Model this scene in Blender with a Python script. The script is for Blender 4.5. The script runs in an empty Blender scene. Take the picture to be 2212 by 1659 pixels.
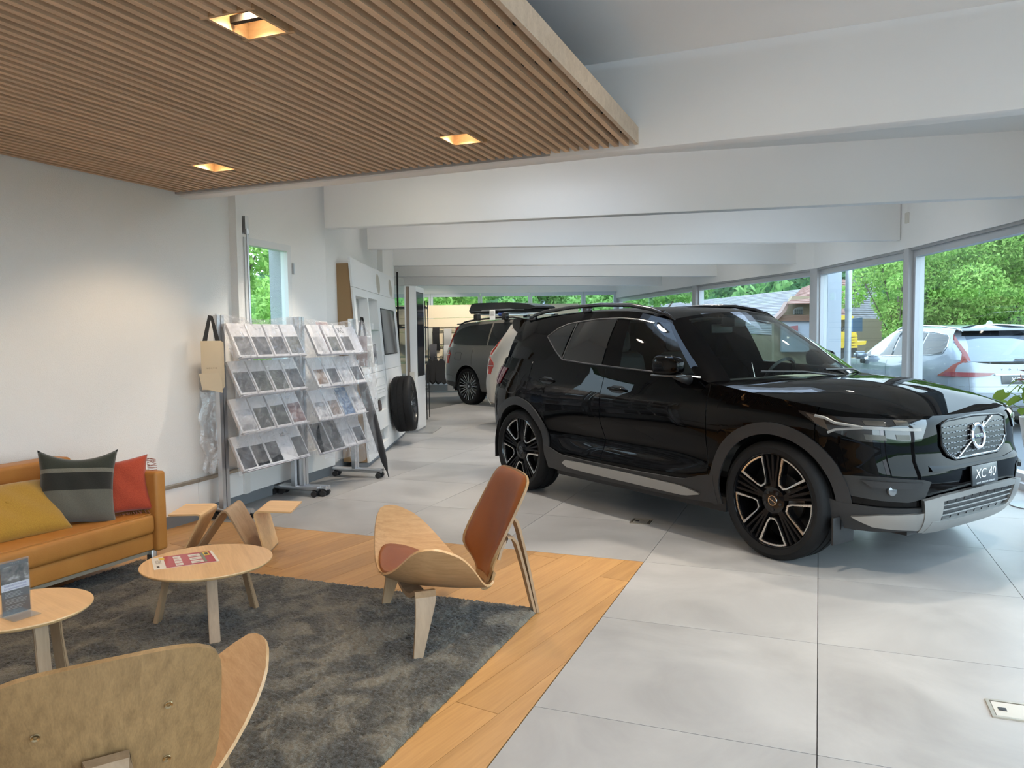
import bpy, bmesh, math, random
import numpy as np
from mathutils import Vector, Matrix
random.seed(7)
C = bpy.context.scene.collection
SC = bpy.context.scene
R = math.radians
PI = math.pi
# ------------------------------------------------------------------ camera
F_PX, PITCH, ROLL, EYE = 1682.13, 0.0618198, -0.0127087, 1.38424
cam_d = bpy.data.cameras.new('camera'); cam = bpy.data.objects.new('camera', cam_d); C.objects.link(cam)
cam_d.sensor_fit = 'HORIZONTAL'; cam_d.sensor_width = 36.0; cam_d.lens = F_PX / 2212 * 36.0
cam_d.clip_start = 0.05; cam_d.clip_end = 500
_f = Vector((0, math.cos(PITCH), -math.sin(PITCH))); _u = Vector((0, math.sin(PITCH), math.cos(PITCH))); _r = Vector((1, 0, 0))
_rr = _r * math.cos(ROLL) + _u * math.sin(ROLL); _uu = _u * math.cos(ROLL) - _r * math.sin(ROLL)
cam.matrix_world = Matrix(((_rr.x, _uu.x, -_f.x, 0), (_rr.y, _uu.y, -_f.y, 0), (_rr.z, _uu.z, -_f.z, EYE), (0, 0, 0, 1)))
SC.camera = cam
# ------------------------------------------------------------------ world (bright overcast sky) and exposure
w = bpy.data.worlds.new('sky'); SC.world = w; w.use_nodes = True
nt = w.node_tree; nt.nodes.clear()
o = nt.nodes.new('ShaderNodeOutputWorld'); b = nt.nodes.new('ShaderNodeBackground')
tc = nt.nodes.new('ShaderNodeTexCoord'); sx = nt.nodes.new('ShaderNodeSeparateXYZ'); rp = nt.nodes.new('ShaderNodeValToRGB')
nt.links.new(tc.outputs['Generated'], sx.inputs[0]); nt.links.new(sx.outputs['Z'], rp.inputs[0])
rp.color_ramp.elements[0].position = 0.0; rp.color_ramp.elements[0].color = (0.80, 0.90, 1.0, 1)
rp.color_ramp.elements[1].position = 0.8; rp.color_ramp.elements[1].color = (0.55, 0.74, 1.0, 1)
nt.links.new(rp.outputs[0], b.inputs[0]); b.inputs[1].default_value = 5.2
nt.links.new(b.outputs[0], o.inputs[0])
SC.view_settings.view_transform = 'Standard'; SC.view_settings.look = 'None'
SC.view_settings.gamma = 1.0; SC.view_settings.use_curve_mapping = False
SC.view_settings.exposure = 0.2
SC.cycles.max_bounces = 10; SC.cycles.diffuse_bounces = 5; SC.cycles.glossy_bounces = 5
SC.cycles.transmission_bounces = 8; SC.cycles.transparent_max_bounces = 16
SC.cycles.caustics_reflective = False; SC.cycles.caustics_refractive = False
SC.cycles.sample_clamp_indirect = 6.0

def spot(name, loc, aim, watts, deg=70, blend=0.6, col=(1, 0.83, 0.62), rad=0.05):
    d = bpy.data.lights.new(name, 'SPOT'); d.energy = watts; d.spot_size = R(deg); d.spot_blend = blend
    d.color = col; d.shadow_soft_size = rad
    l = bpy.data.objects.new(name, d); C.objects.link(l); l.location = loc
    l.rotation_euler = (Vector(aim) - Vector(loc)).to_track_quat('-Z', 'Y').to_euler(); return l
# grid frame of the floor tiles / slat ceiling:  a along dA, b along dB
TH = 0.375919
dA = Vector((math.sin(TH), math.cos(TH), 0)); dB = Vector((math.cos(TH), -math.sin(TH), 0))
def ab(a, b_, z=0.0): return dA * a + dB * b_ + Vector((0, 0, z))
WARM = (1.0, 0.80, 0.58); NEUT = (1.0, 0.87, 0.71)
LAMPS = []
def lamp(p, aim, watts, deg=75, blend=.5, col=NEUT):
    LAMPS.append(Vector(p)); spot('ceiling_spot_light', p, aim, watts * 1.15, deg, blend, col)
# downlights between the beams, two more added behind the viewer (fixtures built with the ceiling)
for p, aim, wt in [((0.2, 6.4, 2.9), (0.9, 6.1, 0), 150), ((2.3, 5.2, 2.9), (2.2, 4.6, 0), 110), ((-0.9, 6.75, 2.9), (-1.6, 6.6, 0.6), 110),
                   ((-0.8, 8.6, 2.9), (-0.9, 8.4, 0), 130), ((1.6, 8.2, 2.9), (1.3, 7.6, 0.5), 130), ((3.5, 7.6, 2.9), (3.2, 7.0, 0.4), 110),
                   ((-0.3, 10.6, 2.9), (-0.4, 10.4, 0), 130), ((2.2, 10.6, 2.9), (1.8, 10.2, 0.4), 130), ((0.0, 12.8, 2.9), (-.1, 12.6, 0), 140),
                   ((2.6, 13.0, 2.9), (2.2, 12.8, 0.4), 120), ((-0.6, 15.3, 2.9), (-0.8, 15.0, 0), 150), ((-1.2, 17.6, 2.9), (-1.9, 19.6, 1.0), 220),
                   ((1.6, 16.0, 2.9), (1.3, 15.8, 0.4), 130), ((0.9, 3.4, 2.9), (0.9, 3.2, 0), 150), ((2.5, 2.4, 2.9), (2.4, 2.2, 0), 85), ((1.6, 0.4, 2.9), (1.6, 0.4, 0), 150), ((0.9, -1.2, 2.9), (0.6, -1.3, 0), 220), ((-1.6, -1.6, 2.9), (-1.8, -1.0, 0), 260),  # last two, behind the viewer, are added for warm bounce onto slats and wall
                   ((3.4, 3.9, 2.9), (2.9, 4.3, 0.3), 60)]:
    lamp(p, aim, wt)
# added fill lights, unseen behind the beams, to brighten the next beam's face
ADDED_FILL = [((-.6, 5.5), (-.5, 7.3)), ((1.2, 4.78), (1.4, 6.9)), ((3.2, 3.98), (3.4, 6.45)), ((-.6, 7.75), (-.5, 9.4)), ((1.2, 7.35), (1.4, 9.35)), ((3.2, 6.95), (3.3, 9.3)),
        ((-.5, 9.78), (-.4, 11.7)), ((1.5, 9.7), (1.5, 11.9)), ((3.3, 9.65), (3.2, 12.)), ((-.5, 12.1), (-.4, 14.)), ((1.5, 12.25), (1.5, 14.2)), ((3.2, 12.45), (3.0, 14.5)), ((-.5, 14.3), (-.4, 16.2)), ((1.5, 14.6), (1.5, 16.6)), ((0., 17.2), (0., 20.)), ((.7, 1.2), (1.0, 4.4)), ((2.3, .8), (2.7, 3.8))]
for p, a in ADDED_FILL: spot('added_beam_fill_light', (p[0], p[1], 2.78), (a[0], a[1], 2.62), 15 if p[1] > 3 else 10, 150, 1., (1, .93, .84) if p[1] > 3 else (1, .85, .68), .06)
# ------------------------------------------------------------------ node helpers / materials
MATS = {}
class NT:
    def __init__(s, name):
        s.m = bpy.data.materials.new(name); s.m.use_nodes = True; s.t = s.m.node_tree
        s.b = s.t.nodes['Principled BSDF']; s.out = s.t.nodes['Material Output']
    def n(s, typ, **kw):
        nd = s.t.nodes.new('ShaderNode' + typ)
        for k, v in kw.items():
            if k[0] == '_': nd.inputs[int(k[1:])].default_value = v
            elif k.startswith('i_'): nd.inputs[k[2:].replace('_', ' ')].default_value = v
            else: setattr(nd, k, v)
        return nd
    def l(s, a, b_):
        a = a.outputs[0] if hasattr(a, 'outputs') else a
        s.t.links.new(a, b_)
    def coords(s, kind='Object', scale=(1, 1, 1), rot=(0, 0, 0)):
        t = s.n('TexCoord'); m = s.n('Mapping'); m.inputs['Scale'].default_value = scale; m.inputs['Rotation'].default_value = rot
        s.l(t.outputs[kind], m.inputs[0]); return m
    def ramp(s, src, stops):
        r_ = s.n('ValToRGB'); cr = r_.color_ramp
        while len(cr.elements) < len(stops): cr.elements.new(0.5)
        for e, (p, c) in zip(cr.elements, stops): e.position = p; e.color = (*c, 1)
        s.l(src, r_.inputs[0]); return r_
    def bump(s, src, strength=.2, dist=.01):
        b_ = s.n('Bump'); b_.inputs['Strength'].default_value = strength; b_.inputs['Distance'].default_value = dist
        s.l(src, b_.inputs['Height']); s.l(b_, s.b.inputs['Normal']); return b_
def P(name, col, rough=.5, metal=0., coat=0., spec=None, coat_r=.03, sheen=0., emit=None):
    if name in MATS: return MATS[name]
    k = NT(name); b_ = k.b.inputs
    b_['Base Color'].default_value = (*col, 1); b_['Roughness'].default_value = rough; b_['Metallic'].default_value = metal
    b_['Coat Weight'].default_value = coat; b_['Coat Roughness'].default_value = coat_r
    if spec is not None: b_['Specular IOR Level'].default_value = spec
    if sheen: b_['Sheen Weight'].default_value = sheen
    if emit: b_['Emission Color'].default_value = (*col, 1); b_['Emission Strength'].default_value = emit
    # a trace of surface variation, so that nothing is perfectly even
    nz = k.n('TexNoise', i_Scale=60., i_Detail=2.); k.l(k.coords(), nz.inputs[0]); mr = k.n('MapRange', _1=0., _2=1., _3=max(0., rough - .03), _4=min(1., rough + .03))
    k.l(nz.outputs[0], mr.inputs[0]); k.l(mr, b_['Roughness'])
    MATS[name] = k.m; return k.m
def wood(name, c1, c2, rough=.45, axis=0, scale=1., rnd=0., knots=False, coat=0.):
    """long grain along the given local axis; rnd varies tone per object"""
    if name in MATS: return MATS[name]
    k = NT(name); sc = [14 * scale] * 3; sc[axis] = .9 * scale
    mp = k.coords('Object', sc)
    if rnd:
        oi = k.n('ObjectInfo'); ad = k.n('VectorMath', operation='ADD'); k.l(mp, ad.inputs[0]); vs = k.n('VectorMath', operation='SCALE')
        cb = k.n('CombineXYZ'); k.l(oi.outputs['Random'], cb.inputs[0]); k.l(oi.outputs['Random'], cb.inputs[1]); k.l(oi.outputs['Random'], cb.inputs[2])
        k.l(cb, vs.inputs[0]); vs.inputs['Scale'].default_value = 57.; k.l(vs, ad.inputs[1]); mp = ad
    n1 = k.n('TexNoise', i_Scale=1.6, i_Detail=6., i_Distortion=.6); k.l(mp, n1.inputs[0])
    n2 = k.n('TexNoise', i_Scale=9., i_Detail=3.); k.l(mp, n2.inputs[0])
    mx = k.n('Math', operation='MULTIPLY_ADD', _1=.65, _2=0.); k.l(n1.outputs[0], mx.inputs[0]); ad2 = k.n('Math', operation='MULTIPLY_ADD', _1=.35); k.l(n2.outputs[0], ad2.inputs[0]); k.l(mx, ad2.inputs[2])
    r_ = k.ramp(ad2, [(.33, c2), (.62, c1)]); col = r_.outputs[0]
    if rnd:
        mr = k.n('MapRange', _1=0., _2=1., _3=1 - rnd, _4=1 + rnd * .6); k.l(oi.outputs['Random'], mr.inputs[0])
        hv = k.n('HueSaturation'); k.l(mr, hv.inputs['Value']); k.l(col, hv.inputs['Color']); col = hv.outputs[0]
    if knots:
        v = k.n('TexVoronoi', i_Scale=1.5); k.l(k.coords('Object', (1., 1., 0.)), v.inputs[0])
        kr = k.ramp(v.outputs['Distance'], [(.012, (1, 1, 1)), (.035, (0, 0, 0))]); m_ = k.n('MixRGB'); m_.inputs[2].default_value = (.09, .045, .02, 1)
        k.l(kr, m_.inputs[0]); k.l(col, m_.inputs[1]); col = m_.outputs[0]
    k.t.links.new(col, k.b.inputs['Base Color']); k.b.inputs['Roughness'].default_value = rough; k.b.inputs['Coat Weight'].default_value = coat
    k.bump(ad2, .12, .004); MATS[name] = k.m; return k.m
def fabric(name, c1, c2, scale=400., rough=.95, bump=.4, sheen=.2, big=0.):
    if name in MATS: return MATS[name]
    k = NT(name); mp = k.coords()
    n1 = k.n('TexNoise', i_Scale=scale, i_Detail=3.); k.l(mp, n1.inputs[0]); src = n1.outputs[0]
    r_ = k.ramp(src, [(.35, c2), (.65, c1)])
    k.l(r_, k.b.inputs['Base Color']); k.b.inputs['Roughness'].default_value = rough; k.b.inputs['Sheen Weight'].default_value = sheen
    k.bump(src, bump, .002); MATS[name] = k.m; return k.m
def leather(name, c1, c2, rough=.45):
    if name in MATS: return MATS[name]
    k = NT(name); mp = k.coords()
    v = k.n('TexVoronoi', i_Scale=260.); k.l(mp, v.inputs[0]); n1 = k.n('TexNoise', i_Scale=5., i_Detail=4.); k.l(mp, n1.inputs[0])
    r_ = k.ramp(n1.outputs[0], [(.3, c2), (.7, c1)]); k.l(r_, k.b.inputs['Base Color']); k.b.inputs['Roughness'].default_value = rough; k.b.inputs['Specular IOR Level'].default_value = .28
    k.bump(v.outputs['Distance'], .15, .002); MATS[name] = k.m; return k.m
def plaster(name, col, scale=120., bump=.25, dist=.003, rough=.9):
    if name in MATS: return MATS[name]
    k = NT(name); n1 = k.n('TexNoise', i_Scale=scale, i_Detail=4.); k.l(k.coords(), n1.inputs[0])
    n2 = k.n('TexNoise', i_Scale=1.3, i_Detail=3.); k.l(k.coords(), n2.inputs[0])
    r_ = k.ramp(n2.outputs[0], [(.3, tuple(c * .97 for c in col)), (.7, col)]); k.l(r_, k.b.inputs['Base Color'])
    k.b.inputs['Roughness'].default_value = rough; k.bump(n1.outputs[0], bump, dist); MATS[name] = k.m; return k.m
def thin_glass(name, tint=(1, 1, 1), refl=.08, rough=0.):
    if name in MATS: return MATS[name]
    k = NT(name); k.t.nodes.remove(k.b); tr = k.n('BsdfTransparent'); tr.inputs[0].default_value = (*tint, 1)
    gl = k.n('BsdfGlossy'); gl.inputs['Roughness'].default_value = rough; lw = k.n('LayerWeight', i_Blend=.5)
    pw = k.n('Math', operation='POWER', _1=5.); k.l(lw.outputs['Facing'], pw.inputs[0]); mu = k.n('Math', operation='MULTIPLY_ADD', _1=.9, _2=refl / 2); k.l(pw, mu.inputs[0]); mu.use_clamp = True
    mx = k.n('MixShader'); k.l(mu, mx.inputs[0]); k.l(tr, mx.inputs[1]); k.l(gl, mx.inputs[2]); k.l(mx, k.out.inputs[0]); MATS[name] = k.m; return k.m
# ------------------------------------------------------------------ mesh helpers
def link(name, me, mat=None, parent=None, smooth=False):
    o = bpy.data.objects.new(name, me); C.objects.link(o)
    if mat is not None:
        for m_ in (mat if isinstance(mat, (list, tuple)) else [mat]): me.materials.append(m_)
    if parent is not None: o.parent = parent
    if smooth:
        me.polygons.foreach_set('use_smooth', [True] * len(me.polygons))
    return o
def mesh(name, vs, fs, mat=None, parent=None, smooth=False, mi=None):
    me = bpy.data.meshes.new(name); me.from_pydata([tuple(v) for v in vs], [], fs)
    if mi: me.polygons.foreach_set('material_index', mi)
    me.update(); return link(name, me, mat, parent, smooth)
def bmobj(name, bm, mat=None, parent=None, smooth=False, sharp=None):
    me = bpy.data.meshes.new(name); bm.to_mesh(me); bm.free(); o = link(name, me, mat, parent, smooth)
    if sharp is not None: me.set_sharp_from_angle(angle=R(sharp))
    return o
def empty(name, loc=(0, 0, 0), rz=0., label=None, cat=None, group=None, kind=None, rot=None):
    o = bpy.data.objects.new(name, None); C.objects.link(o); o.location = loc; o.rotation_euler = rot or (0, 0, rz); o.empty_display_size = .1
    tag(o, label, cat, group, kind); return o
def tag(o, label=None, cat=None, group=None, kind=None):
    if label: o['label'] = label
    if cat: o['category'] = cat
    if group: o['group'] = group
    if kind: o['kind'] = kind
    return o
def add_box(bm, lo, hi, mtx=None):
    vs = [bm.verts.new((x, y, z)) for x in (lo[0], hi[0]) for y in (lo[1], hi[1]) for z in (lo[2], hi[2])]
    q = [(0, 1, 3, 2), (4, 6, 7, 5), (0, 4, 5, 1), (2, 3, 7, 6), (0, 2, 6, 4), (1, 5, 7, 3)]
    for f in q: bm.faces.new([vs[i] for i in f])
    if mtx is not None: bmesh.ops.transform(bm, matrix=mtx, verts=vs)
    return vs
def box(name, lo, hi, mat, parent=None, bev=0., seg=2, mtx=None, smooth=None):
    bm = bmesh.new(); add_box(bm, lo, hi)
    if bev:
        bmesh.ops.bevel(bm, geom=bm.edges[:], offset=bev, segments=seg, profile=.5, affect='EDGES', clamp_overlap=True)
    if mtx is not None: bmesh.ops.transform(bm, matrix=mtx, verts=bm.verts[:])
    return bmobj(name, bm, mat, parent, smooth if smooth is not None else bool(bev), 35 if bev else None)
def obox(name, p0, d, n, s0, s1, o0, o1, z0, z1, mat, parent=None, bev=0.):
    """box in a wall frame: p0 + d*s + n*o"""
    d = Vector(d); n = Vector(n); p0 = Vector(p0)
    m = Matrix(((d.x, n.x, 0, p0.x), (d.y, n.y, 0, p0.y), (0, 0, 1, p0.z), (0, 0, 0, 1)))
    if m.to_3x3().determinant() < 0:
        bm = bmesh.new(); add_box(bm, (s0, o0, z0), (s1, o1, z1)); bmesh.ops.transform(bm, matrix=m, verts=bm.verts[:]); bmesh.ops.reverse_faces(bm, faces=bm.faces[:])
        return bmobj(name, bm, mat, parent)
    return box(name, (s0, o0, z0), (s1, o1, z1), mat, parent, bev, 2, m)
def add_tube(bm, pts, r, seg=8, cap=True, closed=False):
    pts = [Vector(p) for p in pts]; n = len(pts); rs = r if hasattr(r, '__len__') else [r] * n; rings = []
    prev = None
    for i, p in enumerate(pts):
        if closed: t = (pts[(i + 1) % n] - pts[i - 1])
        else: t = pts[min(i + 1, n - 1)] - pts[max(i - 1, 0)]
        t.normalize()
        if prev is None: u = t.orthogonal().normalized()
        else: u = (prev - t * prev.dot(t)); u = u.normalized() if u.length > 1e-6 else t.orthogonal().normalized()
        prev = u; v = t.cross(u)
        rings.append([bm.verts.new(p + (u * math.cos(2 * PI * k / seg) + v * math.sin(2 * PI * k / seg)) * rs[i]) for k in range(seg)])
    m = n if closed else n - 1
    for i in range(m):
        a_, b_ = rings[i], rings[(i + 1) % n]
        for k in range(seg): bm.faces.new((a_[k], a_[(k + 1) % seg], b_[(k + 1) % seg], b_[k]))
    if cap and not closed:
        bm.faces.new(rings[0][::-1]); bm.faces.new(rings[-1])
def tube(name, pts, r, mat, parent=None, seg=10, closed=False):
    bm = bmesh.new(); add_tube(bm, pts, r, seg, True, closed); return bmobj(name, bm, mat, parent, True, 50)
def add_lathe(bm, prof, seg=32, axis='Z', mtx=None, cap=True):
    rings = []; allv = []
    for r_, h in prof:
        ring = []
        for k in range(seg):
            a = 2 * PI * k / seg; c, s = math.cos(a) * r_, math.sin(a) * r_
            ring.append(bm.verts.new((c, s, h) if axis == 'Z' else (c, h, s)))
        rings.append(ring); allv += ring
    for i in range(len(rings) - 1):
        for k in range(seg):
            f = (rings[i][k], rings[i][(k + 1) % seg], rings[i + 1][(k + 1) % seg], rings[i + 1][k])
            bm.faces.new(f if axis == 'Z' else f[::-1])
    if cap:
        for rg, rev in ((rings[0], True), (rings[-1], False)):
            if axis != 'Z': rev = not rev
            bm.faces.new(rg[::-1] if rev else rg)
    if mtx is not None: bmesh.ops.transform(bm, matrix=mtx, verts=allv)
    return allv
def lathe(name, prof, mat, parent=None, seg=32, axis='Z', mtx=None, sharp=40, cap=True):
    bm = bmesh.new(); add_lathe(bm, prof, seg, axis, mtx, cap); return bmobj(name, bm, mat, parent, True, sharp)
def add_prism(bm, poly, y0, y1, plane='XZ'):
    """extrude a 2-D polygon; plane XZ: (x,z) along y;  XY: (x,y) along z; YZ: (y,z) along x"""
    def V(p, t): return {'XZ': (p[0], t, p[1]), 'XY': (p[0], p[1], t), 'YZ': (t, p[0], p[1])}[plane]
    a_ = [bm.verts.new(V(p, y0)) for p in poly]; b_ = [bm.verts.new(V(p, y1)) for p in poly]; n = len(poly)
    fs = [bm.faces.new(a_), bm.faces.new(b_[::-1])]
    for i in range(n): fs.append(bm.faces.new((a_[i], b_[i], b_[(i + 1) % n], a_[(i + 1) % n])))
    return a_ + b_, fs
def prism(name, poly, y0, y1, mat, parent=None, plane='XZ', bev=0., mtx=None):
    bm = bmesh.new(); add_prism(bm, poly, y0, y1, plane); bmesh.ops.recalc_face_normals(bm, faces=bm.faces[:])
    if bev: bmesh.ops.bevel(bm, geom=bm.edges[:], offset=bev, segments=2, affect='EDGES', clamp_overlap=True)
    if mtx is not None: bmesh.ops.transform(bm, matrix=mtx, verts=bm.verts[:])
    return bmobj(name, bm, mat, parent, bool(bev), 35 if bev else None)
def add_grid(bm, G, flip=False, closed_u=False):
    V = [[bm.verts.new(p) for p in row] for row in G]
    n, m = len(V), len(V[0])
    for i in range(n if closed_u else n - 1):
        for j in range(m - 1):
            q = (V[i][j], V[i][j + 1], V[(i + 1) % n][j + 1], V[(i + 1) % n][j])
            bm.faces.new(q[::-1] if flip else q)
    return V
def slab_grid(name, G, nrm, t, mat, parent=None, smooth=True, sharp=40):
    """a curved sheet of thickness t: G[i][j] points, nrm[i][j] unit normals"""
    bm = bmesh.new(); top = [[Vector(p) + Vector(n_) * t for p, n_ in zip(r1, r2)] for r1, r2 in zip(G, nrm)]
    A_ = add_grid(bm, G, True); B_ = add_grid(bm, top)
    n, m = len(A_), len(A_[0])
    loop = [(0, j) for j in range(m)] + [(i, m - 1) for i in range(1, n)] + [(n - 1, j) for j in range(m - 2, -1, -1)] + [(i, 0) for i in range(n - 2, 0, -1)]
    for k in range(len(loop)):
        (i0, j0), (i1, j1) = loop[k], loop[(k + 1) % len(loop)]
        bm.faces.new((A_[i0][j0], A_[i1][j1], B_[i1][j1], B_[i0][j0]))
    bmesh.ops.recalc_face_normals(bm, faces=bm.faces[:])
    return bmobj(name, bm, mat, parent, smooth, sharp)
def normals(G):
    n, m = len(G), len(G[0]); N = []
    for i in range(n):
        row = []
        for j in range(m):
            a_ = Vector(G[min(i + 1, n - 1)][j]) - Vector(G[max(i - 1, 0)][j]); b_ = Vector(G[i][min(j + 1, m - 1)]) - Vector(G[i][max(j - 1, 0)])
            c_ = b_.cross(a_); row.append(c_.normalized() if c_.length > 1e-9 else Vector((0, 0, 1)))
        N.append(row)
    return N
def clip_poly(poly, p, n):
    """keep the part of a 2-D polygon where (x-p).n <= 0"""
    out = []
    for i in range(len(poly)):
        a_, b_ = poly[i], poly[(i + 1) % len(poly)]
        da = (a_[0] - p[0]) * n[0] + (a_[1] - p[1]) * n[1]; db = (b_[0] - p[0]) * n[0] + (b_[1] - p[1]) * n[1]
        if da <= 0: out.append(a_)
        if (da < 0 < db) or (db < 0 < da):
            t = da / (da - db); out.append((a_[0] + (b_[0] - a_[0]) * t, a_[1] + (b_[1] - a_[1]) * t))
    return out
def interp(tab, x):
    if x <= tab[0][0]: return tab[0][1]
    for (x0, y0), (x1, y1) in zip(tab, tab[1:]):
        if x <= x1: return y0 + (y1 - y0) * (x - x0) / (x1 - x0)
    return tab[-1][1]
def sinterp(tab, x):
    """smooth (monotone cubic style) interpolation"""
    n = len(tab)
    if x <= tab[0][0]: return tab[0][1]
    if x >= tab[-1][0]: return tab[-1][1]
    for i in range(n - 1):
        if x <= tab[i + 1][0]: break
    x0, y0 = tab[i]; x1, y1 = tab[i + 1]; h = x1 - x0; s = (y1 - y0) / h
    def slope(k):
        if k == 0: return (tab[1][1] - tab[0][1]) / (tab[1][0] - tab[0][0])
        if k == n - 1: return (tab[-1][1] - tab[-2][1]) / (tab[-1][0] - tab[-2][0])
        a_ = (tab[k][1] - tab[k - 1][1]) / (tab[k][0] - tab[k - 1][0]); b_ = (tab[k + 1][1] - tab[k][1]) / (tab[k + 1][0] - tab[k][0])
        return 0. if a_ * b_ <= 0 else 2 * a_ * b_ / (a_ + b_)
    m0, m1 = slope(i), slope(i + 1); t = (x - x0) / h
    return (2*t**3 - 3*t**2 + 1) * y0 + (t**3 - 2*t**2 + t) * h * m0 + (-2*t**3 + 3*t**2) * y1 + (t**3 - t**2) * h * m1
def text(name, s, size, mat, parent, loc, rot=(0, 0, 0), align='CENTER', ext=.0006, shear=0., sx_=1., spacing=1., bold=0.):
    cu = bpy.data.curves.new(name, 'FONT'); cu.body = s; cu.size = size; cu.align_x = align; cu.align_y = 'CENTER'; cu.extrude = ext; cu.shear = shear; cu.space_character = spacing; cu.offset = bold * size
    cu.resolution_u = 3; tmp = bpy.data.objects.new('tmp', cu); C.objects.link(tmp); me = bpy.data.meshes.new_from_object(tmp.evaluated_get(bpy.context.evaluated_depsgraph_get()))
    bpy.data.objects.remove(tmp); bpy.data.curves.remove(cu); me.materials.clear(); o = link(name, me, mat, parent); o.location = loc; o.rotation_euler = rot; o.scale = (sx_, 1, 1); return o
def copy_tree(o, parent=None):
    c = o.copy(); C.objects.link(c); c.parent = parent
    for ch in o.children: copy_tree(ch, c)
    return c
def arc(cx, cy, r, a0, a1, n): return [(cx + r * math.cos(a0 + (a1 - a0) * k / n), cy + r * math.sin(a0 + (a1 - a0) * k / n)) for k in range(n + 1)]
def rrect(x0, y0, x1, y1, r, n=4):
    return arc(x1 - r, y0 + r, r, -PI / 2, 0, n) + arc(x1 - r, y1 - r, r, 0, PI / 2, n) + arc(x0 + r, y1 - r, r, PI / 2, PI, n) + arc(x0 + r, y0 + r, r, PI, 1.5 * PI, n)
# ------------------------------------------------------------------ shared materials
M_WALL = plaster('rough_white_plaster', (.85, .83, .80), 160., .5, .006)
M_WHITE = plaster('white_paint', (.88, .875, .86), 60., .05, .001)
M_BEAM = plaster('beam_paint', (.86, .855, .84), 60., .05, .001)
M_GREY_SK = P('grey_skirting', (.24, .26, .28), .5)
M_ALU = P('brushed_aluminium', (.62, .63, .65), .32, 1.)
M_FRAME = P('window_frame_grey', (.50, .52, .55), .4, .3)
M_GLASS = thin_glass('window_glass', (.93, .98, .97), .05)
M_BLK = P('black_plastic', (.012, .012, .013), .45)
M_BLKG = P('gloss_black', (.005, .005, .006), .1, 0, 0., .4)
M_RUB = P('tyre_rubber', (.014, .014, .015), .6)
M_CHROME = P('chrome', (.82, .83, .85), .08, 1.)
M_SILV = P('satin_silver', (.66, .66, .66), .3, 1.)
M_OAK = wood('light_oak', (.60, .40, .22), (.47, .29, .15), .42, 2)
M_OAKX = wood('light_oak_x', (.76, .50, .25), (.62, .385, .18), .38, 0)
M_ASH = wood('ash_slat', (.72, .50, .31), (.55, .37, .22), .5, 0, rnd=.12)
M_PLANK = wood('oak_plank', (.52, .29, .108), (.40, .21, .072), .38, 0, .8, rnd=.16, knots=True)
M_DARK = P('shadow_gap', (.02, .02, .02), .9)
# ================================================================== SETTING
LW = [(-5.75, -2.46), (-2.45, 5.9), (-1.85, 7.85), (-1.80, 9.43), (-1.74, 11.7)]     # left wall, near to far
RW = [(2.2, -1.0), (3.75, 3.0), (4.38, 6.25), (4.58, 9.07), (4.54, 11.73), (3.63, 15.5), (2.72, 20.3)]
CEIL, BEAM_Z, HEAD = 2.96, 2.445, 2.33
def seg(p0, p1):
    p0 = Vector((*p0, 0)); p1 = Vector((*p1, 0)); d = p1 - p0; L = d.length; d.normalize(); return p0, d, L
S = lambda o: tag(o, kind='structure')
# ---- floor: one metre tiles (each a part) on a dark screed that shows in the joints
k = NT('concrete_tile'); oi = k.n('ObjectInfo'); mp = k.coords('Object', (1.2, 1.2, 1.2)); vs_ = k.n('VectorMath', operation='ADD'); sc_ = k.n('CombineXYZ')
m40 = k.n('Math', operation='MULTIPLY', _1=90.); k.l(oi.outputs['Random'], m40.inputs[0]); k.l(m40, sc_.inputs[0]); k.l(m40, sc_.inputs[1]); k.l(mp, vs_.inputs[0]); k.l(sc_, vs_.inputs[1])
n1 = k.n('TexNoise', i_Scale=1.4, i_Detail=7., i_Distortion=.8); n1.inputs['Roughness'].default_value = .62; k.l(vs_, n1.inputs[0])
rp = k.ramp(n1.outputs[0], [(.30, (.29, .285, .28)), (.70, (.40, .396, .39))]); hv = k.n('HueSaturation'); mr = k.n('MapRange', _1=0., _2=1., _3=.93, _4=1.05)
k.l(oi.outputs['Random'], mr.inputs[0]); k.l(mr, hv.inputs['Value']); k.l(rp, hv.inputs['Color']); k.l(hv, k.b.inputs['Base Color'])
rr = k.n('MapRange', _1=.3, _2=.7, _3=.30, _4=.42); k.l(n1.outputs[0], rr.inputs[0]); k.l(rr, k.b.inputs['Roughness']); k.b.inputs['Specular IOR Level'].default_value = .4
M_TILE = k.m
fl = empty('floor'); S(fl)
mesh('floor_base', [(x, y, -.03) for x, y in [(-5.9, -2.7)] + RW + [(-3.3, 20.4), (-3.0, 11.7)] + [(x - .15, y) for x, y in LW[::-1]]], [tuple(range(len(RW) + 3 + len(LW)))], P('joint_grout', (.16, .16, .16), .9), fl)
WA, WB, PT = 4.632, -.978, .986      # wood corner (a,b), tile pitch
def rw_clip(poly):
    for p0, p1 in zip(RW, RW[1:]):
        d = (p1[0] - p0[0], p1[1] - p0[1]); L = math.hypot(*d); n_ = (d[1] / L, -d[0] / L)
        poly = clip_poly(poly, (p0[0] + n_[0] * -.02, p0[1] + n_[1] * -.02), n_)
        if len(poly) < 3: return []
    return poly
def lw_x(y):
    return interp([(p[1], p[0]) for p in LW] + [(11.71, -3.1)], y)
def flat(name, poly, z0, z1, mat, parent, org):
    n = len(poly); vs = [(p[0] - org[0], p[1] - org[1], z0 - org[2]) for p in poly] + [(p[0] - org[0], p[1] - org[1], z1 - org[2]) for p in poly]
    fs = [tuple(range(n, 2 * n))] + [(i, (i + 1) % n, n + (i + 1) % n, n + i) for i in range(n)]
    o = mesh(name, vs, fs, mat, parent); o.location = org; return o
g = .0016
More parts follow.
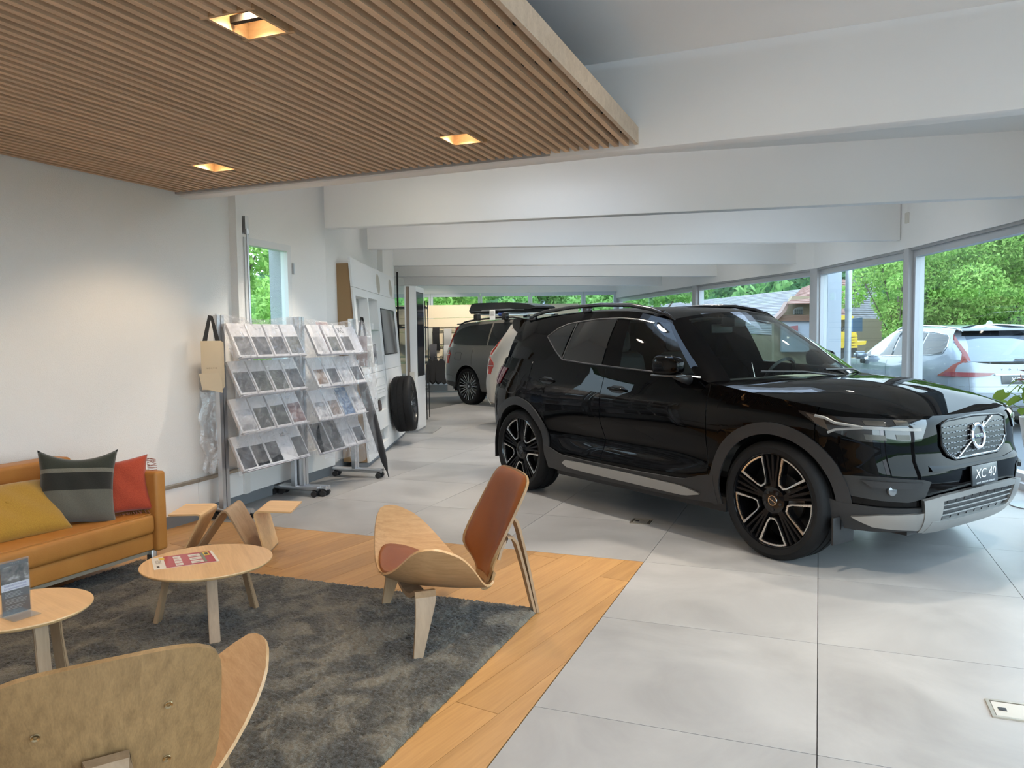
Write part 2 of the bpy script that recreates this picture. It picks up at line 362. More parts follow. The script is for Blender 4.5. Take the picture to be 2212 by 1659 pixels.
for i in range(-6, 22):
    for j in range(-6, 9):
        a0, b0 = WA + (i - 4.7 + .7) * PT - 0 * PT, WB + j * PT
        a0 = WA + (i - 5) * PT
        if a0 + PT / 2 < WA and b0 + PT / 2 < WB: continue
        c_ = ab(a0 + PT / 2, b0 + PT / 2)
        if c_.y < -2.2 or c_.y > 20.6 or c_.x < lw_x(c_.y) - .75: continue
        poly = [tuple(ab(a0 + u * (PT - 2 * g) + g, b0 + v * (PT - 2 * g) + g)[:2]) for u, v in ((0, 0), (0, 1), (1, 1), (1, 0))][::-1]
        poly = rw_clip(poly)
        if len(poly) >= 3: flat('tile', poly, -.028, 0, M_TILE, fl, (c_.x, c_.y, 0))
# ---- oak floor under the lounge: planks laid 10 degrees off the tile grid
wf = empty('floor_oak'); S(wf)
rnd = random.Random(5)
ang = TH + R(10.3); pd = Vector((math.sin(ang), math.cos(ang), 0)); pn = Vector((math.cos(ang), -math.sin(ang), 0))
PWD = .19
for r_ in range(-40, 22):
    off = rnd.uniform(0, 2.2); s = -4.5 - off
    while s < 9:
        L = rnd.uniform(1.5, 2.3)
        cs = [pd * (s + g) + pn * (r_ * PWD + .0008), pd * (s + L - g) + pn * (r_ * PWD + .0008), pd * (s + L - g) + pn * ((r_ + 1) * PWD - .0008), pd * (s + g) + pn * ((r_ + 1) * PWD - .0008)]
        poly = [((c_.dot(dA)), c_.dot(dB)) for c_ in cs]
        for p_, n_ in (((WA - .003, 0), (1, 0)), ((0, WB - .003), (0, 1)), ((-2.2, 0), (-1, 0)), ((0, -4.6), (0, -1))):
            poly = clip_poly(poly, p_, n_)
            if len(poly) < 3: break
        if len(poly) >= 3:
            P3 = [ab(*p_) for p_ in poly]; org = sum(P3, Vector()) / len(P3); vs = []
            loc = [((p_ - org).dot(pd), (p_ - org).dot(-pn)) for p_ in P3]
            ar = sum(loc[i][0] * loc[(i + 1) % len(loc)][1] - loc[(i + 1) % len(loc)][0] * loc[i][1] for i in range(len(loc)))
            if ar < 0: loc = loc[::-1]
            if abs(ar) > .002:
                o = flat('plank', loc, -.028, .0005, M_PLANK, wf, (0, 0, 0)); o.location = org; o.rotation_euler = (0, 0, math.atan2(pd.y, pd.x))
        s += L
# ---- ceiling, beams
_cp = [(-5.95, -2.7)] + [(x + .05, y) for x, y in RW] + [(-3.25, 20.5), (-2.85, 11.65)] + [(x - .2, y) for x, y in LW[::-1]]
SKY = [(.25, 6.15, -17), (.45, 8.25, -7), (.75, 10.6, 1), (.9, 12.9, 7), (.7, 15.3, 10), (.2, 17.9, 0), (2.9, 10.7, 1), (2.6, 8.0, -7)]     # roof lights between the beams: centre x, y, turn
def _rect(x, y, t, h): return [Vector((x, y, 0)) + Matrix.Rotation(R(t), 3, 'Z') @ Vector((sx_ * h, sy_ * h * .8, 0)) for sx_, sy_ in ((-1, -1), (1, -1), (1, 1), (-1, 1))]
ce = empty('ceiling'); S(ce); _cb = bmesh.new()
for z_ in (CEIL, CEIL + .06):
    es = []
    for lp_ in [[Vector((x, y, 0)) for x, y in _cp]] + [_rect(*q, .55) for q in SKY]:
        vs = [_cb.verts.new((p.x, p.y, z_)) for p in lp_]; es += [_cb.edges.new((vs[i], vs[(i + 1) % len(vs)])) for i in range(len(vs))]
    bmesh.ops.triangle_fill(_cb, use_beauty=True, use_dissolve=False, edges=es)
bmobj('ceiling_board', _cb, M_WHITE, ce)
for q in SKY:
    r0 = _rect(*q, .55); r1 = _rect(*q, .62); sb = bmesh.new(); L_ = [[sb.verts.new((p.x, p.y, z_)) for p in r_] for r_, z_ in ((r0, CEIL), (r0, CEIL + .30), (r1, CEIL + .30), (r1, CEIL + .05))]
    for A_, B_ in zip(L_, L_[1:]):
        for i in range(4): sb.faces.new((A_[i], A_[(i + 1) % 4], B_[(i + 1) % 4], B_[i]))
    bmobj('roof_light_curb', sb, M_WHITE, ce); mesh('roof_light_pane', [(p.x, p.y, CEIL + .29) for p in r0], [(0, 1, 2, 3)], thin_glass('roof_light_opal', (.92, .95, 1.), .05), ce)
BEAMS = [((-2.7, 5.98), (5.2, 2.7), .13), ((-1.80, 7.62), (4.62, 6.17), .12), ((-1.72, 9.45), (4.57, 9.20), .12), ((-1.75, 11.65), (4.58, 12.19), .12),
         ((-2.8, 13.61), (3.98, 14.63), .12), ((-2.9, 15.82), (3.35, 17.2), .12)]
for p0, p1, t in BEAMS:
    o0, d, L = seg(p0, p1); n = Vector((-d.y, d.x, 0))
    b_ = obox('beam', o0, d, n, 0, L, 0, t, BEAM_Z, CEIL + .01, M_BEAM, None, .012); S(b_)
# ---- left wall (facets) with skirting
wl = empty('wall_left'); S(wl)
for p0, p1 in zip(LW, LW[1:]):
    o0, d, L = seg(p0, p1); n = Vector((-d.y, d.x, 0))
    if p0 == LW[1]:   # the facet with the window: opening s .72-1.41, z .95-2.24
        for s0, s1, z0, z1 in ((0, .72, 0, CEIL), (1.41, L, 0, CEIL), (.72, 1.41, 0, .95), (.72, 1.41, 2.24, CEIL)):
            obox('wall_panel', o0, d, n, s0, s1, 0, .20, z0, z1, M_WALL, wl)
    else: obox('wall_panel', o0, d, n, 0, L, 0, .28, 0, CEIL, M_WALL, wl)
bl = empty('baseboard_left'); S(bl)
for p0, p1 in zip(LW, LW[1:]):
    o0, d, L = seg(p0, p1); n = Vector((d.y, -d.x, 0)); obox('skirting', o0, d, n, 0, L, 0, .018, 0, .095, M_GREY_SK, bl)
# low white heater casing with a metal rail on top, from behind the sofa to the corner
tr = empty('trim_1'); S(tr)
for p0, p1, s0, s1 in ((LW[0], LW[1], 4.2, None), (LW[1], LW[2], 0, None)):
    o0, d, L = seg(p0, p1); n = Vector((d.y, -d.x, 0)); s1 = s1 or L
    obox('casing_panel', o0, d, n, s0, s1, .018, .05, .10, .30, M_WHITE, tr); obox('rail', o0, d, n, s0, s1 if p0 == LW[0] else .95, .016, .062, .30, .322, P('bronze_rail', (.42, .36, .29), .35, .8), tr)
    if p0 == LW[1]:
        obox('raised_panel', o0, d, n, .86, 1.6, .05, .068, .24, .30, M_WHITE, tr)
# post, window and crank rod on the second facet
o0, d, L = seg(LW[1], LW[2]); n = Vector((d.y, -d.x, 0))
S(obox('trim_2', o0, d, n, .54, .615, 0, .07, .1, CEIL, M_WALL))
M_WFR = P('white_window_frame', (.74, .74, .73), .4)
wn = empty('window_1'); S(wn)
def frame(parent, o0, d, n, s0, s1, z0, z1, w_, o_0, o_1, mat, glass=True, name='frame_bar', gl=None, ww=None):
    ww = ww or (w_, w_, w_, w_)  # left right bottom top
    obox(name, o0, d, n, s0, s0 + ww[0], o_0, o_1, z0, z1, mat, parent); obox(name, o0, d, n, s1 - ww[1], s1, o_0, o_1, z0, z1, mat, parent)
    obox(name, o0, d, n, s0 + ww[0], s1 - ww[1], o_0, o_1, z0, z0 + ww[2], mat, parent); obox(name, o0, d, n, s0 + ww[0], s1 - ww[1], o_0, o_1, z1 - ww[3], z1, mat, parent)
    if glass:
        m_ = (o_0 + o_1) / 2
        obox('pane', o0, d, n, s0 + ww[0] - .004, s1 - ww[1] + .004, m_ - .004, m_ + .004, z0 + ww[2] - .004, z1 - ww[3] + .004, M_GLASS, parent)
frame(wn, o0, d, n, .72, 1.41, .95, 2.24, .06, -.06, .012, M_WFR)
obox('window_sill', o0, d, n, .68, 1.45, -.05, .05, .92, .95, M_WFR, wn)
obox('hinge', o0, d, n, 1.435, 1.455, 0, .02, 1.98, 2.08, M_ALU, wn)
obox('window_reveal', o0, d, n, 1.404, 1.412, -.22, -.062, .95, 2.24, plaster('exterior_render', (.36, .37, .38), 90., .8, .01), wn); obox('window_reveal', o0, d, n, .716, .724, -.20, -.062, .95, 2.24, plaster('exterior_render', (.36, .37, .38), 90., .8, .01), wn)
ck = empty('blind_crank', tuple(o0 + d * .665 + n * .05), 0, 'grey blind crank rod hanging beside the small white window', 'crank')
obox('bracket', (0, 0, 0), d, n, -.02, .025, -.05, .03, 2.26, 2.40, M_ALU, ck); tube('rod', [n * .03 + Vector((0, 0, 2.3)), n * .03 + d * .012 + Vector((0, 0, 1.2))], .011, M_ALU, ck)
lathe('joint', [(.0, -.02), (.02, -.02), (.02, .02), (0, .02)], M_ALU, ck, 12, 'Z', Matrix.Translation(n * .03 + Vector((0, 0, 2.27))))
# second crank post further along, half hidden by the accessory display
o3, d3, L3 = seg(LW[3], LW[4]); n3 = Vector((d3.y, -d3.x, 0))
S(obox('trim_3', o3, d3, n3, 1.02, 1.09, 0, .07, .1, CEIL, M_WALL))
# ---- right glass front: fascia, posts, frames, panes
fr_ = empty('wall_right'); S(fr_)
NAMES = iter(range(2, 30))
for i, (p0, p1) in enumerate(zip(RW, RW[1:])):
    o0, d, L = seg(p0, p1); n = Vector((-d.y, d.x, 0))
    obox('fascia', o0, d, n, 0, L, 0, -.3, HEAD, CEIL, M_WHITE, fr_)
    wi = empty('window_%d' % next(NAMES)); S(wi)
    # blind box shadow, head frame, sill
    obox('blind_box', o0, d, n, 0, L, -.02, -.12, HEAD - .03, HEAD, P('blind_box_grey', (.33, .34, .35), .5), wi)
    nb = 1
    for q in range(nb):
        s0 = L * q / nb + .07; s1 = L * (q + 1) / nb - .07
        frame(wi, o0, d, n, s0, s1, .0, HEAD - .03, .05, -.15, -.05, M_FRAME, True, 'frame_bar', None, (.05, .05, .12, .07))
    obox('window_sill', o0, d, n, .02, L - .02, -.05, .03, 0, .06, M_FRAME, wi)
M_POST = P('post_grey', (.46, .47, .48), .5)
for j, p in enumerate(RW):
    pw = {4: .21, 5: .17}.get(j, .13)
    q0 = RW[max(j - 1, 0)]; q1 = RW[min(j + 1, len(RW) - 1)]; _, d, _ = seg(q0, q1); n = Vector((-d.y, d.x, 0))
    S(obox('pillar', Vector((*p, 0)), d, n, -pw / 2, pw / 2, .01, -.16, 0, HEAD, M_POST, None, .008))
S(obox('trim_4', Vector((*RW[3], 0)), Vector((0, 1, 0)), Vector((-1, 0, 0)), -.05, .02, -.04, .02, 2.62, 2.74, P('sensor_beige', (.66, .64, .58), .6)))
# ---- far wall: strip of windows
BY = 20.3
bw = empty('wall_back'); S(bw)
p0 = Vector((-3.3, BY, 0)); d = Vector((1, 0, 0)); n = Vector((0, -1, 0))
obox('wall_panel', p0, d, n, 0, 6.1, 0, -.25, 0, .9, M_WHITE, bw); obox('fascia', p0, d, n, 0, 6.1, .06, -.25, 2.50, CEIL, M_WHITE, bw)
wx = [-3.25, -2.08, -.80, .50, 1.88, 2.72]
for a_, b_ in zip(wx, wx[1:]):
    wi = empty('window_%d' % next(NAMES)); S(wi)
    frame(wi, Vector((0, BY, 0)), d, n, a_ + .005, b_ - .005, .9, 2.50, .05, -.06, .03, P('far_frame', (.55, .60, .66), .4, .2), True, 'frame_bar', None, (.05, .05, .06, .09))
# side wall of the wider far part of the hall, wall behind the camera
_o, _d, _l = seg((-2.78, 11.65), (-3.15, 20.4)); S(obox('wall_far_left', _o, _d, Vector((-_d.y, _d.x, 0)), 0, _l, 0, .1, 0, CEIL, M_WHITE)); S(box('wall_far_return', (-2.85, 11.60, 0), (-1.74, 11.70, CEIL), M_WHITE))
fw0 = Vector((-5.9, -2.6, 0)); wf0 = empty('wall_front'); S(wf0); obox('fascia', fw0, Vector((1, 0, 0)), Vector((0, -1, 0)), 0, 7.4, 0, .2, HEAD, CEIL, M_WHITE, wf0)
for q in range(5):   # the glazed shop front behind the viewer
    if q < 4: obox('wall_panel', fw0, Vector((1, 0, 0)), Vector((0, -1, 0)), 1.48 * q, 1.48 * (q + 1), 0, .2, 0, HEAD, M_WALL, wf0); continue
    wi = empty('window_%d' % next(NAMES)); S(wi); frame(wi, fw0, Vector((1, 0, 0)), Vector((0, -1, 0)), 1.48 * q, 1.48 * q + 1.47, 0, HEAD, .06, .02, .10, M_FRAME, True, 'frame_bar', None, (.06, .06, .1, .06))
# ---- slatted oak ceiling over the lounge
SZ = 2.472
M_ASHE = wood('ash_edge', (.66, .52, .38), (.53, .40, .28), .5, 0)
sl = empty('slatted_ceiling', (0, 0, 0), 0, 'suspended ceiling of slim oak slats over the lounge', 'ceiling panel')
boxes = [(2.16, -1.945), (3.89, -1.945), (3.88, -3.67), (2.16, -3.67), (.43, -1.945), (.43, -3.67)]     # recessed light boxes  a, b (0.2 x 0.165)
rz = PI / 2 - TH
slat_me = {}
def slat(a0, a1, b_):
    L = round(a1 - a0, 3)
    if L not in slat_me:
        bm = bmesh.new(); add_box(bm, (-L / 2, -.014, 0), (L / 2, .014, .052)); me = bpy.data.meshes.new('slat'); bm.to_mesh(me); bm.free(); me.materials.append(M_ASH); slat_me[L] = me
    o = bpy.data.objects.new('slat', slat_me[L]); C.objects.link(o); o.parent = sl; o.location = ab((a0 + a1) / 2, b_, SZ); o.rotation_euler = (0, 0, rz)
A0, A1 = -2.4, 4.515
nb = int((4.43 - 1.0) / .06)
for i in range(nb + 1):
    b_ = -1.048 - i * .06
    cuts = sorted((a - .014, a + .214) for a, bb in boxes if bb - .022 < b_ < bb + .165 + .022)
    s = A0
    for c0, c1 in cuts: slat(s, c0, b_); s = c1
    slat(s, A1, b_)
for (a, bb) in boxes:
    for lo, hi in (((-.014, -.03), (0, .195)), ((.2, -.03), (.214, .195)), ((0, -.012), (.2, 0)), ((0, .165), (.2, .177))):
        bm = bmesh.new(); vs = []
        add_box(bm, (lo[0], lo[1], 0), (hi[0], hi[1], .085), Matrix(((dA.x, dB.x, 0, ab(a, bb).x), (dA.y, dB.y, 0, ab(a, bb).y), (0, 0, 1, SZ + .002), (0, 0, 0, 1))))
        bmesh.ops.reverse_faces(bm, faces=bm.faces[:]); bmobj('light_box_side', bm, wood('light_box_oak', (.60, .40, .22), (.5, .32, .17), .5, 0), sl)
M_BATT = P('batten_dark', (.018, .015, .013), .8)
for t in range(17):
    a = 4.30 - t * .405; o = obox('batten', ab(a, 0), dB, dA, -4.42, -1.03, -.012, .012, SZ + .026, SZ + .05, M_BATT, sl)
obox('edge_trim', ab(4.515, 0), dB, dA, -4.44, -.99, 0, .035, SZ - .012, SZ + .03, P('trim_grey', (.40, .39, .38), .6), sl)
obox('edge_board', ab(0, 0), dB, dA, -1.0, -.978, A0, 4.515, SZ, SZ + .098, M_ASHE, sl)
obox('backing_board', ab(0, 0), dB, dA, -4.43, -1.0, A0, 4.5, SZ + .089, SZ + .096, P('backing_brown', (.10, .075, .055), .9), sl)
DLN = ['nearest the top edge of the frame, upper middle', 'by the outer corner of the slats', 'by the wall corner of the slats', 'over the sofa', 'above the near chair', 'above the viewer']
for (a, bb), dln in zip(boxes, DLN):
    c_ = ab(a + .1, bb + .0825, SZ + .080)
    lp = empty('recessed_downlight', tuple(c_), 0, 'round recessed downlight in square slat opening, ' + dln, 'light', 'downlights in the slatted ceiling')
    lathe('trim_ring', [(.062, 0), (.075, -.004), (.075, .006), (.062, .006)], M_BLK, lp, 24, cap=False); lathe('lens', [(0, .004), (.062, .004), (.062, .006), (0, .006)], P('lamp_lens', (1, .72, .42), .4, emit=14.), lp, 24)
    spot('downlight_lamp', tuple(c_ - Vector((0, 0, .012))), tuple(c_ - Vector((0, 0, 2))), 40, 118, .5, (1.0, .74, .46), .04)
# ---- downlights between the beams and the two added ones: fixtures
lens = P('spot_lens', (1, .9, .76), .4, emit=60.)
BAY = lambda y: 'over the near grey tiles' if y < 4.3 else 'between first and second beam' if y < 7.1 else 'between second and third beam' if y < 9.3 else 'between third and fourth beam' if y < 11.8 else 'between fourth and fifth beam' if y < 14.2 else 'beyond the fifth beam'
_ct = {}
for i, p in enumerate(LAMPS):
    _k = BAY(p.y - .2 * abs(p.x) * 0); _j = _ct[_k] = _ct.get(_k, 0) + 1
    lp = empty('ceiling_spotlight', (p.x, p.y, CEIL), 0, 'round white ceiling spotlight %s, %s of its bay' % (_k, ['first', 'second', 'third', 'fourth', 'fifth', 'sixth', 'seventh', 'eighth'][_j - 1]), 'light', 'ceiling spotlights between beams')
    lathe('lamp_body', [(.0, .0), (.075, .0), (.075, -.04), (.058, -.04), (.055, -.02), (0, -.02)], M_WHITE, lp, 20); lathe('lens', [(0, -.022), (.052, -.022), (.052, -.03), (0, -.03)], lens, lp, 16)
for i, (p, a_) in enumerate(ADDED_FILL):  # housings of the added fill lights, out of view
    lp = empty('added_beam_fill', (p[0], p[1], CEIL), 0, 'added white fill light %s, %s of the row' % (BAY(p[1]), ['first', 'second', 'third'][i % 3]), 'light', 'added beam fill lights'); dv = (Vector((a_[0], a_[1], 2.62)) - Vector((p[0], p[1], 2.78))).normalized()
    tube('stem', [(0, 0, 0), (0, 0, -.12)], .008, M_WHITE, lp, 8); lathe('can', [(0, -.11), (.04, -.11), (.04, -.02), (.036, -.02), (.03, -.03), (0, -.03)], M_WHITE, lp, 16, 'Z', Matrix.Translation((0, 0, -.18)) @ dv.to_track_quat('Z', 'Y').to_matrix().to_4x4())
# ---- floor power boxes
def floor_box(a, b_, label):
    o = empty('floor_socket', tuple(ab(a, b_, .0)), -TH, label, 'socket'); w_ = .075
    bm = bmesh.new()
    for lo, hi in (((-w_, -w_, 0), (w_, -w_ + .012, .006)), ((-w_, w_ - .012, 0), (w_, w_, .006)), ((-w_, -w_ + .012, 0), (-w_ + .012, w_ - .012, .006)), ((w_ - .012, -w_ + .012, 0), (w_, w_ - .012, .006))): add_box(bm, lo, hi)
    bmobj('rim', bm, P('brass_steel', (.55, .50, .42), .35, 1.), o); box('lid', (-w_ + .016, -w_ + .016, 0), (w_ - .016, w_ - .016, .004), P('lid_steel', (.62, .58, .52), .45, .8), o)
    box('cable_slot', (-.045, -.012, .004), (-.018, .012, .0055), M_BLK, o); box('hinge_slot', (w_ - .024, -.05, .004), (w_ - .018, .05, .0052), M_BLK, o)
for px in ((0.945, 5.68, 'brass square floor socket near the oak floor corner, ahead of black car'), (1.80, 2.745, 'square steel floor socket in the near grey tiles, right of frame')):
    v = Vector((px[0], px[1], 0)); floor_box(v.dot(dA), v.dot(dB), px[2])
# ================================================================== LOUNGE
# ---- rug
k = NT('rug_pile'); mp = k.coords('Object', (1., 1., 1.)); n1 = k.n('TexNoise', i_Scale=5.2, i_Detail=7., i_Distortion=.9); k.l(k.coords('Object', (1., 1.3, 1), (0, 0, -.35)), n1.inputs[0])
n2 = k.n('TexNoise', i_Scale=230., i_Detail=2.); k.l(mp, n2.inputs[0]); mx = k.n('Math', operation='MULTIPLY_ADD', _1=.26); k.l(n2.outputs[0], mx.inputs[0]); k.l(n1.outputs[0], mx.inputs[2])
rp = k.ramp(mx, [(.50, (.024, .021, .014)), (.62, (.052, .047, .034)), (.74, (.130, .118, .088))]); k.l(rp, k.b.inputs['Base Color']); k.b.inputs['Roughness'].default_value = 1.; k.b.inputs['Sheen Weight'].default_value = .25
k.bump(n2.outputs[0], .8, .004); M_RUG = k.m
rug = empty('rug', tuple(ab(2.0, -2.6, 0)), rz, 'mottled grey green deep pile rug under the side tables', 'rug')
box('backing', (-1.69, -1.29, .0006), (1.615, 1.335, .010), P('rug_backing', (.07, .07, .06), 1.), rug)
def np_grid(name, X, Y, Z, mat, parent):
    n, m = X.shape; me = bpy.data.meshes.new(name); me.vertices.add(n * m); me.vertices.foreach_set('co', np.stack([X, Y, Z], -1).astype(np.float32).ravel())
    i = np.arange(n * m).reshape(n, m); q = np.stack([i[:-1, :-1], i[1:, :-1], i[1:, 1:], i[:-1, 1:]], -1).reshape(-1, 4); nq = len(q)
    me.loops.add(nq * 4); me.loops.foreach_set('vertex_index', q.ravel().astype(np.int32)); me.polygons.add(nq); me.polygons.foreach_set('loop_start', np.arange(0, nq * 4, 4, dtype=np.int32)); me.polygons.foreach_set('loop_total', np.full(nq, 4, np.int32))
    me.update(); me.validate(); return link(name, me, mat, parent, True)
rs = np.random.RandomState(3); gx = np.linspace(-1.70, 1.62, 460); gy = np.linspace(-1.30, 1.345, 370); X, Y = np.meshgrid(gx, gy, indexing='ij')
Z = .018 + rs.uniform(-.0045, .0045, X.shape); ed = np.minimum(np.minimum(X - gx[0], gx[-1] - X), np.minimum(Y - gy[0], gy[-1] - Y)); Z = np.where(ed < .004, .004, np.where(ed < .012, .013, Z))
X = X + rs.uniform(-.0035, .0035, X.shape); Y = Y + rs.uniform(-.0035, .0035, Y.shape)
tag(np_grid('pile', X, Y, Z, M_RUG, rug), kind='stuff')
RZ_ = .019
# ---- sofa
M_TAN = leather('tan_leather', (.50, .225, .055), (.41, .17, .04), .42)
so = empty('sofa', (-2.09, 4.54, 0), 0, 'tan leather sofa with slim arms against the white wall', 'sofa', rot=(0, 0, PI / 2 - R(23)))
# local x = along the sofa (far end is 0), local y = left of it, so the room side is -y
def sbox(name, s0, s1, o0, o1, z0, z1, bev, mat=M_TAN, par=so): return box(name, (s0, -o1, z0), (s1, -o0, z1), mat, par, bev, 4)
sbox('arm', -.02, .06, -.74, .0, .14, .612, .018); sbox('arm', -2.06, -1.98, -.74, 0, .14, .612, .018)
sbox('base', -1.98, -.02, -.72, -.03, .15, .25, .012)
sbox('seat_cushion', -1.975, -.025, -.60, .0, .252, .372, .03)
bm = bmesh.new(); add_box(bm, (-1.975, .58, .34), (-.10, .74, .69)); bmesh.ops.bevel(bm, geom=bm.edges[:], offset=.025, segments=4, profile=.5, affect='EDGES'); bmobj('backrest', bm, M_TAN, so, True, 35)
for i in range(7):
    x = -.30 - .27 * i; lathe('button', [(0, -.006), (.013, -.005), (.015, 0), (.012, .002), (0, .002)], M_TAN, so, 14, 'Z', Matrix.Translation((x, .578, .58)) @ Matrix.Rotation(R(-90), 4, 'X'))
for x, y in ((-.02, .05), (-1.97, .05), (-.02, .68), (-1.97, .68)): box('leg', (x - .02, y - .02, RZ_ - .008 if y < .5 else .0008), (x + .02, y + .02, .15), M_SILV, so, .002)
sbox('rail', -1.98, -.02, -.10, -.055, .125, .15, 0, P('sofa_rail', (.33, .28, .21), .5))
# seams
for z in (.366,): tube('seam', [(-1.95, .012, .3725), (-.05, .012, .3725)], .002, M_TAN, so, 6)
def cushion(name, w_, h_, t_, mat, loc, face, tilt, roll, label, n=26, pinch=.09, piping=None, par=None, sag=0.):
    """face = horizontal direction the front looks at; tilt = lean back; roll = turn in its plane"""
    G1, G2 = [], []
    for i in range(n + 1):
        r1, r2 = [], []
        for j in range(n + 1):
            u, v = -1 + 2 * i / n, -1 + 2 * j / n
            x = w_ / 2 * u * (1 - pinch * (1 - v * v) * abs(u)); y = h_ / 2 * v * (1 - pinch * (1 - u * u) * abs(v))
            th = t_ / 2 * ((1 - u**4) * (1 - v**4)) ** .55; wr = .004 * math.sin(9 * u + 5 * v) * (1 - u * u) * (1 - v * v)
            y -= sag * (1 - u * u) * (v + 1) / 2
            r1.append((x, y, th + wr)); r2.append((x, y, -th + wr))
        G1.append(r1); G2.append(r2)
    f = Vector((face[0], face[1], 0)).normalized(); zax = (f * math.cos(tilt) + Vector((0, 0, 1)) * math.sin(tilt)).normalized(); up = Vector((0, 0, 1)); xax = up.cross(zax).normalized(); yax = zax.cross(xax)
    m = Matrix((xax, yax, zax)).transposed().to_4x4() @ Matrix.Rotation(roll, 4, 'Z')
    root = empty(name, loc, 0, label, 'cushion', rot=m.to_euler())
    bm = bmesh.new(); add_grid(bm, G1, True); add_grid(bm, G2); bmesh.ops.remove_doubles(bm, verts=bm.verts[:], dist=1e-5); bmesh.ops.recalc_face_normals(bm, faces=bm.faces[:])
    bmobj('cover', bm, mat, root, True); return root
sd = Vector((math.sin(R(23)), math.cos(R(23)), 0)); sn = Vector((math.cos(R(23)), -math.sin(R(23)), 0)); SO = Vector((-2.09, 4.54, 0))
def sp(s, o, z): return tuple(SO + sd * s + sn * o + Vector((0, 0, z)))
# striped wool
k = NT('striped_wool'); tcn = k.n('TexCoord'); sxz = k.n('SeparateXYZ'); k.l(tcn.outputs['Object'], sxz.inputs[0]); mr = k.n('MapRange', _1=-.25, _2=.25); k.l(sxz.outputs['Y'], mr.inputs[0])
rp = k.n('ValToRGB'); rp.color_ramp.interpolation = 'CONSTANT'; st = [(0, (.135, .13, .105)), (.46, (.022, .022, .018)), (.655, (.20, .19, .15)), (.70, (.032, .038, .027))]
while len(rp.color_ramp.elements) < 4: rp.color_ramp.elements.new(.5)
for e, (p_, c_) in zip(rp.color_ramp.elements, st): e.position = p_; e.color = (*c_, 1)
k.l(mr, rp.inputs[0]); nz = k.n('TexNoise', i_Scale=300., i_Detail=2.); k.l(tcn.outputs['Object'], nz.inputs[0]); mm = k.n('MixRGB', blend_type='MULTIPLY'); mm.inputs[0].default_value = .5; k.l(rp, mm.inputs[1]); k.l(nz.outputs[0], mm.inputs[2])
gm = k.n('Gamma', _1=.95); k.l(mm, gm.inputs[0]); k.l(gm, k.b.inputs['Base Color']); k.b.inputs['Roughness'].default_value = 1.; k.b.inputs['Sheen Weight'].default_value = .2; k.bump(nz.outputs[0], .5, .002); M_STR = k.m
camdir = lambda s, o: (Vector((0, 0, 0)) - Vector(sp(s, o, 0))).normalized()
cushion('cushion_striped', .40, .43, .14, M_STR, sp(-.335, -.245, .565), camdir(-.4, -.3), R(16), R(-4), 'dark green cushion with light and black stripes', pinch=.11, sag=.035)
rc = cushion('cushion_red', .43, .33, .12, fabric('red_wool', (.48, .075, .03), (.36, .045, .02), 260.), sp(-.155, -.20, .530), camdir(-.1, -.2), R(10), R(5), 'orange red wool cushion with fringe, leaning on the sofa arm', pinch=.12)
bm = bmesh.new(); rf = random.Random(2)
for i in range(64):
    e = i / 64
    if i < 40: p = Vector((.205, -.15 + .30 * i / 40, -.012)); dv = Vector((.05, rf.uniform(-.02, .01), rf.uniform(-.02, .02)))
    else: p = Vector((-.02 + .23 * (i - 40) / 24, -.155, -.006)); dv = Vector((rf.uniform(-.01, .03), -.028, rf.uniform(-.01, .03)))
    add_tube(bm, [p, p + dv * .5 + Vector((0, rf.uniform(-.006, .006), .006)), p + dv], .0022, 4)
tag(bmobj('fringe', bm, fabric('fringe_wool', (.42, .16, .11), (.25, .09, .06), 200.), rc, True), kind='stuff')
mc = cushion('cushion_mustard', .54, .38, .13, fabric('mustard_wool', (.42, .24, .03), (.33, .18, .02), 300.), sp(-.69, -.33, .492), tuple(sn - sd * .12), R(50), R(0), 'mustard yellow wool cushion with a button in its middle', pinch=.05)
lathe('button', [(0, .012), (.012, .010), (.016, .004), (.012, 0), (0, 0)], fabric('mustard_wool', (.42, .24, .03), (.33, .18, .02)), mc, 14, 'Z', Matrix.Translation((.0, .02, .058)))
# ---- round three-legged tables
M_LEG = wood('oak_leg', (.38, .255, .15), (.28, .18, .10), .45, 2)
def side_table(loc, D, h, rot, label):
    t = empty('side_table', loc, rot, label, 'table', 'round oak side tables')
    lathe('tabletop', [(0, h - .016), (D / 2 - .012, h - .016), (D / 2 - .002, h - .008), (D / 2, h - .004), (D / 2 - .001, h), (0, h)], M_OAKX, t, 72, 'Z', None, 30)
    for kk in range(3):
        a = 2 * PI * kk / 3; ca, sa = math.cos(a), math.sin(a); r1 = .835 * D / 2
        prof = [(.05, h - .040), (r1 * .62, h - .040), (r1 * .74, h - .046), (r1 * .79, h - .075), (r1 * .83, h * .6), (r1, RZ_ - .008)]
        inner = [(.05, h - .017), (r1 * .70, h - .017), (r1 * .84, h - .030), (r1 * .865, h - .075), (r1 * .90, h * .6), (r1 + .026, RZ_ - .008)]
        poly = prof + inner[::-1]; prism('leg', poly, -.0235, .0235, M_LEG, t, 'XZ', .003, Matrix.Rotation(a, 4, 'Z'))
    return t
side_table((-1.475, 3.685, 0), .60, .325, R(-64), 'low round oak table with a red price list on top')
side_table((-1.79, 2.775, 0), .46, .42, R(-38), 'smaller round oak table carrying an acrylic info stand')
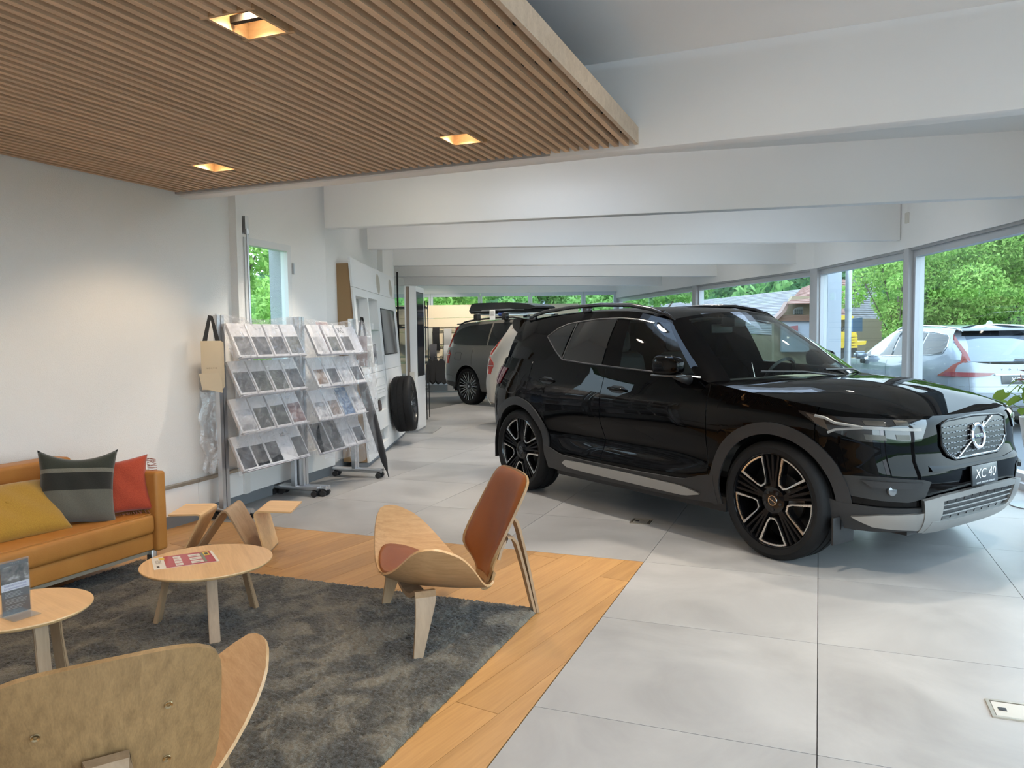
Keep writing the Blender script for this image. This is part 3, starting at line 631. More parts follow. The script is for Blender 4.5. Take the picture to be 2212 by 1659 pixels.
# price list flyer on the low table
fy = empty('price_list', (-1.475 + .035, 3.685 - .015, .3255), R(24), 'red and white price list lying flat on low round table', 'flyer')
FW, FH = .235, .20
fl0 = Vector((-1.60, 3.38)); fsc = (1.384 - .327) / (1.384 - .425)
def fpt(x, y): return Vector((x * fsc, y * fsc, 0))
TL, TR, BR, BL = fpt(-1.60, 3.38), fpt(-1.38, 3.50), fpt(-1.28, 3.33), fpt(-1.51, 3.21)
fo = Vector(fy.location); fy.rotation_euler = (0, 0, 0); fy.location = ((TL + TR + BR + BL) / 4 + Vector((0, 0, .3255)))
def fmap(u, v, z=0): return (BL * (1 - u) * (1 - v) + BR * u * (1 - v) + TR * u * v + TL * (1 - u) * v) - (TL + TR + BR + BL) / 4 + Vector((0, 0, z))
def fquad(name, u0, v0, u1, v1, col, z): return mesh(name, [fmap(u0, v0, z), fmap(u1, v0, z), fmap(u1, v1, z), fmap(u0, v1, z)], [(0, 1, 2, 3)], P('print_%s' % name, col, .35, 0, .3), fy)
bm = bmesh.new(); vb = [bm.verts.new(fmap(u, v, z)) for z in (0, .0012) for u, v in ((0, 0), (1, 0), (1, 1), (0, 1))]
for f in ((3, 2, 1, 0), (4, 5, 6, 7), (0, 1, 5, 4), (1, 2, 6, 5), (2, 3, 7, 6), (3, 0, 4, 7)): bm.faces.new([vb[i] for i in f])
bmobj('sheet', bm, P('paper_white', (.74, .72, .68), .5), fy)
# across = u runs from the near left corner; the list reads along its long side
fquad('red_field', .185, .0, .955, 1., (.42, .025, .045), .0014)
for i in range(4): fquad('cell', .335, .08 + .21 * i, .455, .08 + .21 * i + .17, (.74, .70, .68), .0017)
for i in range(3): fquad('cell_wide', .58, .10 + .28 * i, .77, .10 + .28 * i + .21, (.72, .69, .66), .0017)
for i in range(3): fquad('cell_line', .615, .17 + .28 * i, .73, .20 + .28 * i, (.12, .12, .13), .0019)
for i in range(4): fquad('small_line', .35, .15 + .21 * i, .42, .17 + .21 * i, (.25, .1, .1), .0019)
fquad('green_tab', .78, .1, .825, .9, (.16, .20, .13), .0017); fquad('yellow_tag', .83, .62, .925, .95, (.72, .56, .04), .0018); fquad('yellow_tag_text', .85, .68, .905, .86, (.05, .05, .03), .002)
fquad('yellow_spot', .11, .74, .20, .92, (.75, .55, .05), .0018); fquad('black_mark', .05, .10, .09, .24, (.02, .02, .02), .0018)
for i in range(5): fquad('text_line', .05 + .018 * i, .42, .06 + .018 * i, .72, (.35, .34, .33), .0018)
# acrylic stand with leaflet on the smaller table
bs = empty('brochure_stand', (-1.765, 2.705, .4205), 0, 'acrylic upright stand holding a dark leaflet on the small table', 'sign')
bd = Vector((.04, .07, 0)).normalized() if False else Vector((.50, .866, 0)); bn = Vector((.866, -.50, 0))
w2, hh = .047, .192
def bq(name, s0, s1, z0, z1, off, mat, t=.0004): return obox(name, (0, 0, 0), bd, bn, s0, s1, off, off + t, z0, z1, mat, bs)
M_ACR = thin_glass('acrylic', (.90, .91, .92), .10)
bq('front_sheet', -w2 - .002, w2 + .002, .004, hh + .006, .003, M_ACR, .0015); bq('back_sheet', -w2 - .002, w2 + .002, .004, hh + .006, -.0035, M_ACR, .0015)
obox('foot', (0, 0, 0), bd, bn, -w2, w2, -.045, .07, 0, .003, M_ACR, bs)
bq('leaflet', -w2, w2, .006, hh, 0, P('leaflet_grey', (.075, .07, .068), .45), .001)
k = NT('leaflet_photo'); v = k.n('TexVoronoi', i_Scale=38.); k.l(k.coords('Object', (1, 1, .8)), v.inputs[0]); n1 = k.n('TexNoise', i_Scale=26., i_Detail=4.); k.l(k.coords(), n1.inputs[0]); rp = k.ramp(n1.outputs[0], [(.42, (.02, .018, .018)), (.56, (.16, .13, .11)), (.66, (.55, .5, .48))]); k.l(rp, k.b.inputs['Base Color']); k.b.inputs['Roughness'].default_value = .4
bq('photo', -w2, w2, .118, .178, .0011, k.m); bq('title_band', -w2, w2, .092, .117, .0011, P('band_white', (.72, .72, .78), .5))
M_GT = P('print_lilac', (.22, .20, .42), .5); M_LT = P('print_light', (.42, .41, .40), .5)
bang = math.atan2(bd.y, bd.x); rot_b = (R(90), 0, bang)
def btxt(s, size, z, mat, x=0): text('lettering', s, size, mat, bs, tuple(bd * x + bn * .0018 + Vector((0, 0, z))), rot_b, ext=.00015)
btxt('V  O  L  V  O', .0055, .187, M_LT); btxt('Intellisafe Pilot-Check', .0085, .109, M_GT); btxt('für Fahrzeugsicherheit', .0085, .099, M_GT)
rl = random.Random(4)
for i in range(13):
    L = rl.uniform(.05, .075); z = .083 - i * .0048
    if i not in (4, 9): bq('text_line', -.036, -.036 + L, z, z + .0012, .0012, M_LT)
# ---- shell chairs
M_OAKV = wood('oak_veneer', (.60, .375, .19), (.47, .275, .125), .36, 0, 2.2)
M_OAKB = wood('oak_veneer_back', (.33, .20, .088), (.21, .125, .055), .40, 2, 2.4)
M_COG = leather('cognac_leather', (.25, .078, .016), (.20, .056, .010), .40)
WOUT = [(-.08, .02), (-.076, .09), (-.068, .16), (-.055, .24), (-.038, .32), (-.016, .392), (.015, .438), (.06, .457), (.10, .46), (.14, .45), (.18, .437), (.22, .412), (.26, .373), (.30, .320), (.34, .255), (.38, .185), (.42, .122), (.445, .095)]
UC = [(-.08, .308), (-.03, .280), (.04, .252), (.12, .232), (.20, .217), (.28, .203), (.36, .193), (.40, .190), (.43, .196), (.447, .210)]
def seat_z(u, v): return sinterp(UC, u) + .245 * (abs(v) / .44) ** 1.85 - .03 * max(0, .0 - u) * 0
def back_uv(h, v):
    u = .425 + (.600 - .425) * h; z = .205 + (.735 - .205) * h
    return u - .075 * (v / .245) ** 2 * (1.55 - 1.4 * h), z + .012 * (v / .245) ** 2 * (.3 - h)
BOUT = [(0, .075), (.05, .09), (.10, .115), (.15, .155), (.20, .20), (.25, .228), (.32, .243), (.45, .247), (.6, .244), (.75, .240), (.85, .236), (.91, .230), (.955, .214), (.98, .190), (.995, .155), (1., .12)]
def ease(n, p=1.): return [.5 - .5 * math.cos(PI * i / n) for i in range(n + 1)]
def chair_parts(root):
    us = [-.08 + .527 * e for e in ease(26)]; G = [[Vector((u, sinterp(WOUT, u) * q, seat_z(u, sinterp(WOUT, u) * q))) for q in [-1 + 2 * j / 24 for j in range(25)]] for u in us]
    N = [[-n_ if n_.z > 0 else n_ for n_ in r_] for r_ in normals(G)]
    slab_grid('seat', G, N, .011, M_OAKV, root)
    # seat pad
    pus = [-.066 + .37 * e for e in ease(18)]
    PW = [(-.066, .03), (-.06, .10), (-.045, .18), (-.02, .235), (.02, .265), (.08, .272), (.14, .262), (.2, .235), (.25, .195), (.28, .15), (.30, .09), (.304, .03)]
    G0, G1 = [], []
    for i, u in enumerate(pus):
        a_, b_ = [], []
        for j in range(23):
            q = -1 + 2 * j / 22; v = sinterp(PW, u) * q; e = max(0., 1 - abs(q) ** 5) ** .5 * max(0., 1 - abs(2 * i / 18 - 1) ** 5) ** .5
            a_.append(Vector((u, v, seat_z(u, v) + .001))); b_.append(Vector((u, v, seat_z(u, v) + .001 + .021 * e)))
        G0.append(a_); G1.append(b_)
    bm = bmesh.new(); add_grid(bm, G0, True); add_grid(bm, G1); bmesh.ops.remove_doubles(bm, verts=bm.verts[:], dist=2e-4); bmesh.ops.recalc_face_normals(bm, faces=bm.faces[:]); bmobj('seat_pad', bm, M_COG, root, True, 60)
    hs = ease(24); GB = []
    for h in hs:
        wd = sinterp(BOUT, h); GB.append([Vector((back_uv(h, wd * q)[0], wd * q, back_uv(h, wd * q)[1])) for q in [-1 + 2 * j / 20 for j in range(21)]])
    NB = [[-n_ if n_.x < 0 else n_ for n_ in r_] for r_ in normals(GB)]
    slab_grid('backrest', GB, NB, .012, M_OAKB, root)
    G0, G1 = [], []
    for i, e_ in enumerate(ease(24)):
        h = .055 + .93 * e_; wd = sinterp(BOUT, h) - .013; wd = max(wd, .02); a_, b_ = [], []
        for j in range(21):
            q = -1 + 2 * j / 20; v = wd * q; u, z = back_uv(h, v); e = max(0., 1 - abs(q) ** 6) ** .5 * max(0., 1 - abs(2 * e_ - 1) ** 6) ** .5
            a_.append(Vector((u - .0005, v, z))); b_.append(Vector((u - .0005 - .019 * e, v, z + .006 * e)))
        G0.append(a_); G1.append(b_)
    bm = bmesh.new(); add_grid(bm, G0); add_grid(bm, G1, True); bmesh.ops.remove_doubles(bm, verts=bm.verts[:], dist=2e-4); bmesh.ops.recalc_face_normals(bm, faces=bm.faces[:]); bmobj('back_pad', bm, M_COG, root, True, 60)
    # tongue joining seat and back
    tg = [(.40, .187), (.425, .189), (.445, .200), (.458, .225), (.468, .262)]
    prism('joint_strip', [(a_, b_ - .013) for a_, b_ in tg] + [(a_ - .012, b_) for a_, b_ in tg[::-1]], -.075, .075, M_OAKB, root)
    # front legs: one bent strip each
    for sg in (1, -1):
        path = [(0., .209), (.08, .213), (.15, .228), (.21, .252), (.27, .278), (.305, .283), (.328, .262), (.338, .225), (.352, .15), (.378, RZ_ - .008)]
        wd = [(.03, .115), (.03, .115), (.03, .115), (.028, .115), (.024, .115), (.021, .113), (.019, .110), (.017, .102), (.012, .078), (-.005, .034)]
        G = []
        for (v, z), (u0, u1) in zip(path, wd): G.append([Vector((u0 + (u1 - u0) * t, sg * v, z)) for t in (0, .33, .67, 1.)])
        N = normals(G); N = [[(n_ if (n_.z * 1.0 - n_.y * sg * -0.0) < 0 else -n_) if i < 5 else (n_ if n_.y * sg < 0 else -n_) for n_ in r_] for i, r_ in enumerate(N)]
        slab_grid('leg', G, N, .020, M_LEG, root, True, 30)
    def strip(name, path, w0, w1, t):
        n = len(path); G = []
        for i, (u, z) in enumerate(path):
            w_ = w0 + (w1 - w0) * i / (n - 1); G.append([Vector((u, -w_ / 2, z)), Vector((u, 0, z)), Vector((u, w_ / 2, z))])
        return G
    outer = [(.528, .458), (.540, .482), (.556, .496), (.574, .494), (.590, .474), (.605, .43), (.628, .34), (.655, .22), (.700, .004)]
    inner = [(.487, .305), (.502, .350), (.522, .384), (.545, .398), (.568, .394), (.588, .370), (.605, .32), (.635, .21), (.684, .004)]
    bm = bmesh.new()
    for pth in (outer, inner):
        G = strip('x', pth, .105, .042, .0); N = normals(G); N = [[n_ if (n_.x + .6 * n_.z) > 0 else -n_ for n_ in r_] for r_ in N]
        top = [[p + n_ * .013 for p, n_ in zip(a_, b_)] for a_, b_ in zip(G, N)]
        for GG, fl_ in ((G, True), (top, False)): add_grid(bm, GG, fl_)
        for jj in (0, 2): add_grid(bm, [[a_[jj], b_[jj]] for a_, b_ in zip(G, top)])
        for ii in (0, -1): add_grid(bm, [list(G[ii]), list(top[ii])])
    bmesh.ops.remove_doubles(bm, verts=bm.verts[:], dist=1e-5); bmesh.ops.recalc_face_normals(bm, faces=bm.faces[:]); bmobj('rear_leg', bm, M_LEG, root, True, 30)
    bm = bmesh.new()   # bracket block of the rear leg on the back
    bmobj_ = None
    M_BR = P('brass_screw', (.62, .50, .30), .25, 1.)
    for v, h in ((.125, .73), (-.125, .73), (.125, .45), (-.125, .45)):
        u, z = back_uv(h, v); nx = Vector((.945, 0, -.327)).normalized()
        m_ = Matrix.Translation((u, v, z)) @ nx.to_track_quat('Z', 'Y').to_matrix().to_4x4()
        lathe('screw', [(.0035, .0125), (.0075, .0125), (.0095, .0145), (.0085, .0165), (.004, .0155), (.0035, .0125)], M_BR, root, 18, 'Z', m_, 60, False)
    bm.free()
ch1 = empty('shell_chair', (-.555, 3.585, 0), math.atan2(.235, .655), 'oak shell lounge chair on the rug corner facing the sofa', 'chair', 'three-legged shell chairs'); chair_parts(ch1)
ch2 = copy_tree(ch1); ch2.location = (-1.17, 2.06, 0); ch2.rotation_euler = (0, 0, math.atan2(-.838, .545)); ch2['label'] = 'oak shell chair seen from behind with brass screws in its back'
# ---- bent plywood magazine holder behind the low table
mg = empty('magazine_holder', (-1.83, 5.02, 0), R(3), 'bent oak plywood magazine holder standing between sofa and low table', 'magazine rack')
def smooth_path(pts, rads, n=6):
    out = []
    for i, p in enumerate(pts):
        p = Vector(p)
        if i in (0, len(pts) - 1) or rads[i] == 0: out.append(p); continue
        a_ = (Vector(pts[i - 1]) - p); b_ = (Vector(pts[i + 1]) - p); r_ = rads[i]
        p0 = p + a_.normalized() * min(r_, a_.length * .49); p1 = p + b_.normalized() * min(r_, b_.length * .49)
        for kq in range(n + 1):
            t = kq / n; out.append(p0 * (1 - t) ** 2 + p * 2 * t * (1 - t) + p1 * t * t)
    return out
def ply(name, pts, rads, d0, d1, t=.011):
    pth = smooth_path([(x, 0, z) for x, z in pts], rads); G = [[Vector((p.x, d0 + (d1 - d0) * q / 4, p.z)) for q in range(5)] for p in pth]
    return slab_grid(name, G, normals(G), t, M_OAKX if 'flap' in name else M_LEG, mg, True, 30)
ply('left_flap', [(-.355, .288), (-.135, .288), (-.285, .010)], [0, .05, 0], -.16, .16)
ply('middle_arch', [(-.235, .010), (-.005, .335), (.165, .010)], [0, .07, 0], -.16, .16)
ply('right_flap', [(.235, .010), (.165, .300), (.41, .288)], [0, .05, 0], -.16, .16)
for x0, x1 in ((-.305, -.20), (.145, .245)): box('foot_strip', (x0, -.158, .0006), (x1, .158, .012), M_LEG, mg, .003)
# ================================================================== BROCHURE RACKS, DISPLAYS
M_FILM = None
k = NT('plastic_film'); k.t.nodes.remove(k.b)
tr_ = k.n('BsdfTransparent'); tr_.inputs[0].default_value = (.97, .97, .98, 1); di = k.n('BsdfTranslucent'); di.inputs[0].default_value = (.85, .85, .88, 1); d2 = k.n('BsdfDiffuse'); d2.inputs[0].default_value = (.8, .8, .83, 1)
gl = k.n('BsdfGlossy'); gl.inputs['Roughness'].default_value = .12; nz = k.n('TexNoise', i_Scale=9., i_Detail=6., i_Distortion=2.); k.l(k.coords(), nz.inputs[0]); bp = k.n('Bump', i_Strength=.6, i_Distance=.02); k.l(nz.outputs[0], bp.inputs['Height']); k.l(bp, gl.inputs['Normal'])
mA = k.n('MixShader', _0=.5); k.l(di, mA.inputs[1]); k.l(d2, mA.inputs[2]); mB = k.n('MixShader', _0=.35); k.l(mA, mB.inputs[1]); k.l(gl, mB.inputs[2])
mr = k.n('MapRange', _1=.35, _2=.75, _3=.16, _4=.50); k.l(nz.outputs[0], mr.inputs[0]); mC = k.n('MixShader'); k.l(mr, mC.inputs[0]); k.l(tr_, mC.inputs[1]); k.l(mB, mC.inputs[2]); k.l(mC, k.out.inputs[0]); M_FILM = k.m
M_PAPER = P('cover_white', (.72, .71, .72), .35, 0, .2)
def photo_mat(name, c0, c1, c2, scale=9.):
    if name in MATS: return MATS[name]
    k = NT(name); oi = k.n('ObjectInfo'); ad = k.n('VectorMath', operation='ADD'); cb = k.n('CombineXYZ'); mu = k.n('Math', operation='MULTIPLY', _1=40.); k.l(oi.outputs['Random'], mu.inputs[0]); k.l(mu, cb.inputs[0]); k.l(mu, cb.inputs[1])
    k.l(k.coords('Object', (1, 1, 1.6)), ad.inputs[0]); k.l(cb, ad.inputs[1]); n1 = k.n('TexNoise', i_Scale=scale, i_Detail=5., i_Distortion=1.); k.l(ad, n1.inputs[0]); rp = k.ramp(n1.outputs[0], [(.34, c0), (.5, c1), (.66, c2)])
    k.l(rp, k.b.inputs['Base Color']); k.b.inputs['Roughness'].default_value = .3; MATS[name] = k.m; return k.m
PH = {'dark': photo_mat('photo_dark', (.008, .008, .009), (.03, .03, .031), (.13, .13, .135)), 'green': photo_mat('photo_green', (.010, .012, .010), (.04, .045, .036), (.13, .14, .12)),
      'blue': photo_mat('photo_blue', (.03, .06, .14), (.10, .20, .36), (.45, .55, .65)), 'light': photo_mat('photo_light', (.25, .25, .26), (.48, .48, .5), (.66, .66, .68)),
      'red': photo_mat('photo_red', (.10, .03, .03), (.28, .16, .15), (.35, .33, .35)), 'warm': photo_mat('photo_warm', (.10, .06, .045), (.28, .2, .16), (.5, .45, .42)), 'none': M_PAPER, 'navy': photo_mat('photo_navy', (.008, .010, .016), (.028, .033, .045), (.10, .11, .14))}
class Fr:
    def __init__(s, p0, p1):
        s.p0, s.d, s.L = seg(p0, p1); s.n = Vector((s.d.y, -s.d.x, 0)); s.m = Matrix(((s.d.x, -s.n.x, 0, 0), (s.d.y, -s.n.y, 0, 0), (0, 0, 1, 0), (0, 0, 0, 1)))
    def w(s, a, o, z): return s.p0 + s.d * a + s.n * o + Vector((0, 0, z))
    def loc(s, a, o, z): return s.d * a + s.n * o + Vector((0, 0, z))
ROWZ = [(1.24, 1.50), (.95, 1.19), (.655, .905), (.36, .61)]
def caster(par, p):
    bm = bmesh.new(); add_lathe(bm, [(0, -.012), (.024, -.012), (.027, -.006), (.027, .006), (.024, .012), (0, .012)], 16, 'Y', Matrix.Translation(p + Vector((0, .014, .027)))); add_lathe(bm, [(0, -.012), (.024, -.012), (.027, -.006), (.027, .006), (.024, .012), (0, .012)], 16, 'Y', Matrix.Translation(p + Vector((0, -.014, .027))))
    add_box(bm, tuple(p + Vector((-.012, -.012, .03))), tuple(p + Vector((.012, .012, .062)))); bmobj('caster', bm, M_BLK, par, True, 40)
def rack_post(par, fr, s, foot=(-.30, .20), z1=1.572):
    bm = bmesh.new()
    for ds in (-.022, .022): add_box(bm, (-.018 + ds, -.02, .085), (.018 + ds, .02, z1))
    bmesh.ops.transform(bm, matrix=Matrix.Translation(fr.loc(s, 0, 0)) @ fr.m, verts=bm.verts[:]); bmobj('post', bm, M_ALU, par)
    ft = []
    bm = bmesh.new()
    for ds in (-.022, .022):
        o0, o1 = foot; add_tube(bm, [Vector((ds, -o0, .07)), Vector((ds, -o1, .07))], .021, 10)
    bmesh.ops.transform(bm, matrix=Matrix.Translation(fr.loc(s, 0, 0)) @ fr.m, verts=bm.verts[:]); bmobj('base_foot', bm, M_ALU, par, True, 40)
    for o_ in (foot[0] + .03, foot[1] - .03):
        for ds in (-.035, .035): caster(par, fr.loc(s + ds, o_, 0))
def tilt_box(par, name, fr, s0, s1, zb, zt, ob, ot, t0, t1, mat, ext=0.):
    """box lying on the sloping tray: from (ob,zb) to (ot,zt)"""
    b0 = Vector((0, ob, zb)); up = Vector((0, ot - ob, zt - zb)).normalized(); nn = Vector((0, up.z, -up.y)); L = math.hypot(ot - ob, zt - zb)
    P_ = lambda s, l, t: fr.loc(s, (b0 + up * l + nn * t).y, (b0 + up * l + nn * t).z)
    l0, l1 = ext if isinstance(ext, tuple) else (0, L); vs = [P_(s, l, t) for t in (t0, t1) for s, l in ((s0, l0), (s1, l0), (s1, l1), (s0, l1))]
    o = mesh(name, vs, [(3, 2, 1, 0), (4, 5, 6, 7), (0, 1, 5, 4), (1, 2, 6, 5), (2, 3, 7, 6), (3, 0, 4, 7)], mat, par); bm = bmesh.new(); bm.from_mesh(o.data); bmesh.ops.recalc_face_normals(bm, faces=bm.faces[:]); bm.to_mesh(o.data); bm.free(); return o
M_TRAY = thin_glass('tray_acrylic', (.93, .93, .95), .08); M_TRAYL = P('tray_lip', (.62, .62, .66), .2)
def rack(p0, p1, label, posts):
    fr = Fr(p0, p1); r_ = empty('brochure_rack', (p0[0], p0[1], 0), 0, label, 'rack', 'brochure racks')
    for s, ft in posts: rack_post(r_, fr, s, ft)
    for zb, zt in ROWZ:
        tilt_box(r_, 'shelf_back', fr, .035, fr.L - .03, zb - .01, zt - .01, .150, .028, -.006, -.002, P('tray_white', (.66, .66, .69), .4)); tilt_box(r_, 'shelf_lip', fr, .035, fr.L - .03, zb - .012, zt, .150, .028, -.004, .034, M_TRAYL, (0, .006))
    return fr, r_
BW = .198
def brochure(fr, s, row, kind, label, w_=BW, lay=3, ph=(.06, .62), mark=None, inset=.014, hgt=.285, group=None, pos=None):
    zb, zt = ROWZ[row]; b0 = fr.w(s, 0, 0); r_ = empty('brochure', tuple(b0), 0, label, 'brochure', group)
    f2 = Fr((0, 0), (fr.d.x, fr.d.y))
    for i in range(lay): tilt_box(r_, 'copy', f2, 0 - .002 * i, w_ - .002 * i, zb, zt, .148, .026, -.001 + .0065 * i, -.001 + .0065 * i + .005, M_PAPER, (0, hgt))
    t = -.001 + .0065 * (lay - 1) + .005
    if kind != 'none': tilt_box(r_, 'cover_photo', f2, inset, w_ - inset, zb, zt, .148, .026, t, t + .0008, PH[kind], (hgt * ph[0], hgt * ph[1]))
    if mark:
        up = Vector((0, .026 - .148, zt - zb)).normalized(); nn = Vector((0, up.z, -up.y)); l = mark[2] * hgt; q_ = Vector((0, .148, zb)) + up * l + nn * (t + .0008)
        X = f2.d; Zn = f2.n * nn.y + Vector((0, 0, nn.z)); Y_ = Zn.cross(X); m_ = Matrix((X, Y_, Zn)).transposed()
        text('lettering', mark[0], mark[1], P('print_dark', (.03, .03, .035), .5), r_, tuple(f2.loc(mark[3] * w_, q_.y, q_.z)), m_.to_euler(), ext=.0002, bold=.018 if mark[1] > .06 else 0.)
    return r_
RA, RB, RC, RD = (-2.235, 5.965), (-1.925, 6.84), (-1.86, 6.865), (-1.575, 7.73)
fr1, rk1 = rack(RA, RB, 'nearer aluminium brochure rack on casters with four full sloping rows', [(0.0, (-.10, .24)), (.925, (-.24, .24))])
fr2, rk2 = rack(RC, RD, 'farther aluminium brochure rack on casters under torn plastic film', [(-.0, (-.24, .24)), (.905, (-.24, .30))])
ROWN = ['top', 'second', 'third', 'bottom']; ORD = ['first', 'second', 'third', 'fourth', 'fifth']
K1 = [['dark', 'dark', 'dark', 'green'], ['dark', 'green', 'green', 'navy'], ['light', 'green', 'green', 'red'], ['navy', 'dark', 'dark', 'none', 'dark']]
D1 = [['diagonal', 'building', 'facade', 'meadow'], ['street', 'field', 'forest', 'woman'], ['seaside', 'road', 'car', 'red town'], ['night', 'grille', 'lamp', '', 'garage']]
for r_, row in enumerate(K1):
    for i, kd in enumerate(row):
        n_ = len(row); st = .885 / n_; s = .03 + st * i; w_ = min(BW, st - .004)
        lab = 'white brochure with %s cover photo, %s from left in %s row, nearer rack' % ({'none': 'no', 'light': 'pale', 'navy': 'dark blue', 'red': 'reddish', 'green': 'grey green', 'dark': 'dark grey'}[kd], ORD[i], ROWN[r_])
        brochure(fr1, s, r_, kd, lab, w_, 4 if i == 0 else 3, (.05, .60 if r_ == 0 else .66), ('XC', .045, .80, .55) if kd == 'none' else (('VOLVO', .011, .86, .78) if r_ == 0 and i < 3 else None), .012, group='brochures in the nearer rack')
K2 = [['light', 'green', 'dark'], ['warm', 'navy', 'light', 'navy'], ['light', 'warm', 'blue', 'light'], ['dark', 'dark', 'light', 'navy']]
for r_, row in enumerate(K2):
    for i, kd in enumerate(row):
        n_ = len(row); s = (.03 + .235 * i) if n_ == 3 else .03 + .215 * i
        lab = 'white brochure with %s cover photo, %s from left in %s row, farther rack' % ({'none': 'no', 'light': 'pale', 'navy': 'dark blue', 'blue': 'bright blue', 'warm': 'brown', 'red': 'reddish', 'green': 'grey green', 'dark': 'dark grey'}[kd], ORD[i], ROWN[r_])
        full = kd == 'blue' or (r_ == 3 and i < 2)
        brochure(fr2, s, r_, kd, lab, BW, 3, (.02, .98) if full else (.08, .58), ('XC', .075, .80, .32) if (r_ == 0 and i == 2) else None, .004 if full else .022, group='brochures in the farther rack')
tp = brochure(fr2, .23, 0, 'red', 'pinkish red folder standing behind the top row of the farther rack', .20, 1, (.02, .98), None, .004, .31)
tp.location = fr2.w(.23, -.012, .014)
# draped plastic film
def film(name, fr, s0, s1, z0, z1, oz, label, seed, parent_loc, n=60, m=70, wob=.022, hem=.04):
    rn = np.random.RandomState(seed); ph_ = rn.uniform(0, 6, 12); root = empty(name, parent_loc, 0, label, 'plastic sheet'); G = []
    for j in range(m + 1):
        t = j / m; row = []
        for i in range(n + 1):
            u = i / n; z = z1 + (z0 - z1) * t; s = s0 + (s1 - s0) * u + .012 * math.sin(7 * t + ph_[0]) + .01 * math.sin(19 * t + ph_[6]); o_ = interp(oz, z)
            amp = wob * (.35 + .65 * t); f = math.sin(11 * u + 2.2 * t + ph_[1]) * .5 + math.sin(23 * u - 3 * t + ph_[2]) * .28 + math.sin(41 * u + 5 * t + ph_[3]) * .16
            o2 = o_ + amp * (f + .5); zz = z + (hem * math.sin(6 * u + ph_[4]) + .4 * hem * math.sin(17 * u + ph_[5])) * t + (.018 * math.sin(7 * u + ph_[7])) * (1 - t)
            row.append(fr.w(s, o2, zz) - Vector(parent_loc))
        G.append(row)
    bm = bmesh.new(); add_grid(bm, G); bmobj('sheet', bm, M_FILM, root, True); return root
OZ = [(.3, .225), (.36, .22), (.61, .195), (.66, .22), (.90, .195), (.95, .22), (1.19, .195), (1.24, .22), (1.50, .10), (1.545, .05), (1.60, .02)]
film('plastic_cover', fr1, -.10, .98, .40, 1.56, OZ, 'clear plastic film hanging over the nearer brochure rack', 3, tuple(fr1.w(0, 0, 0)))
film('plastic_cover', fr2, -.03, .98, .27, 1.545, OZ, 'creased plastic film hanging over the farther brochure rack', 9, tuple(fr2.w(0, 0, 0)), wob=.045, hem=.05)
film('plastic_cover', Fr((-2.36, 5.86), (-2.22, 5.99)), 0, .19, .40, 1.0, [(0, 0), (2, 0)], 'loose grey plastic film hanging below the paper bags', 5, (-2.36, 5.86, 0), 14, 40, .02)
# paper bags with black ribbons on the nearer post
M_KRAFT = P('cream_paper', (.60, .50, .35), .6)
def bag(loc, rot, w_, h_, label, mat, txt=True, fold=True, lay=4):
    b_ = empty('paper_bag', loc, rot, label, 'bag'); 
    for i in range(lay): box('layer', (-w_ / 2 + .006 * i, .005 * i, -h_ + .006 * i), (w_ / 2 + .006 * i, .005 * i + .0025, -.004 * i), mat, b_, .0008)
    if fold:
        prism('bottom_fold', [(-w_ / 2 - .02, -h_ * .66), (w_ / 2 - .025, -h_ * .66), (w_ / 2 - .004, -h_ * .82), (w_ / 2, -h_ * 1.07), (-w_ / 2, -h_ * .97)], -.005, -.001, mat, b_)
    bm = bmesh.new()
    for x0, x1, y in ((-w_ * .33, -.02, .004), (w_ * .30, -.01, .012)):
        vs = [bm.verts.new(p) for p in ((x0 - .012, y, -.004), (x0 + .022, y, -.004), (x1 + .03, y, .185), (x1 + .008, y, .195))]; bm.faces.new(vs); v2 = [bm.verts.new(v.co + Vector((0, .003, 0))) for v in vs]; bm.faces.new(v2[::-1])
        for q in range(4): bm.faces.new((vs[q], v2[q], v2[(q + 1) % 4], vs[(q + 1) % 4]))
    bmesh.ops.recalc_face_normals(bm, faces=bm.faces[:]); bmobj('ribbon_handle', bm, P('black_ribbon', (.015, .013, .012), .6), b_)
    if txt: text('lettering', 'V O L V O', .017, P('print_brown', (.20, .15, .10), .6), b_, (0, -.0012, -h_ * .56), (R(90), 0, 0), ext=.0002)
    return b_
bag((-2.268, 5.885, 1.375), R(22), .145, .37, 'stack of cream paper carrier bags hung by black ribbons on rack post', M_KRAFT)
bag((-1.50, 7.80, 1.40), R(-35), .13, .30, 'pale pink paper bag hanging at far end of rack under film', P('pink_paper', (.50, .38, .36), .6), False, False, 2)
# umbrella leaning at the far rack post
um = empty('umbrella', (-1.235, 7.66, 0), 0, 'closed black umbrella leaning on the end of the farther rack', 'umbrella')
ua = Vector((-.40, .10, 1.50)); ud = ua.normalized()
lathe('folded_canopy', [(.006, .05), (.016, .09), (.030, .16), (.042, .38), (.050, .62), (.047, .9), (.028, 1.12), (.012, 1.2)], fabric('umbrella_cloth', (.022, .022, .025), (.012, .012, .014), 150.), um, 14, 'Z', ud.to_track_quat('Z', 'Y').to_matrix().to_4x4())
tube('tip', [ud * .0, ud * .06], .006, M_BLK, um, 8); tube('shaft', [ud * 1.15, ud * 1.38], .007, M_SILV, um, 8)
hk = [ud * 1.36, ud * 1.46, ud * 1.52 + Vector((.02, 0, .01)), ud * 1.53 + Vector((.055, -.01, 0)), ud * 1.47 + Vector((.08, -.02, -.02))]; tube('handle', hk, .013, M_BLKG, um, 10)
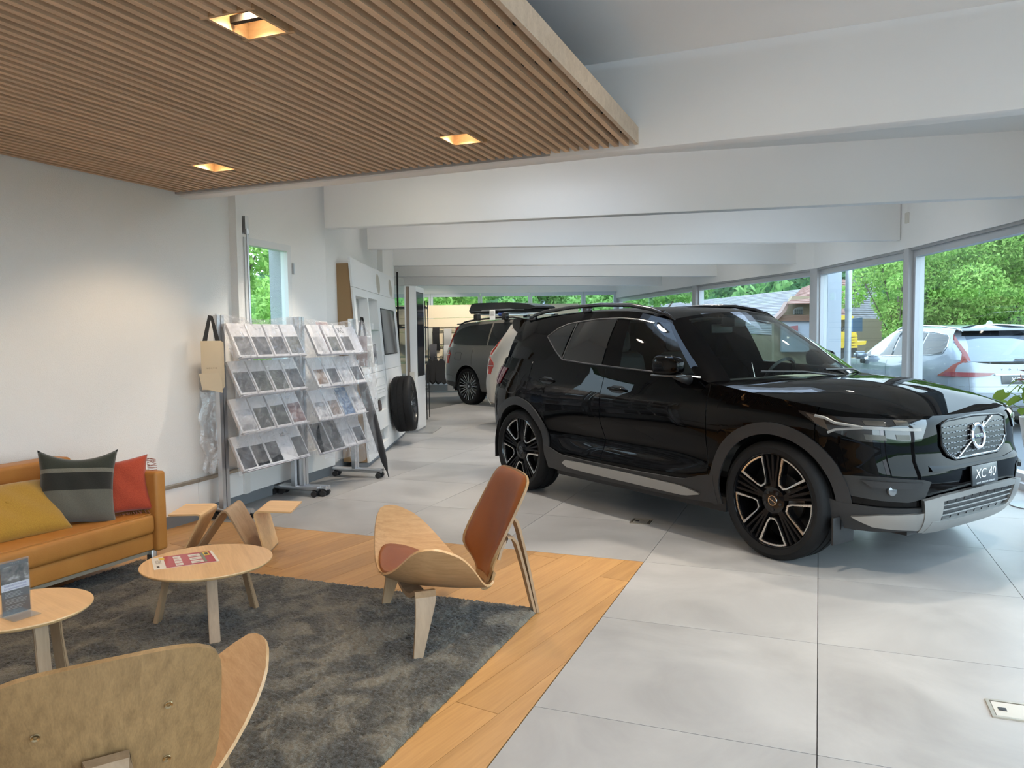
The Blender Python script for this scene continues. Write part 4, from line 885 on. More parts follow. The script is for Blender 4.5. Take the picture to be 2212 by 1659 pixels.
# ---- white accessory display leaning against the wall
M_DISP = P('display_white', (.74, .745, .74), .35)
BP = Vector((-1.53, 8.25, .05)); BA = Vector((.02, 2.8, 0)).normalized(); BU = Vector((-.16, 0, 2.185)).normalized(); BN = BA.cross(BU).normalized() * 1
if BN.x < 0: BN = -BN
dp = empty('accessory_display', (BP.x, BP.y, 0), 0, 'tall white leaning accessory display wall with cut-outs, screen and brown side', 'display stand'); BO = BP - Vector((BP.x, BP.y, 0))
def B(s, v, o): return BO + BA * s + BU * v + BN * o
def bbox(name, s0, s1, v0, v1, o0, o1, mat, par=dp):
    vs = [B(s, v, o) for o in (o0, o1) for s, v in ((s0, v0), (s1, v0), (s1, v1), (s0, v1))]; bm = bmesh.new(); bv = [bm.verts.new(p) for p in vs]
    for f in ((3, 2, 1, 0), (4, 5, 6, 7), (0, 1, 5, 4), (1, 2, 6, 5), (2, 3, 7, 6), (3, 0, 4, 7)): bm.faces.new([bv[i] for i in f])
    bmesh.ops.recalc_face_normals(bm, faces=bm.faces[:]); return bmobj(name, bm, mat, par)
HOLES = [(.11, .76, 1.00, 1.79), (.82, 1.385, 1.005, 1.80), (.82, 1.36, .09, .25), (.80, 1.36, .46, .62)]
xs = sorted({0, 2.84, .11, .76, .80, .82, 1.36, 1.385}); vz = sorted({0, 2.185, .09, .25, .46, .62, 1.0, 1.005, 1.79, 1.80, .935, 1.88})
bm = bmesh.new()
def inhole(s, v): return any(a < s < b_ and c_ < v < d_ for a, b_, c_, d_ in HOLES)
gp = .004
cells = {}
for i in range(len(xs) - 1):
    for j in range(len(vz) - 1):
        if inhole((xs[i] + xs[i + 1]) / 2, (vz[j] + vz[j + 1]) / 2): continue
        key = 'top_board' if vz[j] >= 1.88 else ('middle_board' if vz[j] >= .935 else 'lower_board'); cells.setdefault(key, []).append((xs[i], xs[i + 1], vz[j], vz[j + 1]))
for key, cl in cells.items():
    bm = bmesh.new()
    for s0, s1, v0, v1 in cl:
        if v1 == 1.88: v1 -= gp
        if v1 == .935: v1 -= gp
        vs = [B(s, v, o) for o in (-.022, 0) for s, v in ((s0, v0), (s1, v0), (s1, v1), (s0, v1))]; bv = [bm.verts.new(p) for p in vs]
        for f in ((3, 2, 1, 0), (4, 5, 6, 7), (0, 1, 5, 4), (1, 2, 6, 5), (2, 3, 7, 6), (3, 0, 4, 7)): bm.faces.new([bv[i] for i in f])
    bmesh.ops.recalc_face_normals(bm, faces=bm.faces[:]); bmobj(key, bm, M_DISP, dp)
# brown mdf side, top edge, niches
M_MDF = P('brown_mdf', (.30, .185, .085), .6)
vs = [B(0.02, .0, -.022), B(0.02, 2.13, -.022), Vector((-1.845 - BP.x, 8.27 - BP.y, 2.17)), Vector((-1.815 - BP.x, 8.27 - BP.y, .06))]; vs2 = [v + Vector((0, .018, 0)) for v in vs]
mesh('side_panel', vs + vs2, [(0, 1, 2, 3), (7, 6, 5, 4), (0, 4, 5, 1), (1, 5, 6, 2), (2, 6, 7, 3), (3, 7, 4, 0)], M_MDF, dp)
M_NI = P('niche_grey', (.42, .42, .40), .6)
for s0, s1, v0, v1 in HOLES:
    bbox('niche_back', s0 - .01, s1 + .01, v0 - .01, v1 + .01, -.115 if v0 > .5 else -.075, -.105 if v0 > .5 else -.068, M_NI); dpt = -.105 if v0 > .5 else -.068
    bbox('niche_side', s0 - .012, s0, v0, v1, dpt, -.02, M_DISP); bbox('niche_side', s1, s1 + .012, v0, v1, dpt, -.02, M_DISP); bbox('niche_side', s0, s1, v0 - .012, v0, dpt, -.02, M_DISP); bbox('niche_side', s0, s1, v1, v1 + .012, dpt, -.02, M_DISP)
bbox('niche_divider', .13, .74, 1.245, 1.262, -.10, .012, M_DISP); bbox('niche_divider', .13, .74, 1.34, 1.352, -.10, .004, M_DISP); bbox('glass_shelf', .83, 1.37, 1.42, 1.432, -.10, -.01, thin_glass('shelf_glass', (.75, .85, .82), .15))
for c_ in (1.57, 2.52):   # round speaker openings
    m_ = Matrix((BA, BU, BN)).transposed().to_4x4(); m_.translation = B(c_, 2.01, 0)
    lathe('round_opening', [(0, -.004), (.118, -.004), (.118, .003), (.128, .003), (.13, .0), (.13, -.006)], P('opening_rim', (.60, .57, .52), .5), dp, 40, 'Z', m_, 30, False); lathe('opening_mesh', [(0, .001), (.120, .001), (.120, -.003)], P('opening_beige', (.42, .39, .33), .8), dp, 40, 'Z', m_, 30, False)
sc = bbox('screen', 1.575, 2.57, 1.13, 1.69, .001, .012, P('screen_dark', (.045, .055, .065), .12)); bbox('screen_bezel', 1.56, 2.585, 1.115, 1.705, -.002, .008, M_BLK)
for s0, s1, v0, v1 in ((.83, 1.37, .76, .86), (.80, 1.37, .675, .72)):
    for a in ((s0, s1, v1 - .006, v1), (s0, s1, v0, v0 + .006), (s0, s0 + .012, v0, v1), (s1 - .012, s1, v0, v1)): bbox('frame_bar', *a, 0, .004, P('frame_line', (.56, .57, .56), .5))
bbox('cable', 1.50, 1.515, .66, 1.12, .001, .006, P('cable_grey', (.45, .45, .45), .5))
bbox('plinth', .03, 2.80, -.045, 0.0, -.16, -.03, M_GREY_SK)
# small goods in the niches
def good(name, s, v, o, lab, fn):
    e = empty(name, tuple(BP - BO + B(s, v, o)), 0, lab, 'accessory'); fn(e); return e
good('toy_car_box', 1.1, 1.432, -.055, 'small white box on the glass shelf of the display', lambda e: box('carton', (-.04, -.09, 0.002), (.03, .02, .075), M_DISP, e, .003))
good('ski_boot', 1.05, .47, -.035, 'dark brown figure in the lower niche of the white display', lambda e: (lathe('body', [(0, .0), (.03, .0), (.028, .07), (.02, .10), (.012, .12), (0, .13)], P('figure_brown', (.07, .05, .045), .5), e, 14), box('foot', (-.028, -.10, 0), (.028, .02, .03), P('figure_brown', (.07, .05, .045), .5), e, .008)))
good('bottle_holder', .86, .10, -.03, 'dark small holder standing in the bottom niche of display', lambda e: lathe('body', [(0, 0), (.028, 0), (.028, .07), (.02, .1), (0, .1)], P('holder_dark', (.05, .05, .055), .4), e, 14))
bbox('hook_bracket', .60, .66, 1.005, 1.035, .0, .05, M_DISP); bbox('hook_bracket', .64, .74, 1.05, 1.21, -.01, .006, P('tag_white', (.6, .6, .58), .5))
good('hanging_strap', 1.05, 1.02, -.05, 'dark grey folded strap lying in the tall display niche', lambda e: prism('strap', [(-.16, .0), (.19, .0), (.10, .24), (-.10, .22)], -.012, .012, P('strap_grey', (.09, .09, .10), .8), e, 'YZ'))
# ================================================================== WHEELS
def torus_tyre(parent, rt, wd, rr, name='tyre'):
    """axis = local y, outer face +y"""
    h = wd / 2; prof = [(rr - .012, -h * .80), (rr + .004, -h * .93), (rr + (rt - rr) * .45, -h), (rt - .022, -h * .93), (rt - .006, -h * .80), (rt, -h * .62)]
    gr = []
    for g_ in (-.42, -.14, .14, .42): gr += [(rt, (g_ - .035) * wd), (rt - .007, (g_ - .03) * wd), (rt - .007, (g_ + .03) * wd), (rt, (g_ + .035) * wd)]
    prof = prof + [p for p in gr if abs(p[1]) < h * .62] + [(rt, h * .62), (rt - .006, h * .80), (rt - .022, h * .93), (rr + (rt - rr) * .45, h), (rr + .004, h * .93), (rr - .012, h * .80)]
    bm = bmesh.new(); add_lathe(bm, prof, 72, 'Y', None, False)
    # side blocks of the tread
    o = bmobj(name, bm, M_TYRE, parent, True, 35); return o
k = NT('tyre_tread'); tcn = k.n('TexCoord'); sx_n = k.n('SeparateXYZ'); k.l(tcn.outputs['Object'], sx_n.inputs[0]); at = k.n('Math', operation='ARCTAN2'); k.l(sx_n.outputs['X'], at.inputs[0]); k.l(sx_n.outputs['Z'], at.inputs[1])
m1 = k.n('Math', operation='MULTIPLY_ADD', _1=46.); k.l(at, m1.inputs[0]); m1b = k.n('Math', operation='MULTIPLY', _1=60.); k.l(sx_n.outputs['Y'], m1b.inputs[0]); k.l(m1b, m1.inputs[2]); sn_ = k.n('Math', operation='SINE'); k.l(m1, sn_.inputs[0]); gt = k.n('Math', operation='GREATER_THAN', _1=-.75); k.l(sn_, gt.inputs[0])
ln = k.n('VectorMath', operation='LENGTH'); cb = k.n('CombineXYZ'); k.l(sx_n.outputs['X'], cb.inputs[0]); k.l(sx_n.outputs['Z'], cb.inputs[1]); k.l(cb, ln.inputs[0]); g2 = k.n('Math', operation='LESS_THAN', _1=.348); k.l(ln.outputs['Value'], g2.inputs[0]); mxm = k.n('Math', operation='MAXIMUM'); k.l(gt, mxm.inputs[0]); k.l(g2, mxm.inputs[1])
k.bump(mxm, 1., .006); k.b.inputs['Base Color'].default_value = (.009, .009, .0095, 1); k.b.inputs['Roughness'].default_value = .6; k.b.inputs['Specular IOR Level'].default_value = .2; M_TYRE = k.m
def rim_barrel(parent, rr, wd, mat):
    h = wd / 2; lathe('rim_barrel', [(rr, h * .86), (rr - .010, h * .90), (rr - .016, h * .80), (rr - .022, h * .3), (rr - .03, -h * .7), (rr - .02, -h * .8)], mat, parent, 64, 'Y', None, 40, False)
    lathe('brake_disc', [(.06, -.02), (.155, -.02), (.155, .0), (.075, .0), (.07, .035), (.0, .035)], P('brake_steel', (.30, .29, .28), .35, 1.), parent, 40, 'Y', None, 40, False)
    lathe('hub_back', [(0, -h * .55), (rr - .03, -h * .55), (rr - .03, -h * .5), (0, -h * .5)], M_BLK, parent, 32, 'Y')
    prism('brake_caliper', arc(0, 0, .165, R(-28), R(28), 8) + arc(0, 0, .105, R(28), R(-28), 8), -.035, .03, P('caliper_grey', (.28, .28, .28), .4, .6), parent, 'XZ', .004)
def pol(r_, a): return (r_ * math.sin(a), r_ * math.cos(a))
def wheel_a(root, rr=.262, rt=.354, wd=.242, y0=None, silver=True):
    """five trapezoid windows outlined in silver between black twin spokes"""
    h = wd / 2; yf = h * .80
    torus_tyre(root, rt, wd, rr); rim_barrel(root, rr, wd, M_BLKG)
    lathe('hub', [(0, yf - .03), (.082, yf - .03), (.080, yf - .010), (.05, yf - .004), (.034, yf - .004), (0, yf - .004)], M_BLKG, root, 40, 'Y')
    lathe('hub_cap', [(.027, yf), (.031, yf), (.033, yf - .006)], M_CHROME, root, 28, 'Y', None, 40, False); lathe('hub_badge', [(0, yf - .001), (.027, yf - .001), (.027, yf - .004)], M_BLK, root, 24, 'Y', None, 40, False)
    box('badge_bar', (-.022, yf - .003, -.002), (.022, yf + .0005, .002), M_CHROME, root, 0, 2, Matrix.Rotation(R(-30), 4, 'Y'))
    for kk in range(5):
        a = 2 * PI * (kk + .5) / 5
        lathe('wheel_bolt', [(0, yf - .012), (.011, yf - .012), (.010, yf + .0), (0, yf + .0)], M_BLK, root, 8, 'Y', Matrix.Translation((.056 * math.sin(a), 0, .056 * math.cos(a))))
    for kk in range(5):
        ac = 2 * PI * kk / 5 + ROT5[0]; ro = rr - .019; ri = .108
        # window frame: outer trapezoid / inner trapezoid
        def loop(d_r0, d_r1, da0, da1):
            o_ = [pol(ro - d_r1, ac + t * (R(21.5) - da1)) for t in [-1 + 2 * q / 10 for q in range(11)]]
            i_ = [pol(ri + d_r0, ac + t * (R(11.) - da0)) for t in (1, -1)]
            e0 = pol(ri + .026 + d_r0, ac + (R(16.5) - da0 * .8)); e1 = pol(ri + .026 + d_r0, ac - (R(16.5) - da0 * .8))
            return o_ + [e0] + i_ + [e1]
        L0 = loop(0, 0, 0, 0); L1 = loop(.010, .0095, R(3.0), R(3.4)); n = len(L0); bm = bmesh.new(); yo = lambda p: yf + .004 - .02 * (1 - math.hypot(*p) / rr) * 0 - .012 * (math.hypot(*p) / rr) ** 2 * 0
        A_ = [bm.verts.new((p[0], yf + .0015, p[1])) for p in L0]; B_ = [bm.verts.new((p[0], yf - .001, p[1])) for p in L1]; A2 = [bm.verts.new((p[0], yf - .014, p[1])) for p in L0]; B2 = [bm.verts.new((p[0], yf - .016, p[1])) for p in L1]
        for q in range(n):
            q2 = (q + 1) % n; bm.faces.new((A_[q], A_[q2], B_[q2], B_[q])); bm.faces.new((A_[q], A2[q], A2[q2], A_[q2])); bm.faces.new((B_[q2], B2[q2], B2[q], B_[q]))
        bmesh.ops.recalc_face_normals(bm, faces=bm.faces[:]); bmobj('spoke_frame', bm, M_RIMS, root)
        # black inner walls of the frame
        bm = bmesh.new(); A_ = [bm.verts.new((p[0], yf - .013, p[1])) for p in L0]; B_ = [bm.verts.new((p[0], yf - .075, p[1] * .97)) for p in [(p[0] * .98, p[1] * .98) for p in L0]]
        for q in range(n): bm.faces.new((A_[q], A_[(q + 1) % n], B_[(q + 1) % n], B_[q]))
        bmobj('spoke_wall', bm, M_BLKG, root)
        # the three black ribs in the gap beside the window
        ag = ac + PI / 5
        for da, w_ in ((-9.0, .0085), (0, .0095), (9.0, .0085)):
            p0 = pol(.06, ag + R(da) * .6); p1 = pol(rr - .008, ag + R(da) * .98); tx = Vector((p1[0] - p0[0], 0, p1[1] - p0[1])).normalized(); sdv = tx.cross(Vector((0, 1, 0)))
            bm = bmesh.new(); c0, c1 = Vector((p0[0], 0, p0[1])), Vector((p1[0], 0, p1[1])); vv = []
            for c_, y_ in ((c0, yf - .012), (c1, yf - .004)):
                vv.append([bm.verts.new(c_ + sdv * w_ + Vector((0, y_ - .05, 0))), bm.verts.new(c_ + sdv * w_ * .8 + Vector((0, y_, 0))), bm.verts.new(c_ - sdv * w_ * .8 + Vector((0, y_, 0))), bm.verts.new(c_ - sdv * w_ + Vector((0, y_ - .05, 0)))])
            for q in range(4): bm.faces.new((vv[0][q], vv[0][(q + 1) % 4], vv[1][(q + 1) % 4], vv[1][q]))
            bmesh.ops.recalc_face_normals(bm, faces=bm.faces[:]); bmobj('spoke', bm, P('spoke_black', (.006, .006, .007), .35, 0, 0., .25), root)
ROT5 = [R(0)]
M_RIMS = P('diamond_cut_rim', (.62, .60, .57), .28, 1.)
def wheel_b(root, rr=.272, rt=.372, wd=.255, n=20, mat=None):
    """many slim bright spokes"""
    mat = mat or P('rim_bright', (.55, .54, .53), .3, 1.); h = wd / 2; yf = h * .78; torus_tyre(root, rt, wd, rr); rim_barrel(root, rr, wd, P('rim_black', (.02, .02, .02), .3))
    lathe('rim_lip', [(rr - .014, yf + .004), (rr - .004, yf + .006), (rr, yf)], mat, root, 60, 'Y', None, 40, False)
    lathe('hub', [(0, yf - .04), (.07, yf - .04), (.064, yf - .016), (.03, yf - .010), (0, yf - .010)], P('rim_black', (.02, .02, .02), .3), root, 30, 'Y'); lathe('hub_cap', [(0, yf - .006), (.026, yf - .006), (.028, yf - .012)], M_CHROME, root, 20, 'Y', None, 40, False)
    for kk in range(n):
        a = 2 * PI * kk / n; hw = .0055 if kk % 2 else .0125
        p0, p1 = pol(.058, a), pol(rr - .010, a); tx = Vector((p1[0] - p0[0], 0, p1[1] - p0[1])).normalized(); sv = tx.cross(Vector((0, 1, 0))); bm = bmesh.new(); vv = []
        for c_, y_, w_ in ((Vector((p0[0], 0, p0[1])), yf - .02, hw * .45), (Vector((p1[0], 0, p1[1])), yf + .002, hw)):
            vv.append([bm.verts.new(c_ + sv * w_ + Vector((0, y_ - .03, 0))), bm.verts.new(c_ + sv * w_ + Vector((0, y_, 0))), bm.verts.new(c_ - sv * w_ + Vector((0, y_, 0))), bm.verts.new(c_ - sv * w_ + Vector((0, y_ - .03, 0)))])
        for q in range(4): bm.faces.new((vv[0][q], vv[0][(q + 1) % 4], vv[1][(q + 1) % 4], vv[1][q]))
        bmesh.ops.recalc_face_normals(bm, faces=bm.faces[:]); bmobj('spoke', bm, mat, root)
# wheel mounted on the white display
wt = empty('display_wheel', tuple(BP - BO + B(1.80, .465, .16)), 0, 'black tyre with alloy rim mounted on the white display', 'wheel')
wt.rotation_euler = Matrix((-BA, BN, BU)).transposed().to_euler() if (-BA).cross(BN).dot(BU) > 0 else Matrix((BA, BN, BU)).transposed().to_euler()
wheel_b(wt, .25, .36, .26, 14, P('rim_grey', (.36, .36, .36), .3, 1.))
bbox('wheel_bracket', 1.72, 1.88, .38, .55, -.02, .10, M_BLK)
# ---- white kiosk with the tall screen
ks = empty('screen_kiosk', (-1.36, 11.2, 0), math.atan2(.05, .56) - R(90) + R(90), 'slim white kiosk with a tall dark screen', 'kiosk'); ks.rotation_euler = (0, 0, 0)
kd = Vector((.05, .56, 0)).normalized(); kn = Vector((kd.y, -kd.x, 0))
obox('body', (0, 0, 0), kd, kn, 0, .57, -.10, 0, .045, 2.11, M_DISP, ks, .004); obox('screen', (0, 0, 0), kd, kn, .045, .50, 0, .006, .83, 2.02, P('screen_black', (.02, .022, .03), .1), ks); obox('screen_frame', (0, 0, 0), kd, kn, .03, .515, -.002, .004, .815, 2.035, M_BLK, ks)
obox('back_leaf', (0, 0, 0), kd, kn, -.015, .1, -.165, -.145, .03, 2.11, M_DISP, ks); obox('brown_strip', (0, 0, 0), kd, kn, -.004, .3, -.145, -.105, .05, 2.11, P('strip_brown', (.22, .17, .13), .5), ks)
obox('base_plate', (0, 0, 0), kd, kn, -.06, .66, -.26, .22, .0005, .012, P('base_steel', (.50, .50, .50), .35, .8), ks); obox('plinth', (0, 0, 0), kd, kn, .01, .56, -.16, -.01, .012, .045, P('plinth_grey', (.38, .38, .38), .5), ks)
obox('leaflet_holder', (0, 0, 0), kd, kn, -.05, -.012, -.10, -.04, .15, .88, P('holder_cream', (.60, .57, .50), .5), ks)
# black edged glass door leaf at the end of the wall
dr = empty('door_1', (-1.70, 11.74, 0)); S(dr); box('leaf_edge', (-.012, 0, .0), (.012, .03, 2.36), M_BLKG, dr); box('pane', (-.004, .03, .05), (.004, .75, 2.3), M_GLASS, dr)
# ---- glass shelf unit behind
gs = empty('glass_shelf_unit', (-2.0, 13.15, 0), 0, 'glass shelf unit with thin black rods between display and kiosk', 'shelf unit')
for x, y in ((-.42, -.15), (.57, -.15), (.57, .25), (-.42, .25)):
    tube('rod', [(x, y, .0), (x, y, 1.98)], .008, M_BLK, gs, 8)
for z in (.50, .94, 1.04, 1.53, 1.86):
    box('shelf', (-.42, -.15, z), (.57, .25, z + .03), P('shelf_dark', (.03, .035, .035), .3) if z > 1.5 or z < .6 else thin_glass('shelf_glass', (.75, .85, .82), .15), gs)
    for x in (-.42, .57): lathe('rod_joint', [(0, -.016), (.018, -.016), (.018, .016), (0, .016)], M_BLK, gs, 10, 'Z', Matrix.Translation((x, -.15, z + .015)))
bgb = empty('straw_bag', (-1.83, 13.2, 1.561), 0, 'brown rounded travel bag on the upper glass shelf', 'bag'); lathe('body', [(0, 0), (.17, 0), (.185, .04), (.17, .15), (.12, .24), (.05, .275), (0, .28)], fabric('bag_brown', (.20, .125, .07), (.14, .085, .045), 120.), bgb, 24); tube('handle', [(-.05, 0, .27), (-.03, 0, .31), (.03, 0, .31), (.05, 0, .27)], .008, M_BLK, bgb, 8)
for i, (x, z, r_) in enumerate(((-1.90, 1.22, .085), (-1.78, 1.165, .09), (-1.92, 1.13, .055), (-1.72, 1.25, .05))):
    e = empty('plate', (x, 13.16 - .03 * i, z), 0, ['cream disc shaped plate, upper left of the glass shelf group', 'white disc shaped plate, largest on the glass shelf', 'beige disc shaped plate, lowest on the glass shelf', 'small white disc shaped plate on the right of the shelf'][i], 'plate', 'discs on the glass shelf'); lathe('disc', [(0, -.012), (r_, -.008), (r_, .004), (r_ * .7, .012), (0, .012)], P('disc_%d' % i, [(.62, .52, .38), (.5, .5, .48), (.6, .5, .36), (.66, .64, .6)][i], .6), e, 24, 'Y')
e = empty('carton', (-1.92, 13.15, .53), 0, 'white carton on the bottom shelf of the glass unit', 'box'); box('carton_body', (-.13, -.1, 0), (.08, .1, .17), M_DISP, e, .004); box('lid_flap', (-.13, -.1, .17), (.08, 0, .176), M_DISP, e)
# ---- beige slat wall with mat samples and bags
sw = empty('sample_wall', (-2.9, 19.75, 0), 0, 'cream panelled sample wall under the far strip window', 'display wall'); M_CREAM = P('cream_panel', (.78, .68, .50), .5)
for i, (z0, z1) in enumerate(((.47, .80), (.806, 1.15), (1.156, 1.50), (1.506, 1.85), (1.856, 2.18))): box('panel', (0, 0, z0), (4.6, .04, z1), M_CREAM, sw)
box('lower_panel', (0, .01, .16), (4.6, .04, .465), P('lower_grey', (.55, .58, .62), .5), sw); box('kick_board', (0, .0, 0), (4.6, .04, .155), P('kick_grey', (.20, .20, .20), .6), sw)
for z in (1.48, 1.62, 1.13, 1.19, .86): box('rail', (.4, -.02, z), (4.4, 0, z + .012), P('rail_dark', (.28, .25, .2), .4, .5), sw)
def mat_sample(px, z1, w_, h_, col, label, nm='mat_sample'):
    x = (px - 1106) / 1682 * 19.6; e = empty(nm, (x, 19.62, z1), 0, label, 'mat', 'hanging mat samples'); G = []
    for j in range(13):
        t = j / 12; y = -.02 - .055 * math.sin(t * PI * 1.4) - .01; G.append([Vector((w_ * (q / 4 - .5) + .01 * math.sin(5 * t) * 0, y + .02, -h_ * t)) for q in range(5)])
    slab_grid('mat', G, normals(G), .008, P('mat_%s' % label[:9].replace(' ', '_'), col, .9), e); box('hanger_bar', (-w_ / 2 - .12, .0, -.004), (w_ / 2 + .45, .012, .006), P('rail_dark', (.28, .25, .2), .4, .5), e)
    for hx in (-w_ / 2 + .02, w_ / 2 - .02): box('hanger_arm', (hx, .012, -.004), (hx + .012, .10, .006), P('rail_dark', (.28, .25, .2), .4, .5), e)
mat_sample(925, 1.60, .24, .55, (.42, .42, .38), 'light grey mat sample at left of upper row'); mat_sample(944, 1.62, .17, .58, (.012, .012, .014), 'black mat sample in the upper row'); mat_sample(969, 1.58, .19, .55, (.38, .38, .37), 'pale grey mat sample between black and dark ones')
mat_sample(994, 1.62, .19, .58, (.09, .09, .10), 'charcoal mat sample beside the spoiler of the grey car'); mat_sample(1034, 1.62, .17, .5, (.014, .014, .015), 'black mat sample half hidden by the roof box')
mat_sample(937, 1.20, .18, .50, (.06, .06, .07), 'dark grey mat sample in the lower row'); mat_sample(968, 1.18, .19, .50, (.4, .4, .4), 'light mat sample in the lower row'); mat_sample(984, 1.20, .19, .50, (.05, .035, .035), 'very dark brown mat sample in the lower row')
for i, (px, w_) in enumerate(((929, .30), (941, .34), (954, .36))):
    x = (px - 1106) / 1682 * 19.5; e = empty('carry_bag', (x, 19.56 - .03 * i, .90), 0, ['black fabric bag on a hook, first from the kiosk', 'black fabric bag on a hook, middle of three', 'black fabric bag on a hook, beside the grey car'][i], 'bag', 'black bags on the wall hooks')
    prism('cloth', [(-.04, -.07), (.04, -.07), (.10, -.15), (w_ / 2, -.42), (w_ / 2 - .02, -.66), (.05, -.72), (-.02, -.64), (-.08, -.70), (-w_ / 2 + .03, -.6), (-w_ / 2 + .04, -.3)], -.03, .03, fabric('bag_black', (.014, .014, .015), (.009, .009, .01), 100.), e, 'XZ', .012)
    tube('handle', [(-.035, 0, -.08), (-.035, 0, -.02), (0, 0, .005), (.035, 0, -.02), (.035, 0, -.08)], .008, M_BLK, e, 6); tube('hook', [(0, -.05, .0), (0, .19, .0)], .005, M_SILV, e, 6)
# ================================================================== CARS
def carpaint(name, col, rough=.25, metal=0., flake=0., spec=.5, coat=1.):
    if name in MATS: return MATS[name]
    k = NT(name); k.b.inputs['Base Color'].default_value = (*col, 1); k.b.inputs['Roughness'].default_value = rough; k.b.inputs['Metallic'].default_value = metal; k.b.inputs['Coat Weight'].default_value = coat; k.b.inputs['Coat Roughness'].default_value = .012; k.b.inputs['Specular IOR Level'].default_value = spec
    if flake:
        v = k.n('TexVoronoi', i_Scale=900.); k.l(k.coords(), v.inputs[0]); hv = k.n('HueSaturation'); hv.inputs['Color'].default_value = (*col, 1); mr = k.n('MapRange', _1=0., _2=1., _3=1 - flake, _4=1 + flake); sp_ = k.n('SeparateColor'); k.l(v.outputs['Color'], sp_.inputs[0]); k.l(sp_, mr.inputs[0]); k.l(mr, hv.inputs['Value']); k.l(hv, k.b.inputs['Base Color'])
    MATS[name] = k.m; return k.m
M_PL = P('cladding_black', (.020, .020, .021), .5); M_SEAT = P('seat_charcoal', (.022, .022, .024), .7); M_PRIV = P('privacy_glass', (.006, .007, .008), .04, 0, .3)
M_WS = thin_glass('windscreen_glass', (.66, .74, .71), .06); M_SG = thin_glass('side_glass', (.52, .58, .56), .07)
M_RED = P('lamp_red', (.55, .035, .018), .12, 0, .5); M_LAMPD = P('lamp_dark', (.012, .013, .015), .08, 0, 1.)
